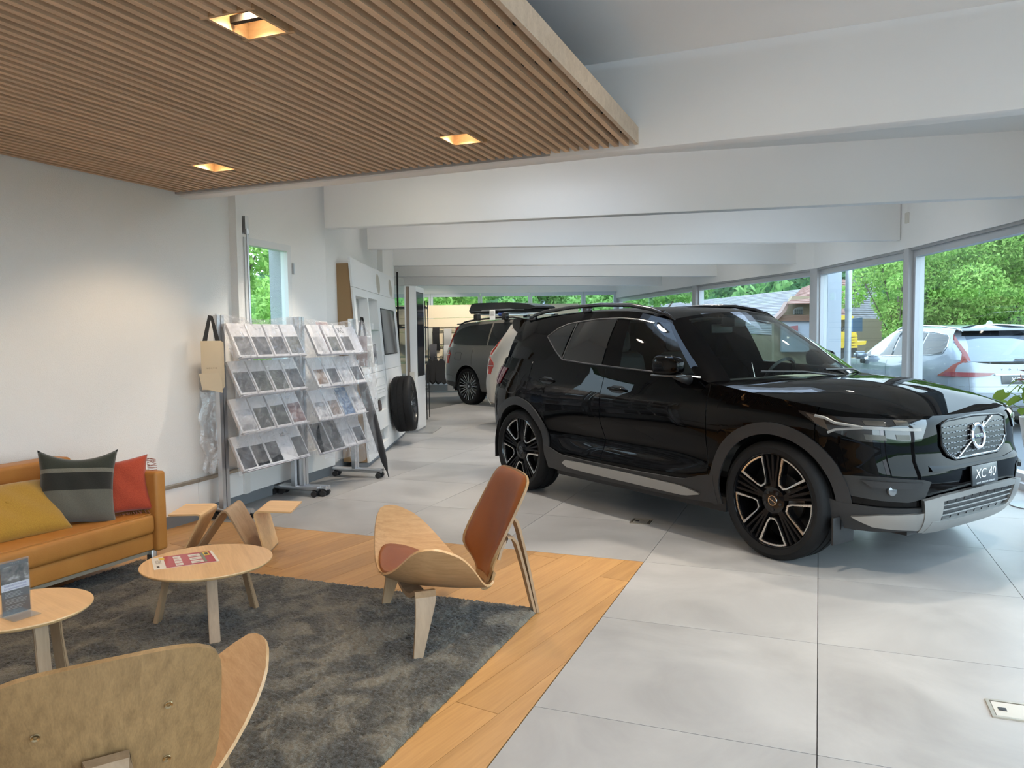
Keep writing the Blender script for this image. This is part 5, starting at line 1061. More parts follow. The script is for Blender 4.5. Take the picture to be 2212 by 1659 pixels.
class Car:
    """body described by tables: x forward from the rear axle, y left, z up"""
    def __init__(s, name, label, loc, ang, D, paint, cat='car'):
        s.D = D; s.root = empty(name, (loc[0], loc[1], loc[2]), ang, label, cat); s.paint = paint; s.n = D['n']; s.x0 = D['x0']; s.wb = D['wb']
    af = lambda s, z: sinterp(s.D['front'], z) - s.x0
    ar = lambda s, z: s.x0 - sinterp(s.D['rear'], z)
    bw = lambda s, z: sinterp(s.D['width'], z)
    top = lambda s, x: sinterp(s.D['top'], x)
    sill = lambda s, x: sinterp(s.D['sill'], x)
    def side(s, x, z):
        a = s.af(z) if x > s.x0 else s.ar(z); u = min(.9999, abs(x - s.x0) / a); nn = s.n if x > s.x0 else s.D.get('nr', s.n)
        y = s.bw(z) * (1 - u ** nn) ** (1 / nn); d = 0.
        for xc, zc, sx_, sz_, amp in s.D.get('dents', ()):
            d += amp * math.exp(-((x - xc) / sx_) ** 4 - ((z - zc) / sz_) ** 2)
        return max(.02, y + d * min(1, (1 - u) * 6))
    def nose(s, y, z, rear=False):
        a = s.ar(z) if rear else s.af(z); b_ = s.bw(z); nn = s.D.get('nr', s.n) if rear else s.n
        x = a * max(0., 1 - min(.9999, abs(y) / b_) ** nn) ** (1 / nn); return s.x0 - x if rear else s.x0 + x
    def part(s, name, G, mat, flip=False, smooth=True, par=None, double=False):
        bm = bmesh.new(); add_grid(bm, G, flip); bmesh.ops.remove_doubles(bm, verts=bm.verts[:], dist=1e-5); return bmobj(name, bm, mat, par or s.root, smooth, 50)
    # ---- lower shell
    def columns(s):
        D = s.D; R_ = D['arch']; xs = set(); xf = D['xf']; xr = D['xr']; wb = s.wb
        for xc in (0., wb):
            for q in range(17): xs.add(round(xc + R_ * math.cos(PI * q / 16), 4))
        cuts = D['cuts']
        for c_ in cuts: xs.add(c_)
        for x in np.linspace(xr, xf, 46): xs.add(round(float(x), 4))
        xs = sorted(x for x in xs if xr <= x <= xf); out = []
        for x in xs:
            if out and abs(out[-1] - x) < .012:
                if x in cuts or any(abs(abs(x - xc) - R_) < 2e-4 for xc in (0., wb)): out[-1] = x
                continue
            out.append(x)
        return out
    def lower(s):
        D = s.D; R_ = D['arch']; zc = D['zc']; V = [0, .06, .13, .2, .28, .36, .44, .52, .6, .68, .76, .83, .89, .94, .975, 1.]
        xs = s.columns(); cuts = D['cuts']
        def bottom(x, side_):
            for xc in (0., s.wb):
                r_ = abs(x - xc)
                if r_ < R_ - 1e-4 or (abs(r_ - R_) < 1e-3 and side_ == (1 if x < xc else -1)):
                    return zc + math.sqrt(max(0, R_ * R_ - r_ * r_))
            return s.sill(x)
        def col(x, sg, which, dx=0):
            zb = bottom(x, which); zt = s.top(x); return [Vector((x + dx, sg * s.side(x, zb + (zt - zb) * v), zb + (zt - zb) * v)) for v in V]
        names = D['names']
        edges = [xs[0]] + list(cuts) + [xs[-1]]
        for sg in (1, -1):
            for nm, e0, e1 in zip(names, edges, edges[1:]):
                cx = [x for x in xs if e0 - 1e-6 <= x <= e1 + 1e-6]; bm = bmesh.new()
                for a_, b_ in zip(cx, cx[1:]):
                    g0 = .0035 if a_ == e0 and e0 != xs[0] else 0; g1 = -.0035 if b_ == e1 and e1 != xs[-1] else 0
                    A_ = col(a_, sg, 1, g0); B_ = col(b_, sg, -1, g1); add_grid(bm, [A_, B_], sg > 0)
                if e0 != xs[0] and e1 != xs[-1] or True: pass
                bmesh.ops.remove_doubles(bm, verts=bm.verts[:], dist=1e-4); bmobj(nm, bm, s.paint if nm not in D.get('matte', ()) else M_PL, s.root, True, 40)
        # nose and tail
        for rear in (False, True):
            xe = xs[0] if rear else xs[-1]; G = []
            for fq in np.linspace(1, -1, 35):
                f = math.copysign(abs(fq) ** .8, fq); row = []
                zb, zt = s.sill(xe), s.top(xe); ztc = s.D['tail_top'] if rear else s.D['nose_top']
                k_ = 1 - abs(f) ** 2.5
                zb2 = zb; zt2 = zt + (ztc - zt) * k_
                for v in V:
                    z = zb2 + (zt2 - zb2) * v; ye = s.side(xe, z); y = ye * f
                    x = s.nose(y, z, rear) if abs(f) < .999 else xe
                    row.append(Vector((x, y, z)))
                G.append(row)
            s.part('rear_bumper' if rear else 'front_bumper', G, s.paint, not rear)
        s.xs = xs
    def ring_front(s, n=14):
        """edge of the bonnet opening, half: from cowl corner to the front centre"""
        xe = s.xs[-1]; pts = []
        for x in [x for x in s.xs if x >= s.D['cowl'] - 1e-6]: z = s.top(x); pts.append(Vector((x, s.side(x, z), z)))
        for fq in np.linspace(1, 0, 18)[1:]:
            f = fq ** .8; zt = s.top(xe); zt2 = zt + (s.D['nose_top'] - zt) * (1 - f ** 2.5); y = s.side(xe, zt2) * f; pts.append(Vector((s.nose(y, zt2), y, zt2)))
        return pts
    def bonnet(s):
        D = s.D; pts = s.ring_front(); cx, cz = D['cowl_c']; c0 = pts[0]
        cow = [Vector((cx + (c0.x - cx) * t ** 2, c0.y * t, cz + (c0.z - cz) * t ** 2)) for t in np.linspace(0, 1, 9)[:-1]]
        ring = cow + pts; sp0, sp1 = D['spine']; S_ = []
        for p in ring:
            t = (p.x - cx) / (pts[-1].x - cx); t = min(1, max(0, t)); x = sp0[0] + (sp1[0] - sp0[0]) * t; S_.append(Vector((x, 0, sinterp(D['crown'], x))))
        VV = [0, .03, .07, .12, .19, .28, .4, .55, .7, .85, 1.]
        for sg in (1, -1):
            G = []
            for p, q in zip(ring, S_):
                row = []
                for v in VV:
                    w_ = 1 - (1 - v) ** (2.7 - 1.35 * min(1, max(0, (p.x - cx) / (pts[-1].x - cx))) ** 2); z = p.z + (q.z - p.z) * w_; row.append(Vector((p.x + (q.x - p.x) * v, sg * (p.y + (q.y - p.y) * v), z)))
                    # twin creases
                    yy = abs(row[-1].y); row[-1].z += .007 * math.exp(-((yy - D.get('crease', .42)) / .05) ** 2) * min(1, v * 8) * (1 - v)
                G.append(row)
            s.part('bonnet', G, s.paint, sg < 0)
    # ---- greenhouse
    def ghbase(s, x): z = s.top(x); return Vector((x, s.side(x, z) - .012, z - .004))
    def roofedge(s, x): return Vector((x, sinterp(s.D['roof_w'], x), sinterp(s.D['roof_z'], x)))
    def ghside(s, x, z):
        b_ = s.ghbase(x); r_ = s.roofedge(x); t = (z - b_.z) / max(.05, r_.z - b_.z); return b_.y + (r_.y - b_.y) * t + s.D.get('bulge', .03) * math.sin(PI * min(1, max(0, t)))
    def greenhouse(s, openings=True):
        D = s.D; cx, cz = D['cowl_c']; T = [0, .05, .12, .2, .3, .42, .55, .68, .80, .88, .95, 1.]
        A0 = s.ghbase(D['cowl']); A1 = s.roofedge(D['ws_top']); rc0 = Vector((cx, 0, cz - .02)); rc1 = Vector((D['ws_top_c'][0], 0, D['ws_top_c'][1]))
        cols = []   # (name, base, top)
        FT = [0, .2, .4, .6, .75, .86, .92, 1.]
        for f in FT:
            b_ = Vector((rc0.x + (A0.x - rc0.x) * f ** 2, A0.y * f, rc0.z + (A0.z - rc0.z) * f ** 2)); t_ = Vector((rc1.x + (A1.x - rc1.x) * f ** 2, A1.y * f, rc1.z + (A1.z - rc1.z) * f ** 2.5)); cols.append(('f', b_, t_))
        SD = D['side_cols']   # list of (xb, xt)
        for xb, xt in SD[1:]: cols.append(('s', s.ghbase(xb), s.roofedge(xt)))
        B0, B1 = cols[-1][1], cols[-1][2]; rb0 = Vector((D['rw_base'][0], 0, D['rw_base'][1])); rb1 = Vector((D['rw_top'][0], 0, D['rw_top'][1]))
        for f in (.93, .84, .7, .5, .25, 0):
            k_ = 1 - f ** 3
            cols.append(('r', Vector((B0.x + (rb0.x - B0.x) * k_, B0.y * f, B0.z + (rb0.z - B0.z) * k_)), Vector((B1.x + (rb1.x - B1.x) * k_, B1.y * f, B1.z + (rb1.z - B1.z) * k_))))
        nf = len(FT)
        def pt(c_, t, sg):
            kd, b_, r_ = c_; p = b_ + (r_ - b_) * t; bl = math.sin(PI * t) * D.get('bulge', .03)
            if kd == 's': p = p + Vector((0, bl, 0))
            elif kd == 'f': p = p + Vector((bl * .5, 0, bl * .5))
            else: p = p + Vector((-bl * .5, bl * .3 if p.y > .05 else 0, 0))
            return Vector((p.x, p.y * sg, p.z))
        bms = {}
        def face(nm, pts, flip):
            bm = bms.setdefault(nm, bmesh.new()); vs = [bm.verts.new(p) for p in pts]; bm.faces.new(vs[::-1] if flip else vs)
        w0, w1 = D.get('open_cols', (0, 0))
        for sg in (1, -1):
            for i in range(len(cols) - 1):
                for j in range(len(T) - 1):
                    q = [pt(cols[i], T[j], sg), pt(cols[i + 1], T[j], sg), pt(cols[i + 1], T[j + 1], sg), pt(cols[i], T[j + 1], sg)]; nm = 'pillars'
                    if i < nf - 3 and 0 <= j < len(T) - 2: nm = 'windscreen'
                    elif openings and nf - 1 + w0 <= i < nf - 1 + w1 and 1 <= j < len(T) - 3: nm = 'front_side_window' + ('' if sg > 0 else '_')
                    elif cols[i][0] == 's' and not openings: nm = 'pillars'
                    face(nm, q, sg > 0)
        for nm, bm in bms.items():
            bmesh.ops.remove_doubles(bm, verts=bm.verts[:], dist=1e-4); base = nm.rstrip('_')
            bmobj(base, bm, {'windscreen': D.get('ws_mat', M_WS), 'front_side_window': M_SG, 'pillars': s.D.get('pillar_mat', s.paint)}[base], s.root, True, 40)
        # roof
        ring = [c_[2] for c_ in cols]; x0, x1 = rc1.x, rb1.x; xa, xb = D['roof_spine']
        for sg in (1, -1):
            G = []
            for p in ring:
                t = min(1, max(0, (p.x - x0) / (x1 - x0))); q = Vector((xa + (xb - xa) * t, 0, 0)); q.z = sinterp(D['roof_c'], q.x); row = []
                for v in (0, .04, .1, .2, .35, .55, .78, 1.): row.append(Vector((p.x + (q.x - p.x) * v, sg * p.y * (1 - v), p.z + (q.z - p.z) * (1 - (1 - v) ** 2.4))))
                G.append(row)
            s.part('roof', G, s.D.get('roof_mat', s.paint), sg < 0)
    # ---- conforming patches
    def SP(s, kind, u, z, off, sg=1):
        """point on the skin: kind 's' u=x side, 'f' u=y nose, 'r' u=y tail, 'g' u=x greenhouse side; off along the rough outward normal"""
        if kind == 's':
            y = s.side(u, z); e = .02; tx = Vector((2 * e, s.side(u + e, z) - s.side(u - e, z), 0)); tz = Vector((0, s.side(u, z + e) - s.side(u, z - e), 2 * e)); p = Vector((u, y, z)); n = tz.cross(tx) * -1; n = n.normalized(); n = n if n.y > 0 else -n
        elif kind == 'g':
            y = s.ghside(u, z); e = .02; tx = Vector((2 * e, s.ghside(u + e, z) - s.ghside(u - e, z), 0)); tz = Vector((0, s.ghside(u, z + e) - s.ghside(u, z - e), 2 * e)); p = Vector((u, y, z)); n = tx.cross(tz).normalized(); n = n if n.y > 0 else -n
        else:
            rr_ = kind == 'r'; x = s.nose(u, z, rr_); e = .012; ty = Vector((s.nose(u + e, z, rr_) - s.nose(u - e, z, rr_), 2 * e, 0)); tz = Vector((s.nose(u, z + e, rr_) - s.nose(u, z - e, rr_), 0, 2 * e)); p = Vector((x, u, z)); n = ty.cross(tz).normalized(); n = n if (n.x < 0) == rr_ else -n
        p = p + n * off; return Vector((p.x, p.y * sg, p.z))
    def patch(s, name, kind, top, bot, off, t, mat, sg=1, n=16, m=4, par=None):
        """sheet between two polylines (u,z) lifted by off and t thick; entries may carry their own kind as third item"""
        def rs(pl):
            L = [0]; 
            for a_, b_ in zip(pl, pl[1:]): L.append(L[-1] + math.hypot(a_[0] - b_[0], a_[1] - b_[1]) + 1e-9)
            out = []
            for i in range(n + 1):
                d = L[-1] * i / n
                for k_ in range(len(pl) - 1):
                    if d <= L[k_ + 1] + 1e-9: break
                q = (d - L[k_]) / (L[k_ + 1] - L[k_]); out.append((pl[k_][0] + (pl[k_ + 1][0] - pl[k_][0]) * q, pl[k_][1] + (pl[k_ + 1][1] - pl[k_][1]) * q))
            return out
        a_, b_ = rs(top), rs(bot)
        def PT(p, o_):
            if kind == 'w':   # wrapped: u = arc angle 0 front .. side
                ph = p[0]; z = p[1]; A_, B_ = s.af(z), s.bw(z); nn = s.n; c_, sn_ = abs(math.cos(ph)), abs(math.sin(ph)); r_ = 1 / ((c_ / A_) ** nn + (sn_ / B_) ** nn) ** (1 / nn); e = .01
                def q_(ph, z):
                    A_, B_ = s.af(z), s.bw(z); c_, sn_ = math.cos(ph), math.sin(ph); r_ = 1 / ((abs(c_) / A_) ** nn + (abs(sn_) / B_) ** nn) ** (1 / nn); return Vector((s.x0 + r_ * c_, r_ * sn_, z))
                p0 = q_(ph, z); n_ = (q_(ph + e, z) - q_(ph - e, z)).cross(q_(ph, z + e) - q_(ph, z - e)).normalized(); n_ = n_ if n_.dot(Vector((c_, sn_, 0))) > 0 else -n_; p0 += n_ * o_; return Vector((p0.x, p0.y * sg, p0.z))
            return s.SP(kind, p[0], p[1], o_, sg)
        G0, G1 = [], []
        for p, q in zip(a_, b_):
            r0, r1 = [], []
            for j in range(m + 1):
                w_ = (p[0] + (q[0] - p[0]) * j / m, p[1] + (q[1] - p[1]) * j / m); r0.append(PT(w_, off)); r1.append(PT(w_, off + t))
            G0.append(r0); G1.append(r1)
        bm = bmesh.new(); A_ = add_grid(bm, G0, True); B_ = add_grid(bm, G1); N_, M_ = len(A_), len(A_[0])
        loop = [(0, j) for j in range(M_)] + [(i, M_ - 1) for i in range(1, N_)] + [(N_ - 1, j) for j in range(M_ - 2, -1, -1)] + [(i, 0) for i in range(N_ - 2, 0, -1)]
        for k_ in range(len(loop)):
            (i0, j0), (i1, j1) = loop[k_], loop[(k_ + 1) % len(loop)]
            try: bm.faces.new((A_[i0][j0], A_[i1][j1], B_[i1][j1], B_[i0][j0]))
            except ValueError: pass
        bmesh.ops.remove_doubles(bm, verts=bm.verts[:], dist=2e-5); bmesh.ops.recalc_face_normals(bm, faces=bm.faces[:]); return bmobj(name, bm, mat, par or s.root, True, 40)
    def phi(s, x=None, y=None, z=.8, kind='s'):
        if kind == 's': y = s.side(x, z)
        else: x = s.nose(y, z)
        return math.atan2(y, x - s.x0)
    def wline(s, name, pts, r_, mat, sg=1, kind='s', off=0., par=None, seg=6):
        return tube(name, [s.SP(kind, u, z, off, sg) for u, z in pts], r_, mat, par or s.root, seg)
    def arch_cladding(s, wid=.075, off=.012, mat=None):
        D = s.D; R_ = D['arch']; zc = D['zc']
        for sg in (1, -1):
            for xc in (0., s.wb):
                zb = s.sill(xc - R_) + .0; a0 = math.asin(max(-1, (zb - zc) / R_)) if zb < zc else 0; a1 = PI - a0
                inn, out = [], []
                for q in range(31):
                    a = a0 + (a1 - a0) * q / 30; inn.append((xc + (R_ - .004) * math.cos(a), zc + (R_ - .004) * math.sin(a))); out.append((xc + (R_ + wid) * math.cos(a), zc + (R_ + wid * .9) * math.sin(a)))
                s.patch('wheel_arch_trim', 's', out, inn, .001, off, mat or M_PL, sg, 36, 3)
    def wells_and_floor(s):
        D = s.D; R_ = D['arch'] + .015; zc = D['zc']
        for xc in (0., s.wb):
            for sg in (1, -1):
                bm = bmesh.new(); pr = [(R_ * math.cos(PI * q / 20), R_ * math.sin(PI * q / 20)) for q in range(21)]; pr = [(R_, -.12)] + pr + [(-R_, -.12)]
                yo = s.side(xc + R_ * .9, zc) - .012; yi = .50; A_ = [bm.verts.new((xc + x, sg * yo, zc + z)) for x, z in pr]; B_ = [bm.verts.new((xc + x, sg * yi, zc + z)) for x, z in pr]
                for i in range(len(pr) - 1): bm.faces.new((A_[i], A_[i + 1], B_[i + 1], B_[i]))
                bm.faces.new(B_); bmobj('wheel_well', bm, M_BLK, s.root)
        a, b_ = D['arch'] + .03, s.wb - D['arch'] - .03
        box('underbody', (a, -.80, D['floor_z']), (b_, .80, D['floor_z'] + .10), M_BLK, s.root); box('underbody_front', (b_, -.52, D['floor_z'] + .02), (s.x0 + s.af(.4) - .12, .52, D['floor_z'] + .25), M_BLK, s.root); box('underbody_rear', (s.x0 - s.ar(.5) + .1, -.52, D['floor_z'] + .04), (a, .52, D['floor_z'] + .25), M_BLK, s.root)
    def wheels(s, fn, yc, rr, rt, wd, rots=(0, 0, 0, 0), only=None):
        first = None
        for i, (x, sg) in enumerate(((0, 1), (s.wb, 1), (0, -1), (s.wb, -1))):
            w_ = bpy.data.objects.new('wheel', None); C.objects.link(w_); w_.parent = s.root; w_.location = (x, sg * yc, rt - .004); w_.rotation_euler = (0, rots[i], 0 if sg > 0 else PI)
            if first is None: fn(w_); first = w_
            else:
                for ch in first.children: c_ = ch.copy(); C.objects.link(c_); c_.parent = w_
# ------------------------------------------------------------------ the black car in front
D40 = dict(n=5., nr=6.5, x0=1.40, wb=2.702, arch=.402, zc=.374, xf=3.12, xr=-.42, floor_z=.20,
    front=[(.22, 3.34), (.30, 3.42), (.38, 3.455), (.55, 3.480), (.598, 3.482), (.640, 3.452), (.70, 3.448), (.86, 3.432), (.895, 3.405), (1.0, 3.25)],
    rear=[(.22, -.55), (.36, -.60), (.45, -.68), (.60, -.715), (.80, -.70), (1.0, -.675), (1.12, -.63), (1.25, -.58)],
    width=[(.2, .85), (.30, .885), (.40, .905), (.55, .912), (.70, .925), (.82, .928), (.92, .915), (1.0, .895), (1.10, .862), (1.20, .83)],
    top=[(-.72, 1.16), (-.40, 1.185), (.0, 1.175), (.6, 1.150), (1.2, 1.118), (1.75, 1.09), (2.17, 1.062), (2.5, 1.018), (2.9, .962), (3.12, .930), (3.3, .908), (3.45, .895)],
    sill=[(-.7, .40), (-.40, .36), (.0, .33), (.45, .285), (1.2, .27), (2.2, .275), (2.7, .29), (3.12, .30), (3.4, .24)], tail_top=1.10, nose_top=.895,
    dents=((1.28, .575, .82, .095, -.052), (1.3, .43, .85, .05, .016), (1.3, .905, 1.5, .03, .008)),
    cuts=[.14, 1.135, 2.205, 2.98], names=['rear_quarter', 'rear_door', 'front_door', 'front_wing', 'front_corner'],
    cowl=2.17, cowl_c=(2.53, 1.085), spine=((2.60, 0), (3.10, 0)), crown=[(2.5, 1.09), (2.75, 1.079), (3.0, 1.045), (3.2, .992), (3.4, .935)], crease=.50,
    roof_w=[(-.5, .52), (-.3, .565), (.2, .60), (.8, .615), (1.3, .605), (1.62, .575)], roof_z=[(-.5, 1.505), (-.3, 1.525), (.2, 1.562), (.7, 1.578), (1.1, 1.568), (1.4, 1.535), (1.62, 1.49)],
    ws_top=1.60, ws_top_c=(1.72, 1.545), roof_spine=(1.35, -.2), roof_c=[(-.45, 1.57), (-.2, 1.585), (.3, 1.607), (.8, 1.612), (1.2, 1.60), (1.5, 1.57)],
    side_cols=[(2.17, 1.60), (2.08, 1.52), (1.92, 1.44), (1.75, 1.36), (1.58, 1.29), (1.42, 1.235), (1.28, 1.18), (1.20, 1.12), (1.04, 1.02), (.8, .8), (.55, .55), (.3, .3), (.05, .05), (-.2, -.15), (-.42, -.42)], open_cols=(1, 6),
    rw_base=(-.66, 1.12), rw_top=(-.50, 1.535), bulge=.022)
P_BLACK = carpaint('black_paint', (.0008, .0008, .0011), .5, spec=0., coat=.42)
c40 = Car('black_suv', 'glossy black compact suv with diamond cut wheels parked across the grey tiles', (0.80405, 7.42760, 0), -0.979144, D40, P_BLACK)
D40['pillar_mat'] = P_BLACK
c40.lower(); c40.bonnet(); c40.greenhouse(True); c40.arch_cladding(); c40.wells_and_floor()
ROT5[0] = R(180)
c40.wheels(lambda r_: wheel_a(r_, .296, .366, .25), .785, .296, .366, .25, (R(8), R(8), R(-5), R(1)))
for sg in (1, -1):
    # rear side windows and quarter light (dark privacy glass), trims
    c40.patch('rear_side_window', 'g', [(.59, 1.478), (.80, 1.498), (1.05, 1.502)], [(.56, 1.178), (.80, 1.158), (1.06, 1.142)], .002, .004, M_PRIV, sg)
    c40.patch('quarter_window', 'g', [(.235, 1.372), (.34, 1.432), (.45, 1.466), (.555, 1.478)], [(.235, 1.368), (.33, 1.31), (.43, 1.245), (.525, 1.185)], .002, .004, M_PRIV, sg)
    dl = [(2.10, 1.085), (1.7, 1.108), (1.2, 1.135), (.8, 1.158), (.55, 1.178), (.43, 1.242), (.33, 1.305), (.225, 1.368)]
    c40.wline('window_trim', dl, .007, P('trim_gloss', (.12, .12, .13), .15, .8), sg, 'g', .004); 
    c40.wline('window_trim', [(.225, 1.372), (.33, 1.436), (.45, 1.474), (.6, 1.49), (.85, 1.508), (1.1, 1.508), (1.3, 1.49), (1.45, 1.462)], .008, P('trim_grey_gloss', (.10, .10, .10), .25, .6), sg, 'g', .005)
    c40.wline('window_divider', [(.545, 1.18), (.572, 1.48)], .006, P('trim_grey_gloss', (.10, .10, .10), .25, .6), sg, 'g', .007)
    # sill cladding with satin insert, door handles, fuel flap
    c40.patch('sill_cladding', 's', [(.40, .46), (.52, .435), (.62, .405), (.9, .395), (1.5, .39), (2.0, .40), (2.18, .45), (2.26, .46)], [(.42, .27), (.6, .262), (1.2, .258), (2.0, .262), (2.28, .275)], .002, .014, M_PL, sg, 30, 3)
    c40.patch('sill_insert', 's', [(.655, .345), (.70, .372), (.9, .374), (1.5, .366), (2.0, .356), (2.14, .325)], [(.655, .338), (.70, .312), (.9, .302), (1.5, .294), (2.0, .288), (2.14, .318)], .017, .012, P('satin_insert', (.42, .41, .39), .38, .9), sg, 26, 4)
    for xh, zh in ((.42, 1.005), (1.32, .972)):
        c40.patch('handle_recess', 's', [(xh - .10, zh + .006), (xh - .05, zh + .030), (xh + .05, zh + .026), (xh + .10, zh + .002)], [(xh - .10, zh - .004), (xh - .05, zh - .026), (xh + .05, zh - .028), (xh + .10, zh - .006)], .0005, .002, M_BLK, sg, 14, 3)
        bmh = bmesh.new(); add_tube(bmh, [c40.SP('s', xh - .10 + .2 * q / 8, zh + .004 - .008 * q / 8, .006 + .020 * math.sin(PI * q / 8) ** .5, sg) for q in range(9)], [.009 + .005 * math.sin(PI * q / 8) for q in range(9)], 10); bmobj('door_handle', bmh, P_BLACK, c40.root, True, 50)
    # front lamp: black glass with white hammer shaped bar
    ph = lambda x=None, y=None, z=.82: c40.phi(x, y, z, 's' if x is not None else 'f')
    tp_ = [(ph(x=2.90), .925), (ph(x=3.02), .905), (ph(y=.74), .895), (ph(y=.60), .890), (ph(y=.475), .882)]; bt_ = [(ph(x=2.90), .915), (ph(x=3.0), .845), (ph(y=.79), .772), (ph(y=.65), .765), (ph(y=.535), .772)]
    hl = c40.patch('headlight', 'w', tp_, bt_, .001, .006, P('headlight_glass', (.012, .013, .015), .06, 0, 1.), sg, 26, 6)
    M_DRL = P('daylight_bar', (.30, .30, .29), .2); M_LIN = P('lamp_reflector', (.10, .095, .085), .3, .7)
    c40.patch('lamp_fan', 'w', [(ph(x=2.94), .912), (ph(x=3.03), .895)], [(ph(x=2.985), .862), (ph(x=3.06), .822)], .0075, .001, P('lamp_fan', (.10, .08, .065), .35, .5), sg, 8, 3, hl)
    c40.patch('light_bar', 'w', [(ph(y=.79), .857), (ph(y=.72), .853), (ph(y=.65), .848), (ph(y=.535), .841)], [(ph(y=.79), .840), (ph(y=.72), .837), (ph(y=.65), .832), (ph(y=.535), .826)], .008, .005, M_DRL, sg, 16, 2, hl)
    def wp(p_, o_=.012):
        A_, B_ = c40.af(p_[1]), c40.bw(p_[1]); c_, sn_ = math.cos(p_[0]), math.sin(p_[0]); r_ = 1 / ((abs(c_) / A_) ** c40.n + (abs(sn_) / B_) ** c40.n) ** (1 / c40.n) + o_; return Vector((c40.x0 + r_ * c_, sg * r_ * sn_, p_[1]))
    tube('light_bar', [wp(q) for q in ((ph(x=2.985), .902), (ph(x=3.04), .893), (ph(x=3.085), .868), (ph(y=.785), .849))], .009, M_DRL, hl, 8); tube('light_bar', [wp(q) for q in ((ph(x=3.045), .812), (ph(x=3.085), .832), (ph(y=.785), .847))], .008, M_DRL, hl, 8)
    for y_ in (.745, .64):
        c40.patch('lens_block', 'w', [(ph(y=y_ + .035), .885), (ph(y=y_ - .03), .88)], [(ph(y=y_ + .03), .862), (ph(y=y_ - .035), .858)], .007, .003, M_LIN, sg, 5, 2, hl); c40.patch('lens_block', 'w', [(ph(y=y_ + .035), .812), (ph(y=y_ - .03), .808)], [(ph(y=y_ + .03), .782), (ph(y=y_ - .035), .780)], .007, .003, M_LIN, sg, 5, 2, hl)
    # fog lamp pocket and blade, lower corner
    c40.patch('fog_pocket', 'w', [(ph(y=.83, z=.55), .575), (ph(y=.74, z=.55), .580), (ph(y=.55, z=.55), .560), (ph(y=.50, z=.55), .545)], [(ph(y=.83, z=.47), .470), (ph(y=.74, z=.47), .445), (ph(y=.62, z=.47), .435), (ph(y=.53, z=.47), .455)], .001, .003, P('pocket_black', (.022, .022, .022), .55), sg, 16, 4)
    c40.patch('fog_blade', 'w', [(ph(y=.79, z=.55), .560), (ph(y=.56, z=.55), .548)], [(ph(y=.76, z=.5), .520), (ph(y=.60, z=.5), .515)], .006, .016, P('blade_black', (.02, .02, .021), .4), sg, 10, 3)
    fgp = c40.SP('f', .70, .505, .012, sg); lathe('fog_lamp', [(0, -.01), (.026, -.01), (.028, .004), (.02, .008), (0, .008)], P('fog_glass', (.22, .23, .24), .1, .5), c40.root, 20, 'Z', Matrix.Translation(fgp) @ Vector((1, .35 * sg, 0)).to_track_quat('Z', 'Y').to_matrix().to_4x4())
    c40.patch('lower_corner', 'w', [(ph(x=2.99, z=.42), .455), (ph(x=3.10, z=.42), .42), (ph(y=.72, z=.42), .405), (ph(y=.45, z=.4), .40)], [(ph(x=3.0, z=.3), .265), (ph(x=3.10, z=.3), .27), (ph(y=.72, z=.3), .262), (ph(y=.45, z=.28), .262)], .002, .012, M_PL, sg, 20, 3)
    c40.patch('skid_wing', 'w', [(ph(x=3.17, z=.36), .350), (ph(y=.72, z=.36), .372), (ph(y=.55, z=.36), .378), (ph(y=.42, z=.4), .40)], [(ph(x=3.17, z=.3), .335), (ph(y=.72, z=.3), .300), (ph(y=.55, z=.28), .285), (ph(y=.42, z=.26), .268)], .014, .016, P('satin_insert', (.42, .41, .39), .38, .9), sg, 18, 5)
    # mirror
    mr_ = bpy.data.objects.new('mirror', None); C.objects.link(mr_); mr_.parent = c40.root; mr_.location = (1.925 if sg < 0 else 1.74, sg * .985, 1.165)   # folded in against the door
    G = []
    for i in range(15):
        a = PI * i / 14; row = []
        for j in range(24):
            b_ = 2 * PI * j / 24; ca, sa = math.cos(a), math.sin(a); sx_ = lambda v: math.copysign(abs(v) ** .58, v)
            row.append(Vector((.128 * sx_(ca) + .0, .052 * sx_(sa) * sx_(math.cos(b_)) * sg, .074 * sx_(sa) * sx_(math.sin(b_)) * (1 if math.sin(b_) > 0 else .85) * (1 - .12 * ca))))
        row.append(row[0].copy()); G.append(row)
    bm = bmesh.new(); add_grid(bm, G); bmesh.ops.remove_doubles(bm, verts=bm.verts[:], dist=1e-4); bmesh.ops.recalc_face_normals(bm, faces=bm.faces[:]); bmobj('mirror_cap', bm, P_BLACK, mr_, True)
    box('mirror_strip', (-.12, -.05, -.070), (.122, .05, -.056), P('trim_grey_gloss', (.10, .10, .10), .25, .6), mr_, .005); bm = bmesh.new(); add_tube(bm, [Vector((.06, 0, -.05)), Vector((.08, -sg * .06, -.085)), Vector((.09, -sg * .115, -.095))], [.030, .028, .034], 10); bmobj('mirror_foot', bm, M_BLK, mr_, True)
    # roof rail
    pts = [(-.28, .0), (-.18, .035), (.0, .048), (.4, .052), (.8, .052), (1.15, .048), (1.38, .036), (1.52, .016), (1.60, -.012)]
    rl_ = []
    for x, h in pts: e = c40.roofedge(x); rl_.append(Vector((x, sg * (e.y + .004), e.z + h)))
    bm = bmesh.new(); add_tube(bm, rl_, [.012, .016, .017, .017, .017, .017, .017, .016, .010], 10); bmobj('roof_rail', bm, P('rail_black', (.012, .012, .013), .22), c40.root, True)
    for x in (-.22, .62, 1.45): e = c40.roofedge(x); box('rail_foot', (x - .05, sg * e.y - .012, e.z - .005), (x + .05, sg * e.y + .014, e.z + .035), P('rail_black', (.012, .012, .013), .22), c40.root, .004)
    # tail lamp
    c40.patch('tail_lamp', 's', [(-.55, 1.098), (-.40, 1.095), (-.27, 1.088)], [(-.56, .99), (-.42, .93), (-.36, .945)], .002, .008, P('lamp_red_dark', (.16, .006, .012), .08, 0, .8), sg, 10, 4)
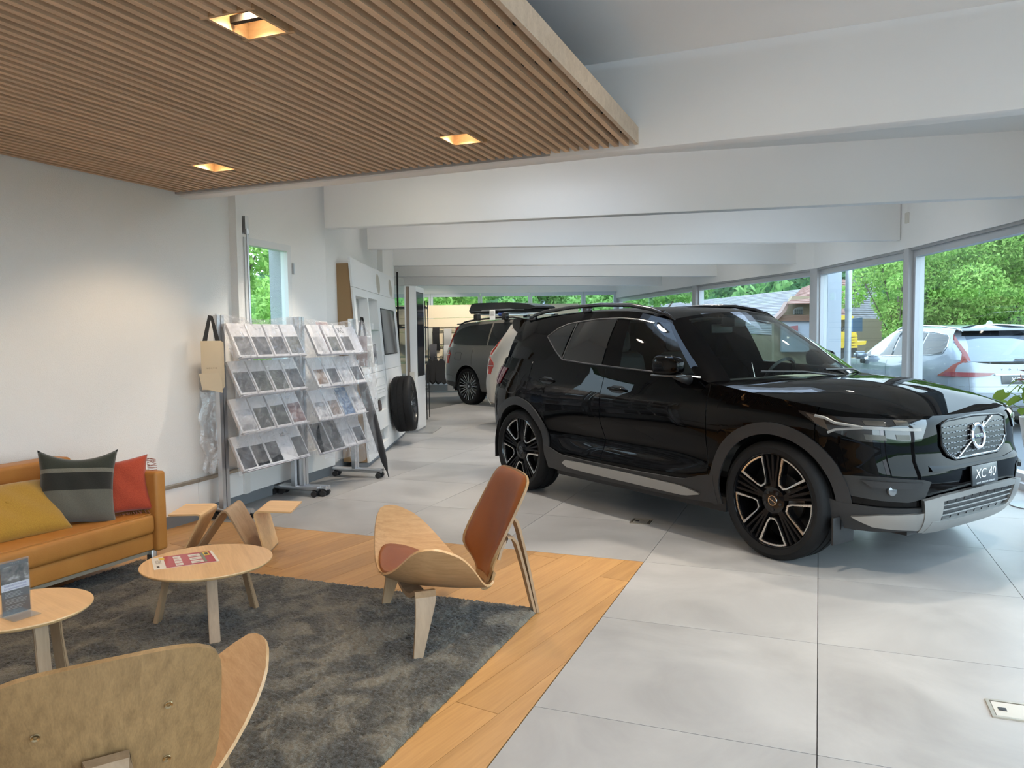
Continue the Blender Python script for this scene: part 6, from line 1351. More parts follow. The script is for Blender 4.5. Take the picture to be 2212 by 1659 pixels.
    # mud flap, fuel flap line
    prism('mud_flap', [(.0, .14), (.20, .14), (.20, .30), (.0, .34)], -.006, .006, M_BLK, c40.root, 'YZ', 0, Matrix.Translation((3.108, .70 * sg - (.20 if sg < 0 else 0), 0))) if False else box('mud_flap', (3.10, sg * .78 - .10, .17), (3.114, sg * .78 + .10, .33), M_BLK, c40.root, .004)
c40.wline('fuel_flap', [(-.21, 1.03), (-.21, .90), (-.17, .87), (-.07, .87), (-.03, .90), (-.03, 1.03), (-.07, 1.06), (-.17, 1.06), (-.21, 1.03)], .0022, M_BLK, -1)
# spoiler, tail glass
bm = bmesh.new(); add_box(bm, (-.66, -.50, 1.515), (-.40, .50, 1.548)); bmesh.ops.bevel(bm, geom=bm.edges[:], offset=.018, segments=3, affect='EDGES'); bmobj('roof_spoiler', bm, P_BLACK, c40.root, True, 40)
for sg in (1, -1): prism('spoiler_end', [(-.66, 1.50), (-.64, 1.45), (-.55, 1.40), (-.46, 1.42), (-.36, 1.50), (-.40, 1.542), (-.64, 1.545)], sg * .50 - .02, sg * .50 + .02, P_BLACK, c40.root, 'XZ', .01)
lathe('antenna_fin', [(0, 0), (.03, 0), (.02, .03), (.004, .055), (0, .056)], P_BLACK, c40.root, 12, 'Z', Matrix.Translation((-.12, 0, 1.58)))
# grille
M_GRB = P('grille_black', (.008, .008, .009), .3)
GO = [(-.37, .845), (-.30, .862), (0, .870), (.30, .862), (.37, .845)]; GB = [(-.37, .735), (-.33, .69), (-.24, .652), (.24, .652), (.33, .69), (.37, .735)]
gr = c40.patch('grille', 'f', GO, GB, .001, .006, M_GRB, 1, 30, 6)
fr_l = [(-.375, .85), (-.30, .868), (0, .876), (.30, .868), (.375, .85), (.375, .735), (.335, .685), (.245, .645), (-.245, .645), (-.335, .685), (-.375, .735), (-.375, .85)]
tube('grille_frame', [c40.SP('f', u, z, .008) for u, z in fr_l[:-1]], .008, M_BLKG, c40.root, 8, True); tube('grille_edge', [c40.SP('f', u * .955, .76 + (z - .76) * .93, .012) for u, z in fr_l[5:11]], .003, M_CHROME, gr, 6)
for r_ in range(6):
    z = .835 - r_ * .030
    for i in range(22):
        y = -.345 + i * .0325
        lim = .345 if z > .74 else .345 - (.74 - z) * 1.15
        if abs(y) > lim or abs(y) < .0: continue
        p = c40.SP('f', y, z - .004 * (i % 2), .010); box('grille_tab', (p.x - .004, y - .0125, p.z - .003), (p.x + .004, y + .0125, p.z + .003), P('tab_silver', (.40, .40, .41), .3, 1.), gr)
    tube('grille_bar', [c40.SP('f', t * min(.35, (.35 if z > .74 else .35 - (.74 - z) * 1.15)), z, .009) for t in (-1, -.6, 0, .6, 1)], .0026, M_GRB, gr, 5)
bz = bpy.data.objects.new('emblem', None); C.objects.link(bz); bz.parent = c40.root
ep = c40.SP('f', 0, .762, .022); nx = Vector((1, 0, .12)).normalized(); em = Matrix.Translation(ep) @ Matrix((Vector((0, 1, 0)), nx.cross(Vector((0, 1, 0))), nx)).transposed().to_4x4(); bz.matrix_local = em
lathe('ring', [(.056, -.004), (.060, .008), (.070, .010), (.078, .004), (.078, -.006)], M_CHROME, bz, 40, 'Z', None, 40, False); lathe('disc', [(0, -.002), (.058, -.002), (.058, -.004)], P('emblem_dark', (.02, .02, .024), .2), bz, 32, 'Z')
box('bar', (-.055, -.014, -.001), (.055, .014, .006), P('emblem_navy', (.02, .025, .06), .2), bz, .002); text('lettering', 'VOLVO', .024, M_CHROME, bz, (0, 0, .0062), ext=.0006)
prism('arrow', [(.046, .052), (.072, .082), (.080, .048), (.068, .052), (.054, .040)], -.002, .006, M_CHROME, bz, 'XY')
tube('diagonal_bar', [c40.SP('f', .20, .862, .016), c40.SP('f', -.215, .660, .016)], .0065, M_CHROME, c40.root, 8)
for e_ in bz.children: pass
# lower intake with silver surround, plate
sk = c40.patch('lower_intake', 'f', [(-.44, .435), (0, .442), (.44, .435)], [(-.40, .335), (-.30, .318), (.30, .318), (.40, .335)], .016, .004, M_GRB, 1, 24, 4)
M_SKID = P('satin_insert', (.42, .41, .39), .38, .9)
c40.patch('skid_plate', 'f', [(-.56, .452), (-.40, .470), (0, .478), (.40, .470), (.56, .452)], [(-.50, .432), (-.40, .437), (0, .443), (.40, .437), (.50, .432)], .010, .024, M_SKID, 1, 24, 3); c40.patch('skid_plate', 'f', [(-.46, .33), (-.30, .318), (0, .317), (.30, .318), (.46, .33)], [(-.46, .262), (-.30, .248), (0, .246), (.30, .248), (.46, .262)], .008, .028, M_SKID, 1, 24, 3)
for sg in (1, -1): c40.patch('skid_plate', 'f', [(.42, .47), (.50, .46), (.56, .452)] if sg > 0 else [(-.56, .452), (-.50, .46), (-.42, .47)], [(.38, .262), (.44, .265), (.50, .27)] if sg > 0 else [(-.50, .27), (-.44, .265), (-.38, .262)], .009, .026, M_SKID, 1, 8, 6)
for z in (.407, .378, .349): tube('intake_bar', [c40.SP('f', y, z, .024) for y in np.linspace(-.42, .42, 9)], .0055, P('bar_grey', (.10, .10, .10), .3), sk, 6)
for y in np.linspace(-.36, .36, 9): tube('intake_rib', [c40.SP('f', y, .437, .021), c40.SP('f', y, .322, .021)], .003, M_GRB, sk, 5)
c40.patch('bumper_crease', 'f', [(-.5, .628), (-.3, .612), (.3, .612), (.5, .628)], [(-.5, .600), (-.3, .586), (.3, .586), (.5, .600)], .0, .008, P_BLACK, 1, 20, 3)
M_PLATE = P('plate_dark', (.035, .04, .045), .3)
def number_plate(par, p, nx, w_, h_, s1, s2, mat=M_PLATE, size=.078):
    e = bpy.data.objects.new('number_plate', None); C.objects.link(e); e.parent = par; nx = Vector(nx).normalized(); yx = Vector((0, 0, 1)).cross(nx).normalized(); e.matrix_local = Matrix.Translation(p) @ Matrix((yx, nx.cross(yx), nx)).transposed().to_4x4()
    box('plate_panel', (-w_ / 2, -h_ / 2, 0), (w_ / 2, h_ / 2, .012), mat, e, .004); M_W = P('plate_white', (.75, .76, .78), .3)
    text('lettering', s1, size, M_W, e, (0, .004, .0128), ext=.0004, shear=.25, sx_=1.15)
    if s2: text('lettering', s2, .0125, M_W, e, (0, -h_ / 2 + .012, .0128), ext=.0003)
    return e
pp = c40.SP('f', .0, .545, .012); number_plate(c40.root, pp + Vector((.008, 0, 0)), (1, 0, .08), .30, .115, 'XC 40', 'GARAGE  ZIMMERMANN  INTERLAKEN')
# wipers, cowl
box('cowl_panel', (2.36, -.62, 1.045), (2.56, .62, 1.058), M_BLK, c40.root, .004)
for y0, y1 in ((.60, .02), (.05, -.55)):
    zz = 1.09; tube('wiper_arm', [Vector((2.50 - .30 * (y0 / .8) ** 2, y0, 1.085)), Vector((2.46, (y0 + y1) / 2, 1.118)), Vector((2.44 - .2 * (y1 / .8) ** 2, y1, 1.125))], .008, M_BLK, c40.root, 6)
# interior
box('dashboard', (1.95, -.70, .92), (2.42, .70, 1.06), P('dash_grey', (.028, .028, .03), .7), c40.root, .04, 4); lathe('steering_wheel', [(.165, -.014), (.182, 0), (.165, .014), (.15, 0)], M_BLK, c40.root, 32, 'Z', Matrix.Translation((1.78, .38, 1.03)) @ Matrix.Rotation(R(-62), 4, 'Y'), 60, False)
lathe('steering_boss', [(0, -.02), (.055, -.02), (.05, .02), (0, .02)], M_BLK, c40.root, 16, 'Z', Matrix.Translation((1.78, .38, 1.03)) @ Matrix.Rotation(R(-62), 4, 'Y')); box('steering_spoke', (-.012, -.16, -.008), (.012, .16, .008), M_BLK, c40.root, .003, 2, Matrix.Translation((1.78, .38, 1.03)) @ Matrix.Rotation(R(-62), 4, 'Y')); tube('steering_column', [(1.80, .38, 1.02), (2.02, .38, .96)], .035, M_BLK, c40.root, 10)
box('price_sheet', (2.02, .02, 1.0635), (2.25, .46, 1.066), P('sheet_pale', (.62, .63, .55), .5), c40.root)
for x, yy in ((1.12, (.37, -.37)), (.28, (.37, -.37))):
    for y in yy:
        st_ = bpy.data.objects.new('seat', None); C.objects.link(st_); st_.parent = c40.root; st_.location = (x, y, .50)
        box('squab', (-.25, -.25, .05), (.27, .25, .20), M_SEAT, st_, .05, 4); box('seat_back', (-.07, -.25, 0), (.07, .25, .62), M_SEAT, st_, .06, 4, Matrix.Translation((-.24, 0, .12)) @ Matrix.Rotation(R(-14), 4, 'Y')); box('headrest', (-.05, -.135, 0), (.05, .135, .185), M_SEAT, st_, .045, 4, Matrix.Translation((-.40, 0, .735)) @ Matrix.Rotation(R(-8), 4, 'Y'))
box('cabin_floor', (-.45, -.74, .42), (2.3, .74, .46), M_BLK, c40.root); box('boot_wall', (-.50, -.70, .46), (-.46, .70, 1.05), M_BLK, c40.root); box('roof_lining', (-.1, -.5, 1.50), (1.35, .5, 1.515), P('lining', (.10, .10, .095), .9), c40.root, .004); box('centre_mirror', (1.52, -.12, 1.385), (1.545, .12, 1.455), M_BLK, c40.root, .012); box('camera_housing', (1.58, -.07, 1.43), (1.72, .07, 1.51), M_BLK, c40.root, .02)
# ------------------------------------------------------------------ the other cars
def corner_lamp(car, sg, levels, mat, name='tail_lamp', par=None):
    """levels: (z, width along the side, width along the tail)"""
    D = car.D; B0 = car.ghbase(D['side_cols'][-1][0]); B1 = car.roofedge(D['side_cols'][-1][1]); nr = D['nr']; G = []
    for z, wx, wy in levels:
        k_ = .5 ** (1 / nr)
        if z > B0.z: t = (z - B0.z) / (B1.z - B0.z); p = B0 + (B1 - B0) * t + Vector((-.02, math.sin(PI * t) * D['bulge'] * .8, 0))
        else:
            p = Vector((car.x0 - car.ar(z) * k_, car.bw(z) * k_, z))
            tb = max(0., 1 - (B0.z - z) / .16); p = p + (Vector((B0.x - .02, B0.y, z)) - p) * tb * tb
        p = p + Vector((-.012, .012, 0))
        a_ = Vector((p.x + wx, car.side(p.x + wx, z) + .008, z)) if z < B0.z - .01 else p + Vector((wx, .006, 0)); c_ = Vector((p.x - .035, p.y - wy, z)) if wy > 0 else p + Vector((-.01, -.02, 0))
        G.append([Vector((q.x, sg * q.y, q.z)) for q in (a_ + Vector((0, -.02, 0)), a_, (a_ + p) * .5 + Vector((-.002, .006, 0)), p, (p + c_) * .5 + Vector((-.008, .002, 0)), c_, c_ + Vector((.03, 0, 0)))])
    bm = bmesh.new(); add_grid(bm, G, sg > 0); bm.faces.new([bm.verts[i] for i in range(0)] or [bm.verts.new(p) for p in G[0]]); bm.faces.new([bm.verts.new(p) for p in G[-1]]); bmesh.ops.recalc_face_normals(bm, faces=bm.faces[:]); return bmobj(name, bm, mat, par or car.root, True, 35)
def base_suv(L_f, L_r, W_, H_, wb, belt, nose, arch, zc, rake=.5):
    k_ = W_ / 1.86; f, r_ = L_f, -L_r; rt = H_ - .055
    return dict(n=4.6, nr=6., x0=wb * .52, wb=wb, arch=arch, zc=zc, xf=f - .42, xr=r_ + .28, floor_z=.22,
        front=[(.22, f - .14), (.4, f - .02), (.55, f), (.75, f - .03), (.9, f - .07), (1.0, f - .16)], rear=[(.25, r_ + .14), (.45, r_ + .02), (.6, r_), (.85, r_ + .035), (1.05, r_ + .06), (1.2, r_ + .11), (1.3, r_ + .15)],
        width=[(.2, .86 * k_), (.35, .90 * k_), (.55, .925 * k_), (.8, .93 * k_), (.95, .92 * k_), (1.08, .89 * k_), (1.2, .85 * k_)],
        top=[(r_, belt + .03), (r_ + .3, belt + .045), (.0, belt + .03), (1.0, belt), (wb - .65, belt - .03), (wb, nose + .06), (wb + .4, nose + .01), (f, nose - .02)],
        sill=[(r_, .42), (r_ + .4, .36), (.5, .28), (wb - .5, .27), (wb + .4, .30), (f, .26)], tail_top=belt - .03, nose_top=nose - .01,
        dents=((wb / 2, .56, .9, .1, -.03), (wb / 2, .92, 1.8, .03, .006)), cuts=[.16, wb * .42, wb - .52, wb + .30], names=['rear_quarter', 'rear_door', 'front_door', 'front_wing', 'front_corner'],
        cowl=wb - .58, cowl_c=(wb - .20, belt - .0), spine=((wb - .15, 0), (f - .25, 0)), crown=[(wb - .2, belt + .0), (wb + .1, belt - .03), (f - .4, nose + .07), (f, nose + .01)],
        roof_w=[(r_ + .2, .60), (.0, .645), (1.0, .65), (wb - 1.2, .60)], roof_z=[(r_ + .2, rt - .09), (.2, rt - .02), (1.0, rt), (wb - 1.6, rt - .02), (wb - 1.2, rt - .10)],
        ws_top=wb - 1.22, ws_top_c=(wb - 1.08, rt - .05), roof_spine=(wb - 1.4, .0), roof_c=[(r_ + .2, rt - .01), (.2, rt + .03), (1.0, rt + .04), (wb - 1.1, rt - .01)],
        side_cols=[(wb - .58, wb - 1.22), (wb - .7, wb - 1.3), (wb - .9, wb - 1.38), (wb - 1.1, wb - 1.45), (wb - 1.3, wb - 1.52), (1.3, 1.25), (1.0, 1.0), (.7, .7), (.4, .4), (.1, .1), (-.2, -.15), (-.45, -.36), (r_ + .34, r_ + .62), (r_ + .16, r_ + rake)],
        rw_base=(r_ + .06, belt), rw_top=(r_ + rake - .04, rt - .06), bulge=.025, ws_mat=M_PRIV)
# grey suv with roof box
P_PINE = carpaint('pine_grey_paint', (.12, .117, .108), .35, .5, .12)
D90 = base_suv(3.86, 1.10, 1.90, 1.76, 2.98, 1.12, 1.02, .415, .39); D90['pillar_mat'] = P_PINE
c90 = Car('grey_suv', 'dark grey suv with a black roof box, behind the cream estate tail', (-.22, 16.41, 0), -.84, D90, P_PINE)
c90.lower(); c90.bonnet(); c90.greenhouse(False); c90.wells_and_floor(); c90.wheels(lambda r_: wheel_b(r_, .30, .376, .26, 24), .80, .30, .376, .26)
for sg in (1, -1):
    c90.patch('rear_side_glass', 'g', [(-.62, 1.41), (-.50, 1.525), (-.2, 1.60), (.55, 1.635)], [(-.66, 1.36), (-.60, 1.235), (-.4, 1.215), (.55, 1.20)], .002, .004, M_PRIV, sg, 24, 4); c90.patch('side_glass', 'g', [(.60, 1.637), (1.1, 1.64), (1.5, 1.62)], [(.60, 1.20), (1.2, 1.18), (1.75, 1.165)], .002, .004, M_PRIV, sg, 16, 4)
    tl = corner_lamp(c90, sg, [(.83, .11, .05), (.93, .13, .05), (1.02, .16, .05), (1.10, .14, .05), (1.16, .085, .03), (1.25, .055, .0), (1.4, .045, 0), (1.60, .035, 0)], M_RED); corner_lamp(c90, sg, [(1.005, .145, .055), (1.02, .15, .055)], P('lamp_clear', (.62, .52, .5), .2), 'lamp_stripe', tl)
    c90.arch_cladding(.03, .004, P_PINE) if sg > 0 else None
    pts = []
    for x, h in ((-.55, .0), (-.42, .03), (-.1, .045), (.6, .05), (1.1, .045), (1.35, .02), (1.45, .0)): e = c90.roofedge(x); pts.append(Vector((x, sg * (e.y + .0), e.z + h)))
    tube('roof_rail', pts, .017, M_BLK, c90.root, 8)
bm = bmesh.new(); add_box(bm, (-.74, -.60, 1.625), (-.45, .60, 1.655)); bmesh.ops.bevel(bm, geom=bm.edges[:], offset=.012, segments=2, affect='EDGES'); bmobj('roof_spoiler', bm, P_PINE, c90.root, True, 40)
c90.wline('fuel_flap', [(-.43, 1.04), (-.43, .93), (-.40, .90), (-.22, .90), (-.20, .93), (-.20, 1.04), (-.23, 1.06), (-.40, 1.06), (-.43, 1.04)], .004, M_BLK, -1)
c90.patch('tail_crease', 's', [(-.78, .60), (-.5, .575)], [(-.78, .585), (-.5, .56)], .0, .01, P_PINE, -1, 8, 2); c90.patch('bumper_lower', 's', [(-.78, .46), (-.42, .44)], [(-.78, .40), (-.42, .37)], .001, .008, P('bumper_taupe', (.08, .07, .062), .5), -1, 8, 2)
# roof carrier and box
rc_ = empty('roof_box', (-.22, 16.41, 0), -.84, 'black glossy roof box with silver stripe on the grey suv', 'roof box')
def sbm(lo, hi, bev): b_ = bmesh.new(); add_box(b_, lo, hi); bmesh.ops.bevel(b_, geom=b_.edges[:], offset=bev, segments=4, affect='EDGES', clamp_overlap=True); return b_
prof = [(-.30, 1.905), (-.28, 1.89), (1.55, 1.89), (1.72, 1.905), (1.70, 1.94), (1.45, 1.995), (1.0, 2.035), (.4, 2.055), (-.12, 2.06), (-.22, 2.04)]
prism('shell', prof, -.62, -.08, carpaint('box_black', (.008, .008, .009), .3), rc_, 'XZ', .02); prism('lower_shell', [(-.28, 1.845), (1.5, 1.845), (1.65, 1.888), (-.30, 1.888)], -.60, -.10, P('box_under', (.014, .014, .015), .5), rc_, 'XZ', .012)
prism('silver_stripe', [(-.28, 1.892), (.10, 1.894), (.16, 1.915), (1.0, 1.915), (1.15, 1.894), (1.4, 1.892), (1.4, 1.886), (-.28, 1.886)], -.628, -.619, M_SILV, rc_, 'XZ')
for x in (.06, .92): box('crossbar', (x - .04, -.70, 1.815), (x + .04, .70, 1.845), M_SILV, rc_, .008); box('foot', (x - .06, -.735, 1.70), (x + .06, -.64, 1.83), M_BLK, rc_, .01); box('foot', (x - .06, .64, 1.70), (x + .06, .735, 1.83), M_BLK, rc_, .01)
pt_ = empty('price_tag', (-.22, 16.41, 0), -.84, 'pale price sheet hanging from the roof box', 'price tag'); box('sheet', (.43, -.668, 1.705), (.60, -.662, 1.905), P('tag_grey', (.50, .53, .56), .4), pt_); [box('print_line', (.45, -.6695, 1.87 - .02 * i), (.57, -.668, 1.876 - .02 * i), P('print_dark', (.03, .03, .035), .5), pt_) for i in range(5)]
bx = empty('blue_strap', (-.22, 16.41, 0), -.84, 'blue strap pouch on the roof carrier bar', 'strap'); box('pouch', (.70, -.68, 1.775), (.86, -.60, 1.838), P('strap_blue', (.02, .05, .22), .6), bx, .015); box('flap', (.70, -.684, 1.81), (.86, -.68, 1.84), P('strap_blue', (.02, .05, .22), .6), bx)
# cream white estate suv between them
P_CREAM = carpaint('cream_paint', (.72, .66, .57), .4)
D60 = base_suv(3.74, .95, 1.87, 1.66, 2.86, 1.06, .98, .40, .37, .78)
D60['pillar_mat'] = P_CREAM
c60 = Car('white_suv', 'cream white suv showing only its tail corner behind the black suv', (.70, 12.08, 0), -.84, D60, P_CREAM)
def suv60(c, spoiler_mat):
    for sg in (1, -1):
        tl = corner_lamp(c, sg, [(.80, .10, .06), (.86, .12, .08), (.93, .17, .13), (.985, .15, .10), (1.05, .085, .05), (1.14, .06, .03), (1.3, .05, .02), (1.50, .04, .01)], M_RED); corner_lamp(c, sg, [(.925, .165, .135), (.938, .165, .135)], P('lamp_clear', (.62, .52, .5), .2), 'lamp_stripe', tl)
    bm = sbm((-.40, -.58, 1.545), (-.1, .58, 1.578), .012); bmobj('roof_spoiler', bm, spoiler_mat, c.root, True, 40)
c60.lower(); c60.bonnet(); c60.greenhouse(False); c60.wells_and_floor(); c60.wheels(lambda r_: wheel_b(r_, .28, .362, .25, 20), .79, .28, .362, .25); suv60(c60, P_CREAM)
c60.patch('bumper_lower', 'r', [(-.80, .48), (0, .47), (.80, .48)], [(-.78, .33), (0, .32), (.78, .33)], .002, .012, P('bumper_champagne', (.50, .46, .40), .35, .4), 1, 20, 3)
for sg in (1, -1): c60.patch('side_glass', 'g', [(.0, 1.48), (.3, 1.53), (1.2, 1.54), (1.6, 1.49)], [(-.1, 1.22), (.1, 1.16), (1.2, 1.13), (1.9, 1.11)], .002, .004, M_PRIV, sg, 20, 4)
# silver suv outside, seen from behind
P_SILV = carpaint('silver_paint', (.27, .30, .34), .3, .35, .06)
D60b = dict(D60); D60b['pillar_mat'] = P_SILV
cs = Car('silver_suv', 'silver suv parked outside with its tail to the window', (7.50, 12.45, -.165), R(91), D60b, P_SILV)
cs.lower(); cs.bonnet(); cs.greenhouse(False); cs.wells_and_floor(); cs.wheels(lambda r_: wheel_b(r_, .28, .362, .25, 10), .79, .28, .362, .25)
M_CG = P('car_glass_sky', (.012, .013, .014), .03, 0, .06)
for sg in (1, -1):
    cs.patch('front_side_glass', 'g', [(1.14, 1.525), (1.45, 1.50), (1.62, 1.44)], [(1.12, 1.13), (1.6, 1.11), (2.12, 1.085)], .002, .004, M_CG, sg, 16, 4); cs.patch('rear_side_glass', 'g', [(.30, 1.51), (.7, 1.53), (1.06, 1.528)], [(.30, 1.15), (.7, 1.14), (1.06, 1.13)], .002, .004, M_CG, sg, 12, 4); cs.patch('quarter_glass', 'g', [(-.34, 1.42), (-.28, 1.46), (-.05, 1.49), (.24, 1.508)], [(-.36, 1.30), (-.34, 1.20), (-.1, 1.17), (.24, 1.152)], .002, .004, M_CG, sg, 14, 4)
    cs.wline('window_trim', [(2.15, 1.075), (1.6, 1.10), (1.0, 1.125), (.3, 1.145), (-.1, 1.165), (-.33, 1.19), (-.38, 1.30), (-.34, 1.43), (-.26, 1.475), (.1, 1.515), (.7, 1.545), (1.2, 1.54), (1.5, 1.505)], .008, M_CHROME, sg, 'g', .004)
    for seg_, hh_ in (((1.02, 1.5), 0),): cs.wline('window_post', [(1.09, 1.14), (1.10, 1.53)], .022, M_BLK, sg, 'g', -.012)
    pts = []
    for x, h in ((-.52, .0), (-.40, .025), (.0, .035), (.8, .035), (1.2, .02), (1.4, .0)): e = cs.roofedge(x); pts.append(Vector((x, sg * e.y, e.z + h)))
    tube('roof_rail', pts, .014, M_SILV, cs.root, 8)
    mm = bpy.data.objects.new('mirror', None); C.objects.link(mm); mm.parent = cs.root; mm.location = (1.98, sg * 1.02, 1.10); bmobj('mirror_cap', sbm((-.06, -.11, -.06), (.08, .10, .085), .035), P_SILV, mm, True); box('mirror_foot', (-.02, -.10 if sg > 0 else .02, -.14), (.06, -.02 if sg > 0 else .10, -.05), M_BLK, mm, .02)
    tl = corner_lamp(cs, sg, [(.845, .30, .06), (.87, .28, .09), (.90, .20, .08), (.95, .11, .06), (1.02, .075, .05), (1.08, .065, .045), (1.2, .045, .035), (1.35, .035, .03), (1.49, .03, .025)], P('lamp_pinkred', (.25, .045, .032), .1, 0, .6))
    cs.patch('lamp_bar', 'r', [(.36, .905), (.60, .912), (.86, .915)] if sg > 0 else [(-.86, .915), (-.60, .912), (-.36, .905)], [(.44, .865), (.60, .852), (.88, .848)] if sg > 0 else [(-.88, .848), (-.60, .852), (-.44, .865)], .006, .02, P('lamp_red_dark2', (.20, .015, .025), .1, 0, .8), sg * 0 + 1, 14, 3)
bmobj('roof_spoiler', sbm((-.38, -.60, 1.535), (-.1, .60, 1.575), .014), P_SILV, cs.root, True, 40)
# rear window and dark strip, tailgate seam, plate recess
def rw(cx_, name, z0, z1, w0, w1, mat, off):
    b0 = Vector((cx_.D['rw_base'][0], 0, cx_.D['rw_base'][1])); b1 = Vector((cx_.D['rw_top'][0], 0, cx_.D['rw_top'][1])); G = []
    for j in range(6):
        t = j / 5; z = z0 + (z1 - z0) * t; k_ = (z - b0.z) / (b1.z - b0.z); x = b0.x + (b1.x - b0.x) * k_; w_ = w0 + (w1 - w0) * t; G.append([Vector((x - .022 - off + .09 * abs(q) ** 3 - .012 * math.sin(PI * k_), q * w_, z)) for q in np.linspace(-1, 1, 17)])
    return slab_grid(name, G, [[Vector((-1, 0, .2)).normalized()] * 17 for _ in G], .004, mat, cx_.root)
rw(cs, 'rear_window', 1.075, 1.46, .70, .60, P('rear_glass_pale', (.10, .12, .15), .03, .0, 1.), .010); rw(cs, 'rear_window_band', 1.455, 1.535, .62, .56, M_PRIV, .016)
for z in (.70, .60, .52): cs.patch('bumper_line', 'r', [(-.86, z + .008), (.86, z + .008)], [(-.86, z), (.86, z)], .0, .004, P('gap_grey', (.16, .17, .19), .5), 1, 20, 1)
for sg in (1, -1): cs.patch('tailgate_seam', 'r', [(sg * .70 - .003, .84), (sg * .70 + .003, .84)], [(sg * .695 - .003, .62), (sg * .695 + .003, .62)], .0, .004, P('gap_grey', (.16, .17, .19), .5), 1, 2, 6)
cs.patch('bumper_lower', 'r', [(-.86, .42), (0, .41), (.86, .42)], [(-.8, .29), (0, .28), (.8, .29)], .002, .014, M_PL, 1, 20, 3); cs.patch('bumper_insert', 'r', [(-.6, .40), (.6, .40)], [(-.6, .345), (.6, .345)], .016, .01, M_SILV, 1, 16, 2)
cs.patch('plate_lip', 'r', [(-.36, .885), (.36, .885)], [(-.36, .872), (.36, .872)], .004, .03, M_SILV, 1, 12, 1)
q_ = cs.SP('r', 0, .80, .006); number_plate(cs.root, q_, (-1, 0, .05), .52, .125, 'XC 60', None, P('plate_dark', (.035, .04, .045), .3), .085)
for i, ch_ in enumerate('VOLVO'): qv = cs.SP('r', .24 - .12 * i, .955, .008); text('lettering', ch_, .042, M_SILV, cs.root, tuple(qv), (R(90), 0, R(-90)), ext=.003)
lathe('antenna_fin', [(0, 0), (.07, 0), (.055, .03), (.02, .05), (0, .052)], P_SILV, cs.root, 16, 'Z', Matrix.Translation((-.2, 0, 1.64)) @ Matrix.Scale(.5, 4, (0, 1, 0)))
box('rear_wiper', (-.905, -.30, 1.10), (-.885, .05, 1.115), M_BLK, cs.root, .004)
# ================================================================== OUTSIDE
M_ASPH = plaster('asphalt', (.13, .133, .14), 220., .4, .004); k = NT('grass_green'); nz = k.n('TexNoise', i_Scale=3., i_Detail=6.); k.l(k.coords(), nz.inputs[0]); rp = k.ramp(nz.outputs[0], [(.35, (.05, .10, .02)), (.65, (.11, .19, .04))]); k.l(rp, k.b.inputs['Base Color']); k.b.inputs['Roughness'].default_value = 1.; M_GRASS = k.m
GZ = -.165
S(mesh('ground_yard', [(-8, -14, GZ), (24, -14, GZ)]+[(24, 40, GZ), (-25, 40, GZ), (-25, 20.6, GZ), (1.5, 20.6, GZ), (1.5, -2.7, GZ), (-8, -2.7, GZ)], [tuple(range(8))], M_ASPH)); 0 and S(mesh('x', [(2, -8, GZ), (24, -8, GZ), (24, 40, GZ), (-25, 40, GZ), (-25, 20.6, GZ), (1.5, 20.6, GZ)], [(0, 1, 2, 3, 4, 5)], M_ASPH)); S(mesh('ground_field', [(-120, -60, GZ - .02), (140, -60, GZ - .02), (140, 160, GZ - .02), (-120, 160, GZ - .02)], [(0, 1, 2, 3)], M_GRASS))
S(box('plinth_wall', (4.72, 5.0, GZ), (4.80, 11.5, -.01), P('plinth_concrete', (.42, .42, .42), .8)))
# foliage built from real leaf quads; a few leaf clouds of shared mesh data per tree
def leaf_mat(name, c0, c1):
    if name in MATS: return MATS[name]
    k = NT(name); k.t.nodes.remove(k.b); g_ = k.n('NewGeometry'); mr = k.n('MapRange', _1=0., _2=1., _3=0., _4=1.); k.l(g_.outputs['Random Per Island'], mr.inputs[0]); rp = k.ramp(mr, [(0., c0), (1., c1)])
    d_ = k.n('BsdfDiffuse'); t_ = k.n('BsdfTranslucent'); k.l(rp, d_.inputs[0]); k.l(rp, t_.inputs[0]); mx = k.n('MixShader', _0=.38); k.l(d_, mx.inputs[1]); k.l(t_, mx.inputs[2]); k.l(mx, k.out.inputs[0]); MATS[name] = k.m; return k.m
def leaves(name, centres, n, size, mat, parent, seed, spread=1.0):
    """centres: list of (x,y,z,rx,ry,rz) blobs; leaves sit mostly near the blob surface"""
    r_ = np.random.RandomState(seed); C_ = np.array(centres, float); vol = (C_[:, 3] * C_[:, 4] * C_[:, 5]) ** .67; idx = r_.choice(len(C_), n, p=vol / vol.sum()); d = r_.normal(size=(n, 3)); d /= np.linalg.norm(d, axis=1)[:, None]; rad = r_.uniform(.35, 1, (n, 1)) ** .4
    p = C_[idx, :3] + d * rad * C_[idx, 3:6]; u = r_.normal(size=(n, 3)); u /= np.linalg.norm(u, axis=1)[:, None]; v = np.cross(u, d + r_.normal(size=(n, 3)) * .6); v /= np.linalg.norm(v, axis=1)[:, None] + 1e-9; sz = size * r_.uniform(.6, 1.3, (n, 1))
    q = np.stack([p - u * sz, p + v * sz * .45, p + u * sz, p - v * sz * .45], 1).reshape(-1, 3); me = bpy.data.meshes.new(name); me.vertices.add(4 * n); me.vertices.foreach_set('co', q.astype(np.float32).ravel()); me.loops.add(4 * n); me.loops.foreach_set('vertex_index', np.arange(4 * n, dtype=np.int32)); me.polygons.add(n); me.polygons.foreach_set('loop_start', np.arange(0, 4 * n, 4, dtype=np.int32)); me.polygons.foreach_set('loop_total', np.full(n, 4, np.int32)); me.update(); me.validate()
    return tag(link(name, me, mat, parent), kind='stuff')
M_BARK = plaster('bark', (.10, .075, .055), 30., .8, .03)
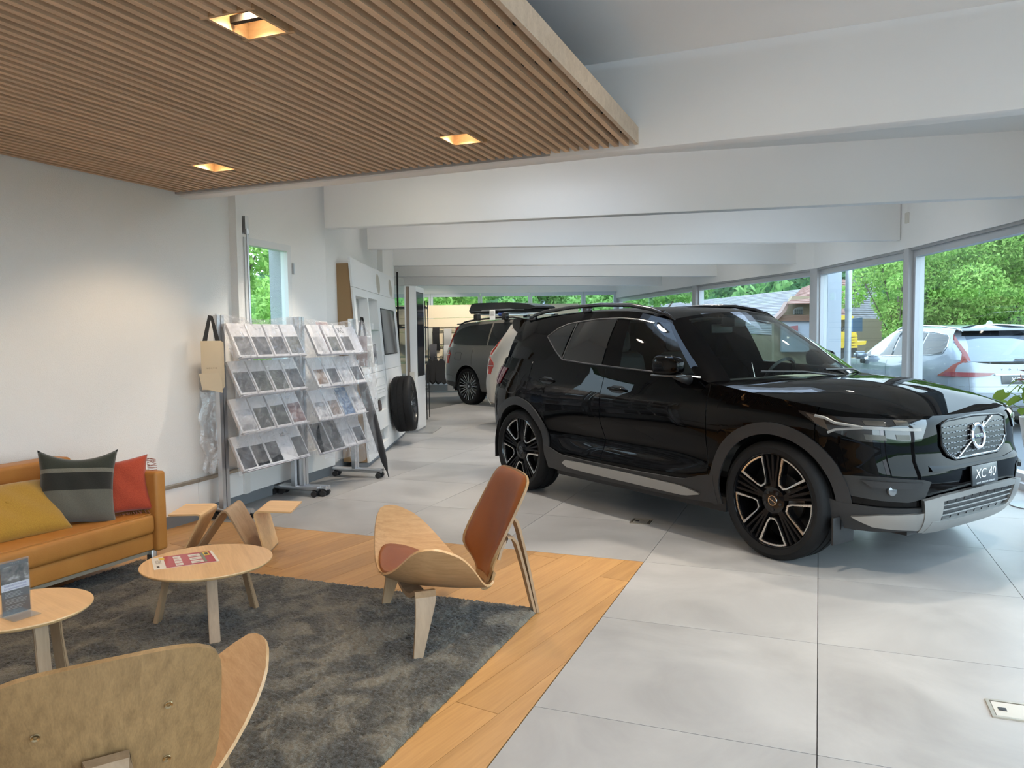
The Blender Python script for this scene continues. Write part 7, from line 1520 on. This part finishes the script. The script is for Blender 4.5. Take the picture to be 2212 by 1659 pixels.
LM = {'bright': leaf_mat('leaf_bright', (.16, .33, .06), (.42, .60, .17)), 'mid': leaf_mat('leaf_mid', (.11, .26, .06), (.32, .50, .17)), 'dark': leaf_mat('leaf_dark', (.05, .12, .055), (.15, .26, .12))}
def tree(x, y, h, w_, kind, label, seed, n=9000, size=.16, trunk=.22, low=.25, nb=22, group=None, cat='tree', bs=1.):
    t = empty('tree', (x, y, GZ), 0, label, cat, group); r_ = random.Random(seed); bl = []
    for i in range(nb):
        a = r_.uniform(0, 2 * PI); q = r_.uniform(0, 1) ** .6; z = h * (low + (1 - low) * r_.random()); k_ = math.sqrt(max(.08, 1 - ((z / h - (low + 1) / 2) / ((1 - low) / 2)) ** 2)); rr_ = w_ * .5 * k_ * q; s = w_ * bs * r_.uniform(.13, .23); bl.append((rr_ * math.cos(a), rr_ * math.sin(a), z, s, s, s * .75))
    bm = bmesh.new(); add_tube(bm, [Vector((0, 0, 0)), Vector((.05, 0, h * .3)), Vector((0, .05, h * .7))], [trunk, trunk * .75, trunk * .3], 9)
    for b_ in bl[:9]: add_tube(bm, [Vector((0, 0, h * low * .8)), Vector((b_[0] * .5, b_[1] * .5, (h * low + b_[2]) / 2)), Vector(b_[:3])], [trunk * .35, trunk * .2, .02], 6)
    bmobj('trunk', bm, M_BARK, t, True); leaves('crown', bl, n, size, LM[kind], t, seed); return t
tree(14.6, 22.8, 5.6, 7.0, 'bright', 'large bright green broadleaf tree rising behind the silver suv', 11, 120000, .058, .25, .17, 120, bs=.52)
tree(11.1, 22.4, 4.2, 2.8, 'bright', 'slimmer bright green tree with drooping twigs beside yellow machine', 12, 9000, .062, .07, .25, 26, bs=.8)
tree(19.5, 25.5, 5.6, 7., 'mid', 'broad green tree at right edge of the yard', 13, 60000, .06, .25, .12, 90, bs=.55)
tree(-5.6, 13.6, 4.8, 3.4, 'bright', 'bright tree seen through the small left window', 14, 22000, .075, .12, .1, 26)
for i, (x, y, h, w_, kd, lb) in enumerate(((-6.5, 25.5, 4.2, 4.6, 'bright', 'leafy tree outside the far window, behind the glass shelves'), (-2.2, 27., 3.3, 4.2, 'bright', 'leafy tree outside the far windows above the cream wall'), (.4, 30., 3.9, 4., 'mid', 'round tree outside the far windows above the roof box'), (4.4, 27.5, 4.2, 5., 'mid', 'leafy tree outside the corner of far windows'))): tree(x, y, h, w_, kd, lb, 30 + i, 14000, .10, .14, .2, 18)
# wooded hill: slope plus many conifer shaped trees
hl_ = []; 
def hill_z(x, y): return GZ + max(0, (y - 60)) * .22 + max(0, (y - 60)) * .05 * math.sin(x * .05)
NX, NY = 30, 16; hv = [[Vector((-90 + 200 * i / NX, 58 + 70 * j / NY, hill_z(-90 + 200 * i / NX, 58 + 70 * j / NY) - .05)) for j in range(NY + 1)] for i in range(NX + 1)]
bm = bmesh.new(); add_grid(bm, hv, True); S(bmobj('hill', bm, M_GRASS, None, True))
r_ = random.Random(21); hc = []
fw_ = empty('wooded_hillside', (0, 58, GZ), 0, 'dense wooded hillside of dark green trees beyond the roofs', 'forest')
for i in range(520):
    y = 62 + 60 * r_.random(); x = (-.28 + .95 * r_.random()) * y * 1.1; z = hill_z(x, y); h = r_.uniform(3.2, 6.2); w_ = r_.uniform(1.0, 2.0); hc.append((x, y - 58, z - GZ + h * .5, w_, w_, h * .55))
leaves('canopy', hc[:330], 36000, .50, LM['dark'], fw_, 77); leaves('canopy', hc[330:], 20000, .50, leaf_mat('leaf_forest', (.11, .24, .08), (.26, .42, .16)), fw_, 78)
# tiled roofs
def roof_plane(name, a_, b_, c_, d_, mat, par, nu, nv):
    """a,b eaves left/right, d,c ridge left/right: overlapping tile courses, each a strip with a lip"""
    a_, b_, c_, d_ = map(Vector, (a_, b_, c_, d_)); n = (b_ - a_).cross(d_ - a_).normalized(); bm = bmesh.new()
    for j in range(nv):
        t0, t1 = j / nv, (j + 1) / nv; l0, r0 = a_.lerp(d_, t0), b_.lerp(c_, t0); l1, r1 = a_.lerp(d_, t1), b_.lerp(c_, t1); q = [l0 + n * .03, r0 + n * .03, r1 + n * .012, l1 + n * .012, l0, r0]; v = [bm.verts.new(p) for p in q]; bm.faces.new(v[:4]); bm.faces.new((v[4], v[5], v[1], v[0]))
    return tag(bmobj(name, bm, mat, par), kind='stuff')
def tile_mat(name, c0, c1, sc=3.):
    k = NT(name); w_ = k.n('TexNoise', i_Scale=sc, i_Detail=5.); k.l(k.coords('Object', (1, 1, 3)), w_.inputs[0]); rp = k.ramp(w_.outputs[0], [(.35, c0), (.65, c1)]); k.l(rp, k.b.inputs['Base Color']); k.b.inputs['Roughness'].default_value = .85; return k.m
M_RG = tile_mat('roof_grey_pink', (.155, .14, .145), (.225, .205, .21)); M_RR = tile_mat('roof_red', (.21, .095, .07), (.31, .16, .12)); M_HW = plaster('house_render', (.34, .265, .18), 30., .3, .01)
YB = 34.
def at(px, py, Y):   # a picture ray at depth Y, used to set out the far buildings
    a = (px - 1106) / F_PX; b_ = (829.5 - py) / F_PX; v = _f + _rr * a + _uu * b_; return Vector((0, 0, EYE)) + v * (Y / v.y)
bn = empty('barn', (8, 38, GZ), 0, 'long barn with a faded grey pink tiled roof', 'building')
o_ = Vector((8, 38, GZ)); roof_plane('roof', at(1340, 705, 34) - o_, at(1760, 730, 31) - o_, at(1760, 622, 38) - o_, at(1340, 668, 44) - o_, M_RG, bn, 1, 26)
mesh('wall', [at(1340, 705, 34.2) - o_, at(1735, 730, 30.2) - o_, Vector((at(1735, 730, 30.2).x, 30.2, GZ)) - o_, Vector((at(1340, 705, 34.2).x, 34.2, GZ)) - o_], [(0, 1, 2, 3)], M_HW, bn)
hs = empty('gabled_house', (10.5, 28, GZ), 0, 'ochre house with red tiled roof and an arched window', 'building'); o_ = Vector((10.5, 28, GZ))
def hp(px, py, Y=28.): return at(px, py, Y) - o_
def hpoly(name, pts, mat, par, dep, Y=28.):
    p = [hp(x, y, Y) for x, y in pts]; n = len(p); b_ = [q + Vector((0, dep, 0)) for q in p]; o = mesh(name, p + b_, [tuple(range(n)), tuple(range(2 * n - 1, n - 1, -1))] + [(i, (i + 1) % n, n + (i + 1) % n, n + i) for i in range(n)], mat, par); bm = bmesh.new(); bm.from_mesh(o.data); bmesh.ops.recalc_face_normals(bm, faces=bm.faces[:]); bm.to_mesh(o.data); bm.free(); return o
hpoly('gable_wall', [(1672, 692), (1690, 676), (1704, 655), (1712, 640), (1790, 640), (1790, 790), (1672, 790)], M_HW, hs, .25)
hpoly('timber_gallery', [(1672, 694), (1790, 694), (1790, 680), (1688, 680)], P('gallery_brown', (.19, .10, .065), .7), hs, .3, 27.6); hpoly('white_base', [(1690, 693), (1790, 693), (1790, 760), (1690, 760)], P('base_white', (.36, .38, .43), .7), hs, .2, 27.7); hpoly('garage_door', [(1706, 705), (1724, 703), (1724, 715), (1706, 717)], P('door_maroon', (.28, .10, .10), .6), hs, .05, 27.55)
wf_ = hpoly('arched_window', [(1714, 679), (1714, 671), (1718, 666), (1725, 663), (1735, 663), (1735, 679)], P('window_pale', (.34, .34, .33), .5), hs, .05, 27.9)
for i in range(4):
    for j in range(3): hpoly('pane', [(1717 + 4.5 * i, 668.5 + 3.6 * j), (1720 + 4.5 * i, 668.5 + 3.6 * j), (1720 + 4.5 * i, 671 + 3.6 * j), (1717 + 4.5 * i, 671 + 3.6 * j)], P('pane_dark', (.05, .07, .09), .1), wf_, .02, 27.85)
roof_plane('roof', hp(1700, 657, 27.2), hp(1800, 655, 27.2), hp(1800, 600, 31), hp(1733, 622, 31), M_RR, hs, 1, 14); hpoly('verge_board', [(1660, 697), (1672, 690), (1690, 672), (1702, 651), (1708, 652), (1697, 674), (1678, 693), (1666, 700)], P('verge_red', (.28, .17, .14), .7), hs, .4, 27.4)
h2 = empty('red_roof_house', (11.5, 26, GZ), 0, 'house with a steep brick red tiled roof behind the tree', 'building'); o_ = Vector((11.5, 26, GZ))
roof_plane('roof', hp(1786, 690, 26), hp(1826, 688, 26), hp(1850, 605, 29), hp(1786, 603, 29), M_RR, h2, 1, 20); roof_plane('side_roof', hp(1824, 690, 26), hp(1905, 690, 28), hp(1890, 612, 31), hp(1846, 605, 29), M_RG, h2, 1, 18); hpoly('wall', [(1786, 688), (1905, 688), (1905, 790), (1786, 790)], M_HW, h2, .3, 26.6); hpoly('chimney', [(1855, 600), (1863, 600), (1863, 630), (1855, 630)], P('chimney_grey', (.15, .15, .16), .8), h2, .5, 28.); hpoly('blue_panel', [(1842, 688), (1863, 686), (1863, 716), (1842, 716)], P('panel_blue', (.11, .18, .28), .6), h2, .1, 25.)
# yellow road machine
ym = empty('yellow_machine', (10.0, 20.5, GZ), 0, 'yellow road machine standing on the grass beyond the yard', 'machine'); o_ = Vector((10.0, 20.5, GZ)); M_Y = P('machine_yellow', (.55, .36, .008), .4); YM = 20.
hpoly('hopper', [(1792, 722), (1810, 716), (1850, 718), (1852, 750), (1836, 752), (1830, 735), (1822, 752), (1792, 752)], M_Y, ym, .7, YM)
for i in range(5): hpoly('rib', [(1834, 724 + 6 * i), (1852, 723 + 6 * i), (1853, 727 + 6 * i), (1834, 728 + 6 * i)], M_Y, ym, .2, YM - .15)
hpoly('undercarriage', [(1794, 752), (1852, 752), (1852, 846), (1794, 848)], P('machine_dark', (.03, .03, .03), .7), ym, 1.2, YM + .1); hpoly('side_skid', [(1852, 738), (1872, 736), (1870, 744), (1852, 746)], M_Y, ym, .6, YM); hpoly('canopy_roof', [(1808, 686), (1815, 681), (1840, 681), (1846, 685), (1838, 690), (1816, 691)], M_Y, ym, 1.0, YM); tube('control_post', [hp(1815, 716, YM + .3), hp(1812, 700, YM + .3), hp(1807, 685, YM + .3)], .05, M_BLK, ym, 6); tube('hose', [hp(1818, 715, YM + .2), hp(1824, 706, YM + .2), hp(1832, 710, YM + .2), hp(1838, 713, YM + .2)], .03, M_BLK, ym, 6)
for x in (1805, 1837): hpoly('lifting_eye', [(x - 3, 719), (x - 2, 714), (x + 2, 714), (x + 3, 719)], M_Y, ym, .1, YM - .1)
# white facade pier and rain pipe just outside the glass
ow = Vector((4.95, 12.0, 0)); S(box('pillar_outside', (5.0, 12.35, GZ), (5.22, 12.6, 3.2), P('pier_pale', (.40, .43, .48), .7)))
dp_ = empty('rain_pipe', (5.36, 12.42, GZ), 0, 'grey white rain pipe running down outside the glass', 'pipe'); tube('pipe', [(0, 0, 0), (0, 0, 2.35), (.01, .02, 2.5), (.03, .1, 2.62), (.03, .16, 3.3)], .05, P('pipe_zinc', (.36, .38, .40), .4, .5), dp_, 14); [lathe('pipe_clamp', [(.05, -.02), (.058, -.02), (.058, .02), (.05, .02)], P('pipe_zinc', (.36, .38, .40), .4, .5), dp_, 14, 'Z', Matrix.Translation((0, 0, z))) for z in (.5, 1.9)]
# pale building and blue hill beyond the far window strip
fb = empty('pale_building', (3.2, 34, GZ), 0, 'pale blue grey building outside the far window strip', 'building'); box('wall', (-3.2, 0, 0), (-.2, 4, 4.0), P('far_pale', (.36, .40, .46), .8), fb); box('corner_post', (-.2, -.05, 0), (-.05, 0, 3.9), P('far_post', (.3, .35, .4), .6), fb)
# ---- anthurium by the glass, reaching into the picture at the right
pl_ = empty('anthurium', (4.10, 6.02, 0), 0, 'potted anthurium with red flowers by the window, beyond the black bonnet tip', 'plant'); r_ = random.Random(8)
lathe('stand', [(0, 0), (.19, 0), (.19, .008), (.03, .014), (.018, .03), (.018, .42), (.06, .44), (.06, .45), (0, .45)], P('stand_grey', (.30, .31, .33), .35, .7), pl_, 36); lathe('pot', [(0, .45), (.10, .45), (.135, .66), (.14, .70), (.125, .70), (.11, .66), (0, .655)], P('pot_white', (.7, .7, .7), .4), pl_, 28)
def heart(n=9):
    return [(.0, .12), (.28, .0), (.46, .22), (.40, .52), (.22, .80), (0, 1.0), (-.22, .80), (-.40, .52), (-.46, .22), (-.28, .0)]
M_ALEAF = leaf_mat('anthurium_leaf', (.13, .22, .04), (.22, .33, .07)); M_STEM = P('stem_green', (.12, .20, .05), .5); M_FLW = P('anthurium_red', (.42, .015, .02), .3)
def blade(name, base, tipdir, L, mat, curl=.25):
    t = Vector(tipdir).normalized(); sd_ = t.cross(Vector((r_.uniform(-.3, .3), r_.uniform(-.3, .3), 1))).normalized(); nn = sd_.cross(t); bm = bmesh.new(); mid = [bm.verts.new(base + t * (L * q) + nn * (-curl * L * q * q)) for q in (.12, .5, 1.)]
    H_ = heart(); ring = [bm.verts.new(base + sd_ * (x * L) + t * (y * L) + nn * (-curl * L * y * y + .12 * L * abs(x))) for x, y in H_]
    n = len(ring)
    for i in range(n):
        j = (i + 1) % n; y = (H_[i][1] + H_[j][1]) / 2; c_ = mid[0] if y < .35 else mid[1]
        try: bm.faces.new((ring[i], ring[j], c_))
        except ValueError: pass
    try: bm.faces.new((ring[2], mid[1], mid[0])); bm.faces.new((ring[8], mid[0], mid[1]))
    except ValueError: pass
    return bmobj(name, bm, mat, pl_, True)
for i in range(26):
    a = 2 * PI * i / 26 * 3.3 + .4; rr_ = r_.uniform(.08, .24); z = r_.uniform(.74, 1.02); b0 = Vector((rr_ * math.cos(a), rr_ * math.sin(a), z)); tube('stem', [Vector((0, 0, .66)), Vector((b0.x * .4, b0.y * .4, z * .92)), b0], .0035, M_STEM, pl_, 5); blade('leaf', b0, (math.cos(a), math.sin(a), r_.uniform(-.9, .35)), r_.uniform(.10, .16), M_ALEAF)
for i, (x, y, z) in enumerate(((-.15, -.05, 1.06), (-.13, .02, .985), (-.10, -.10, .93), (.05, -.12, 1.12), (.15, .05, 1.08), (.0, .1, 1.15))):
    b0 = Vector((x, y, z)); tube('stem', [Vector((0, 0, .66)), Vector((x * .5, y * .5, z * .86)), b0], .003, M_STEM, pl_, 5); blade('flower', b0, (-.8, -.2, .25), .075, M_FLW, .1); tube('spadix', [b0 + Vector((-.01, 0, .004)), b0 + Vector((-.02, -.005, .05))], .004, P('spadix_pale', (.5, .25, .2), .5), pl_, 6)
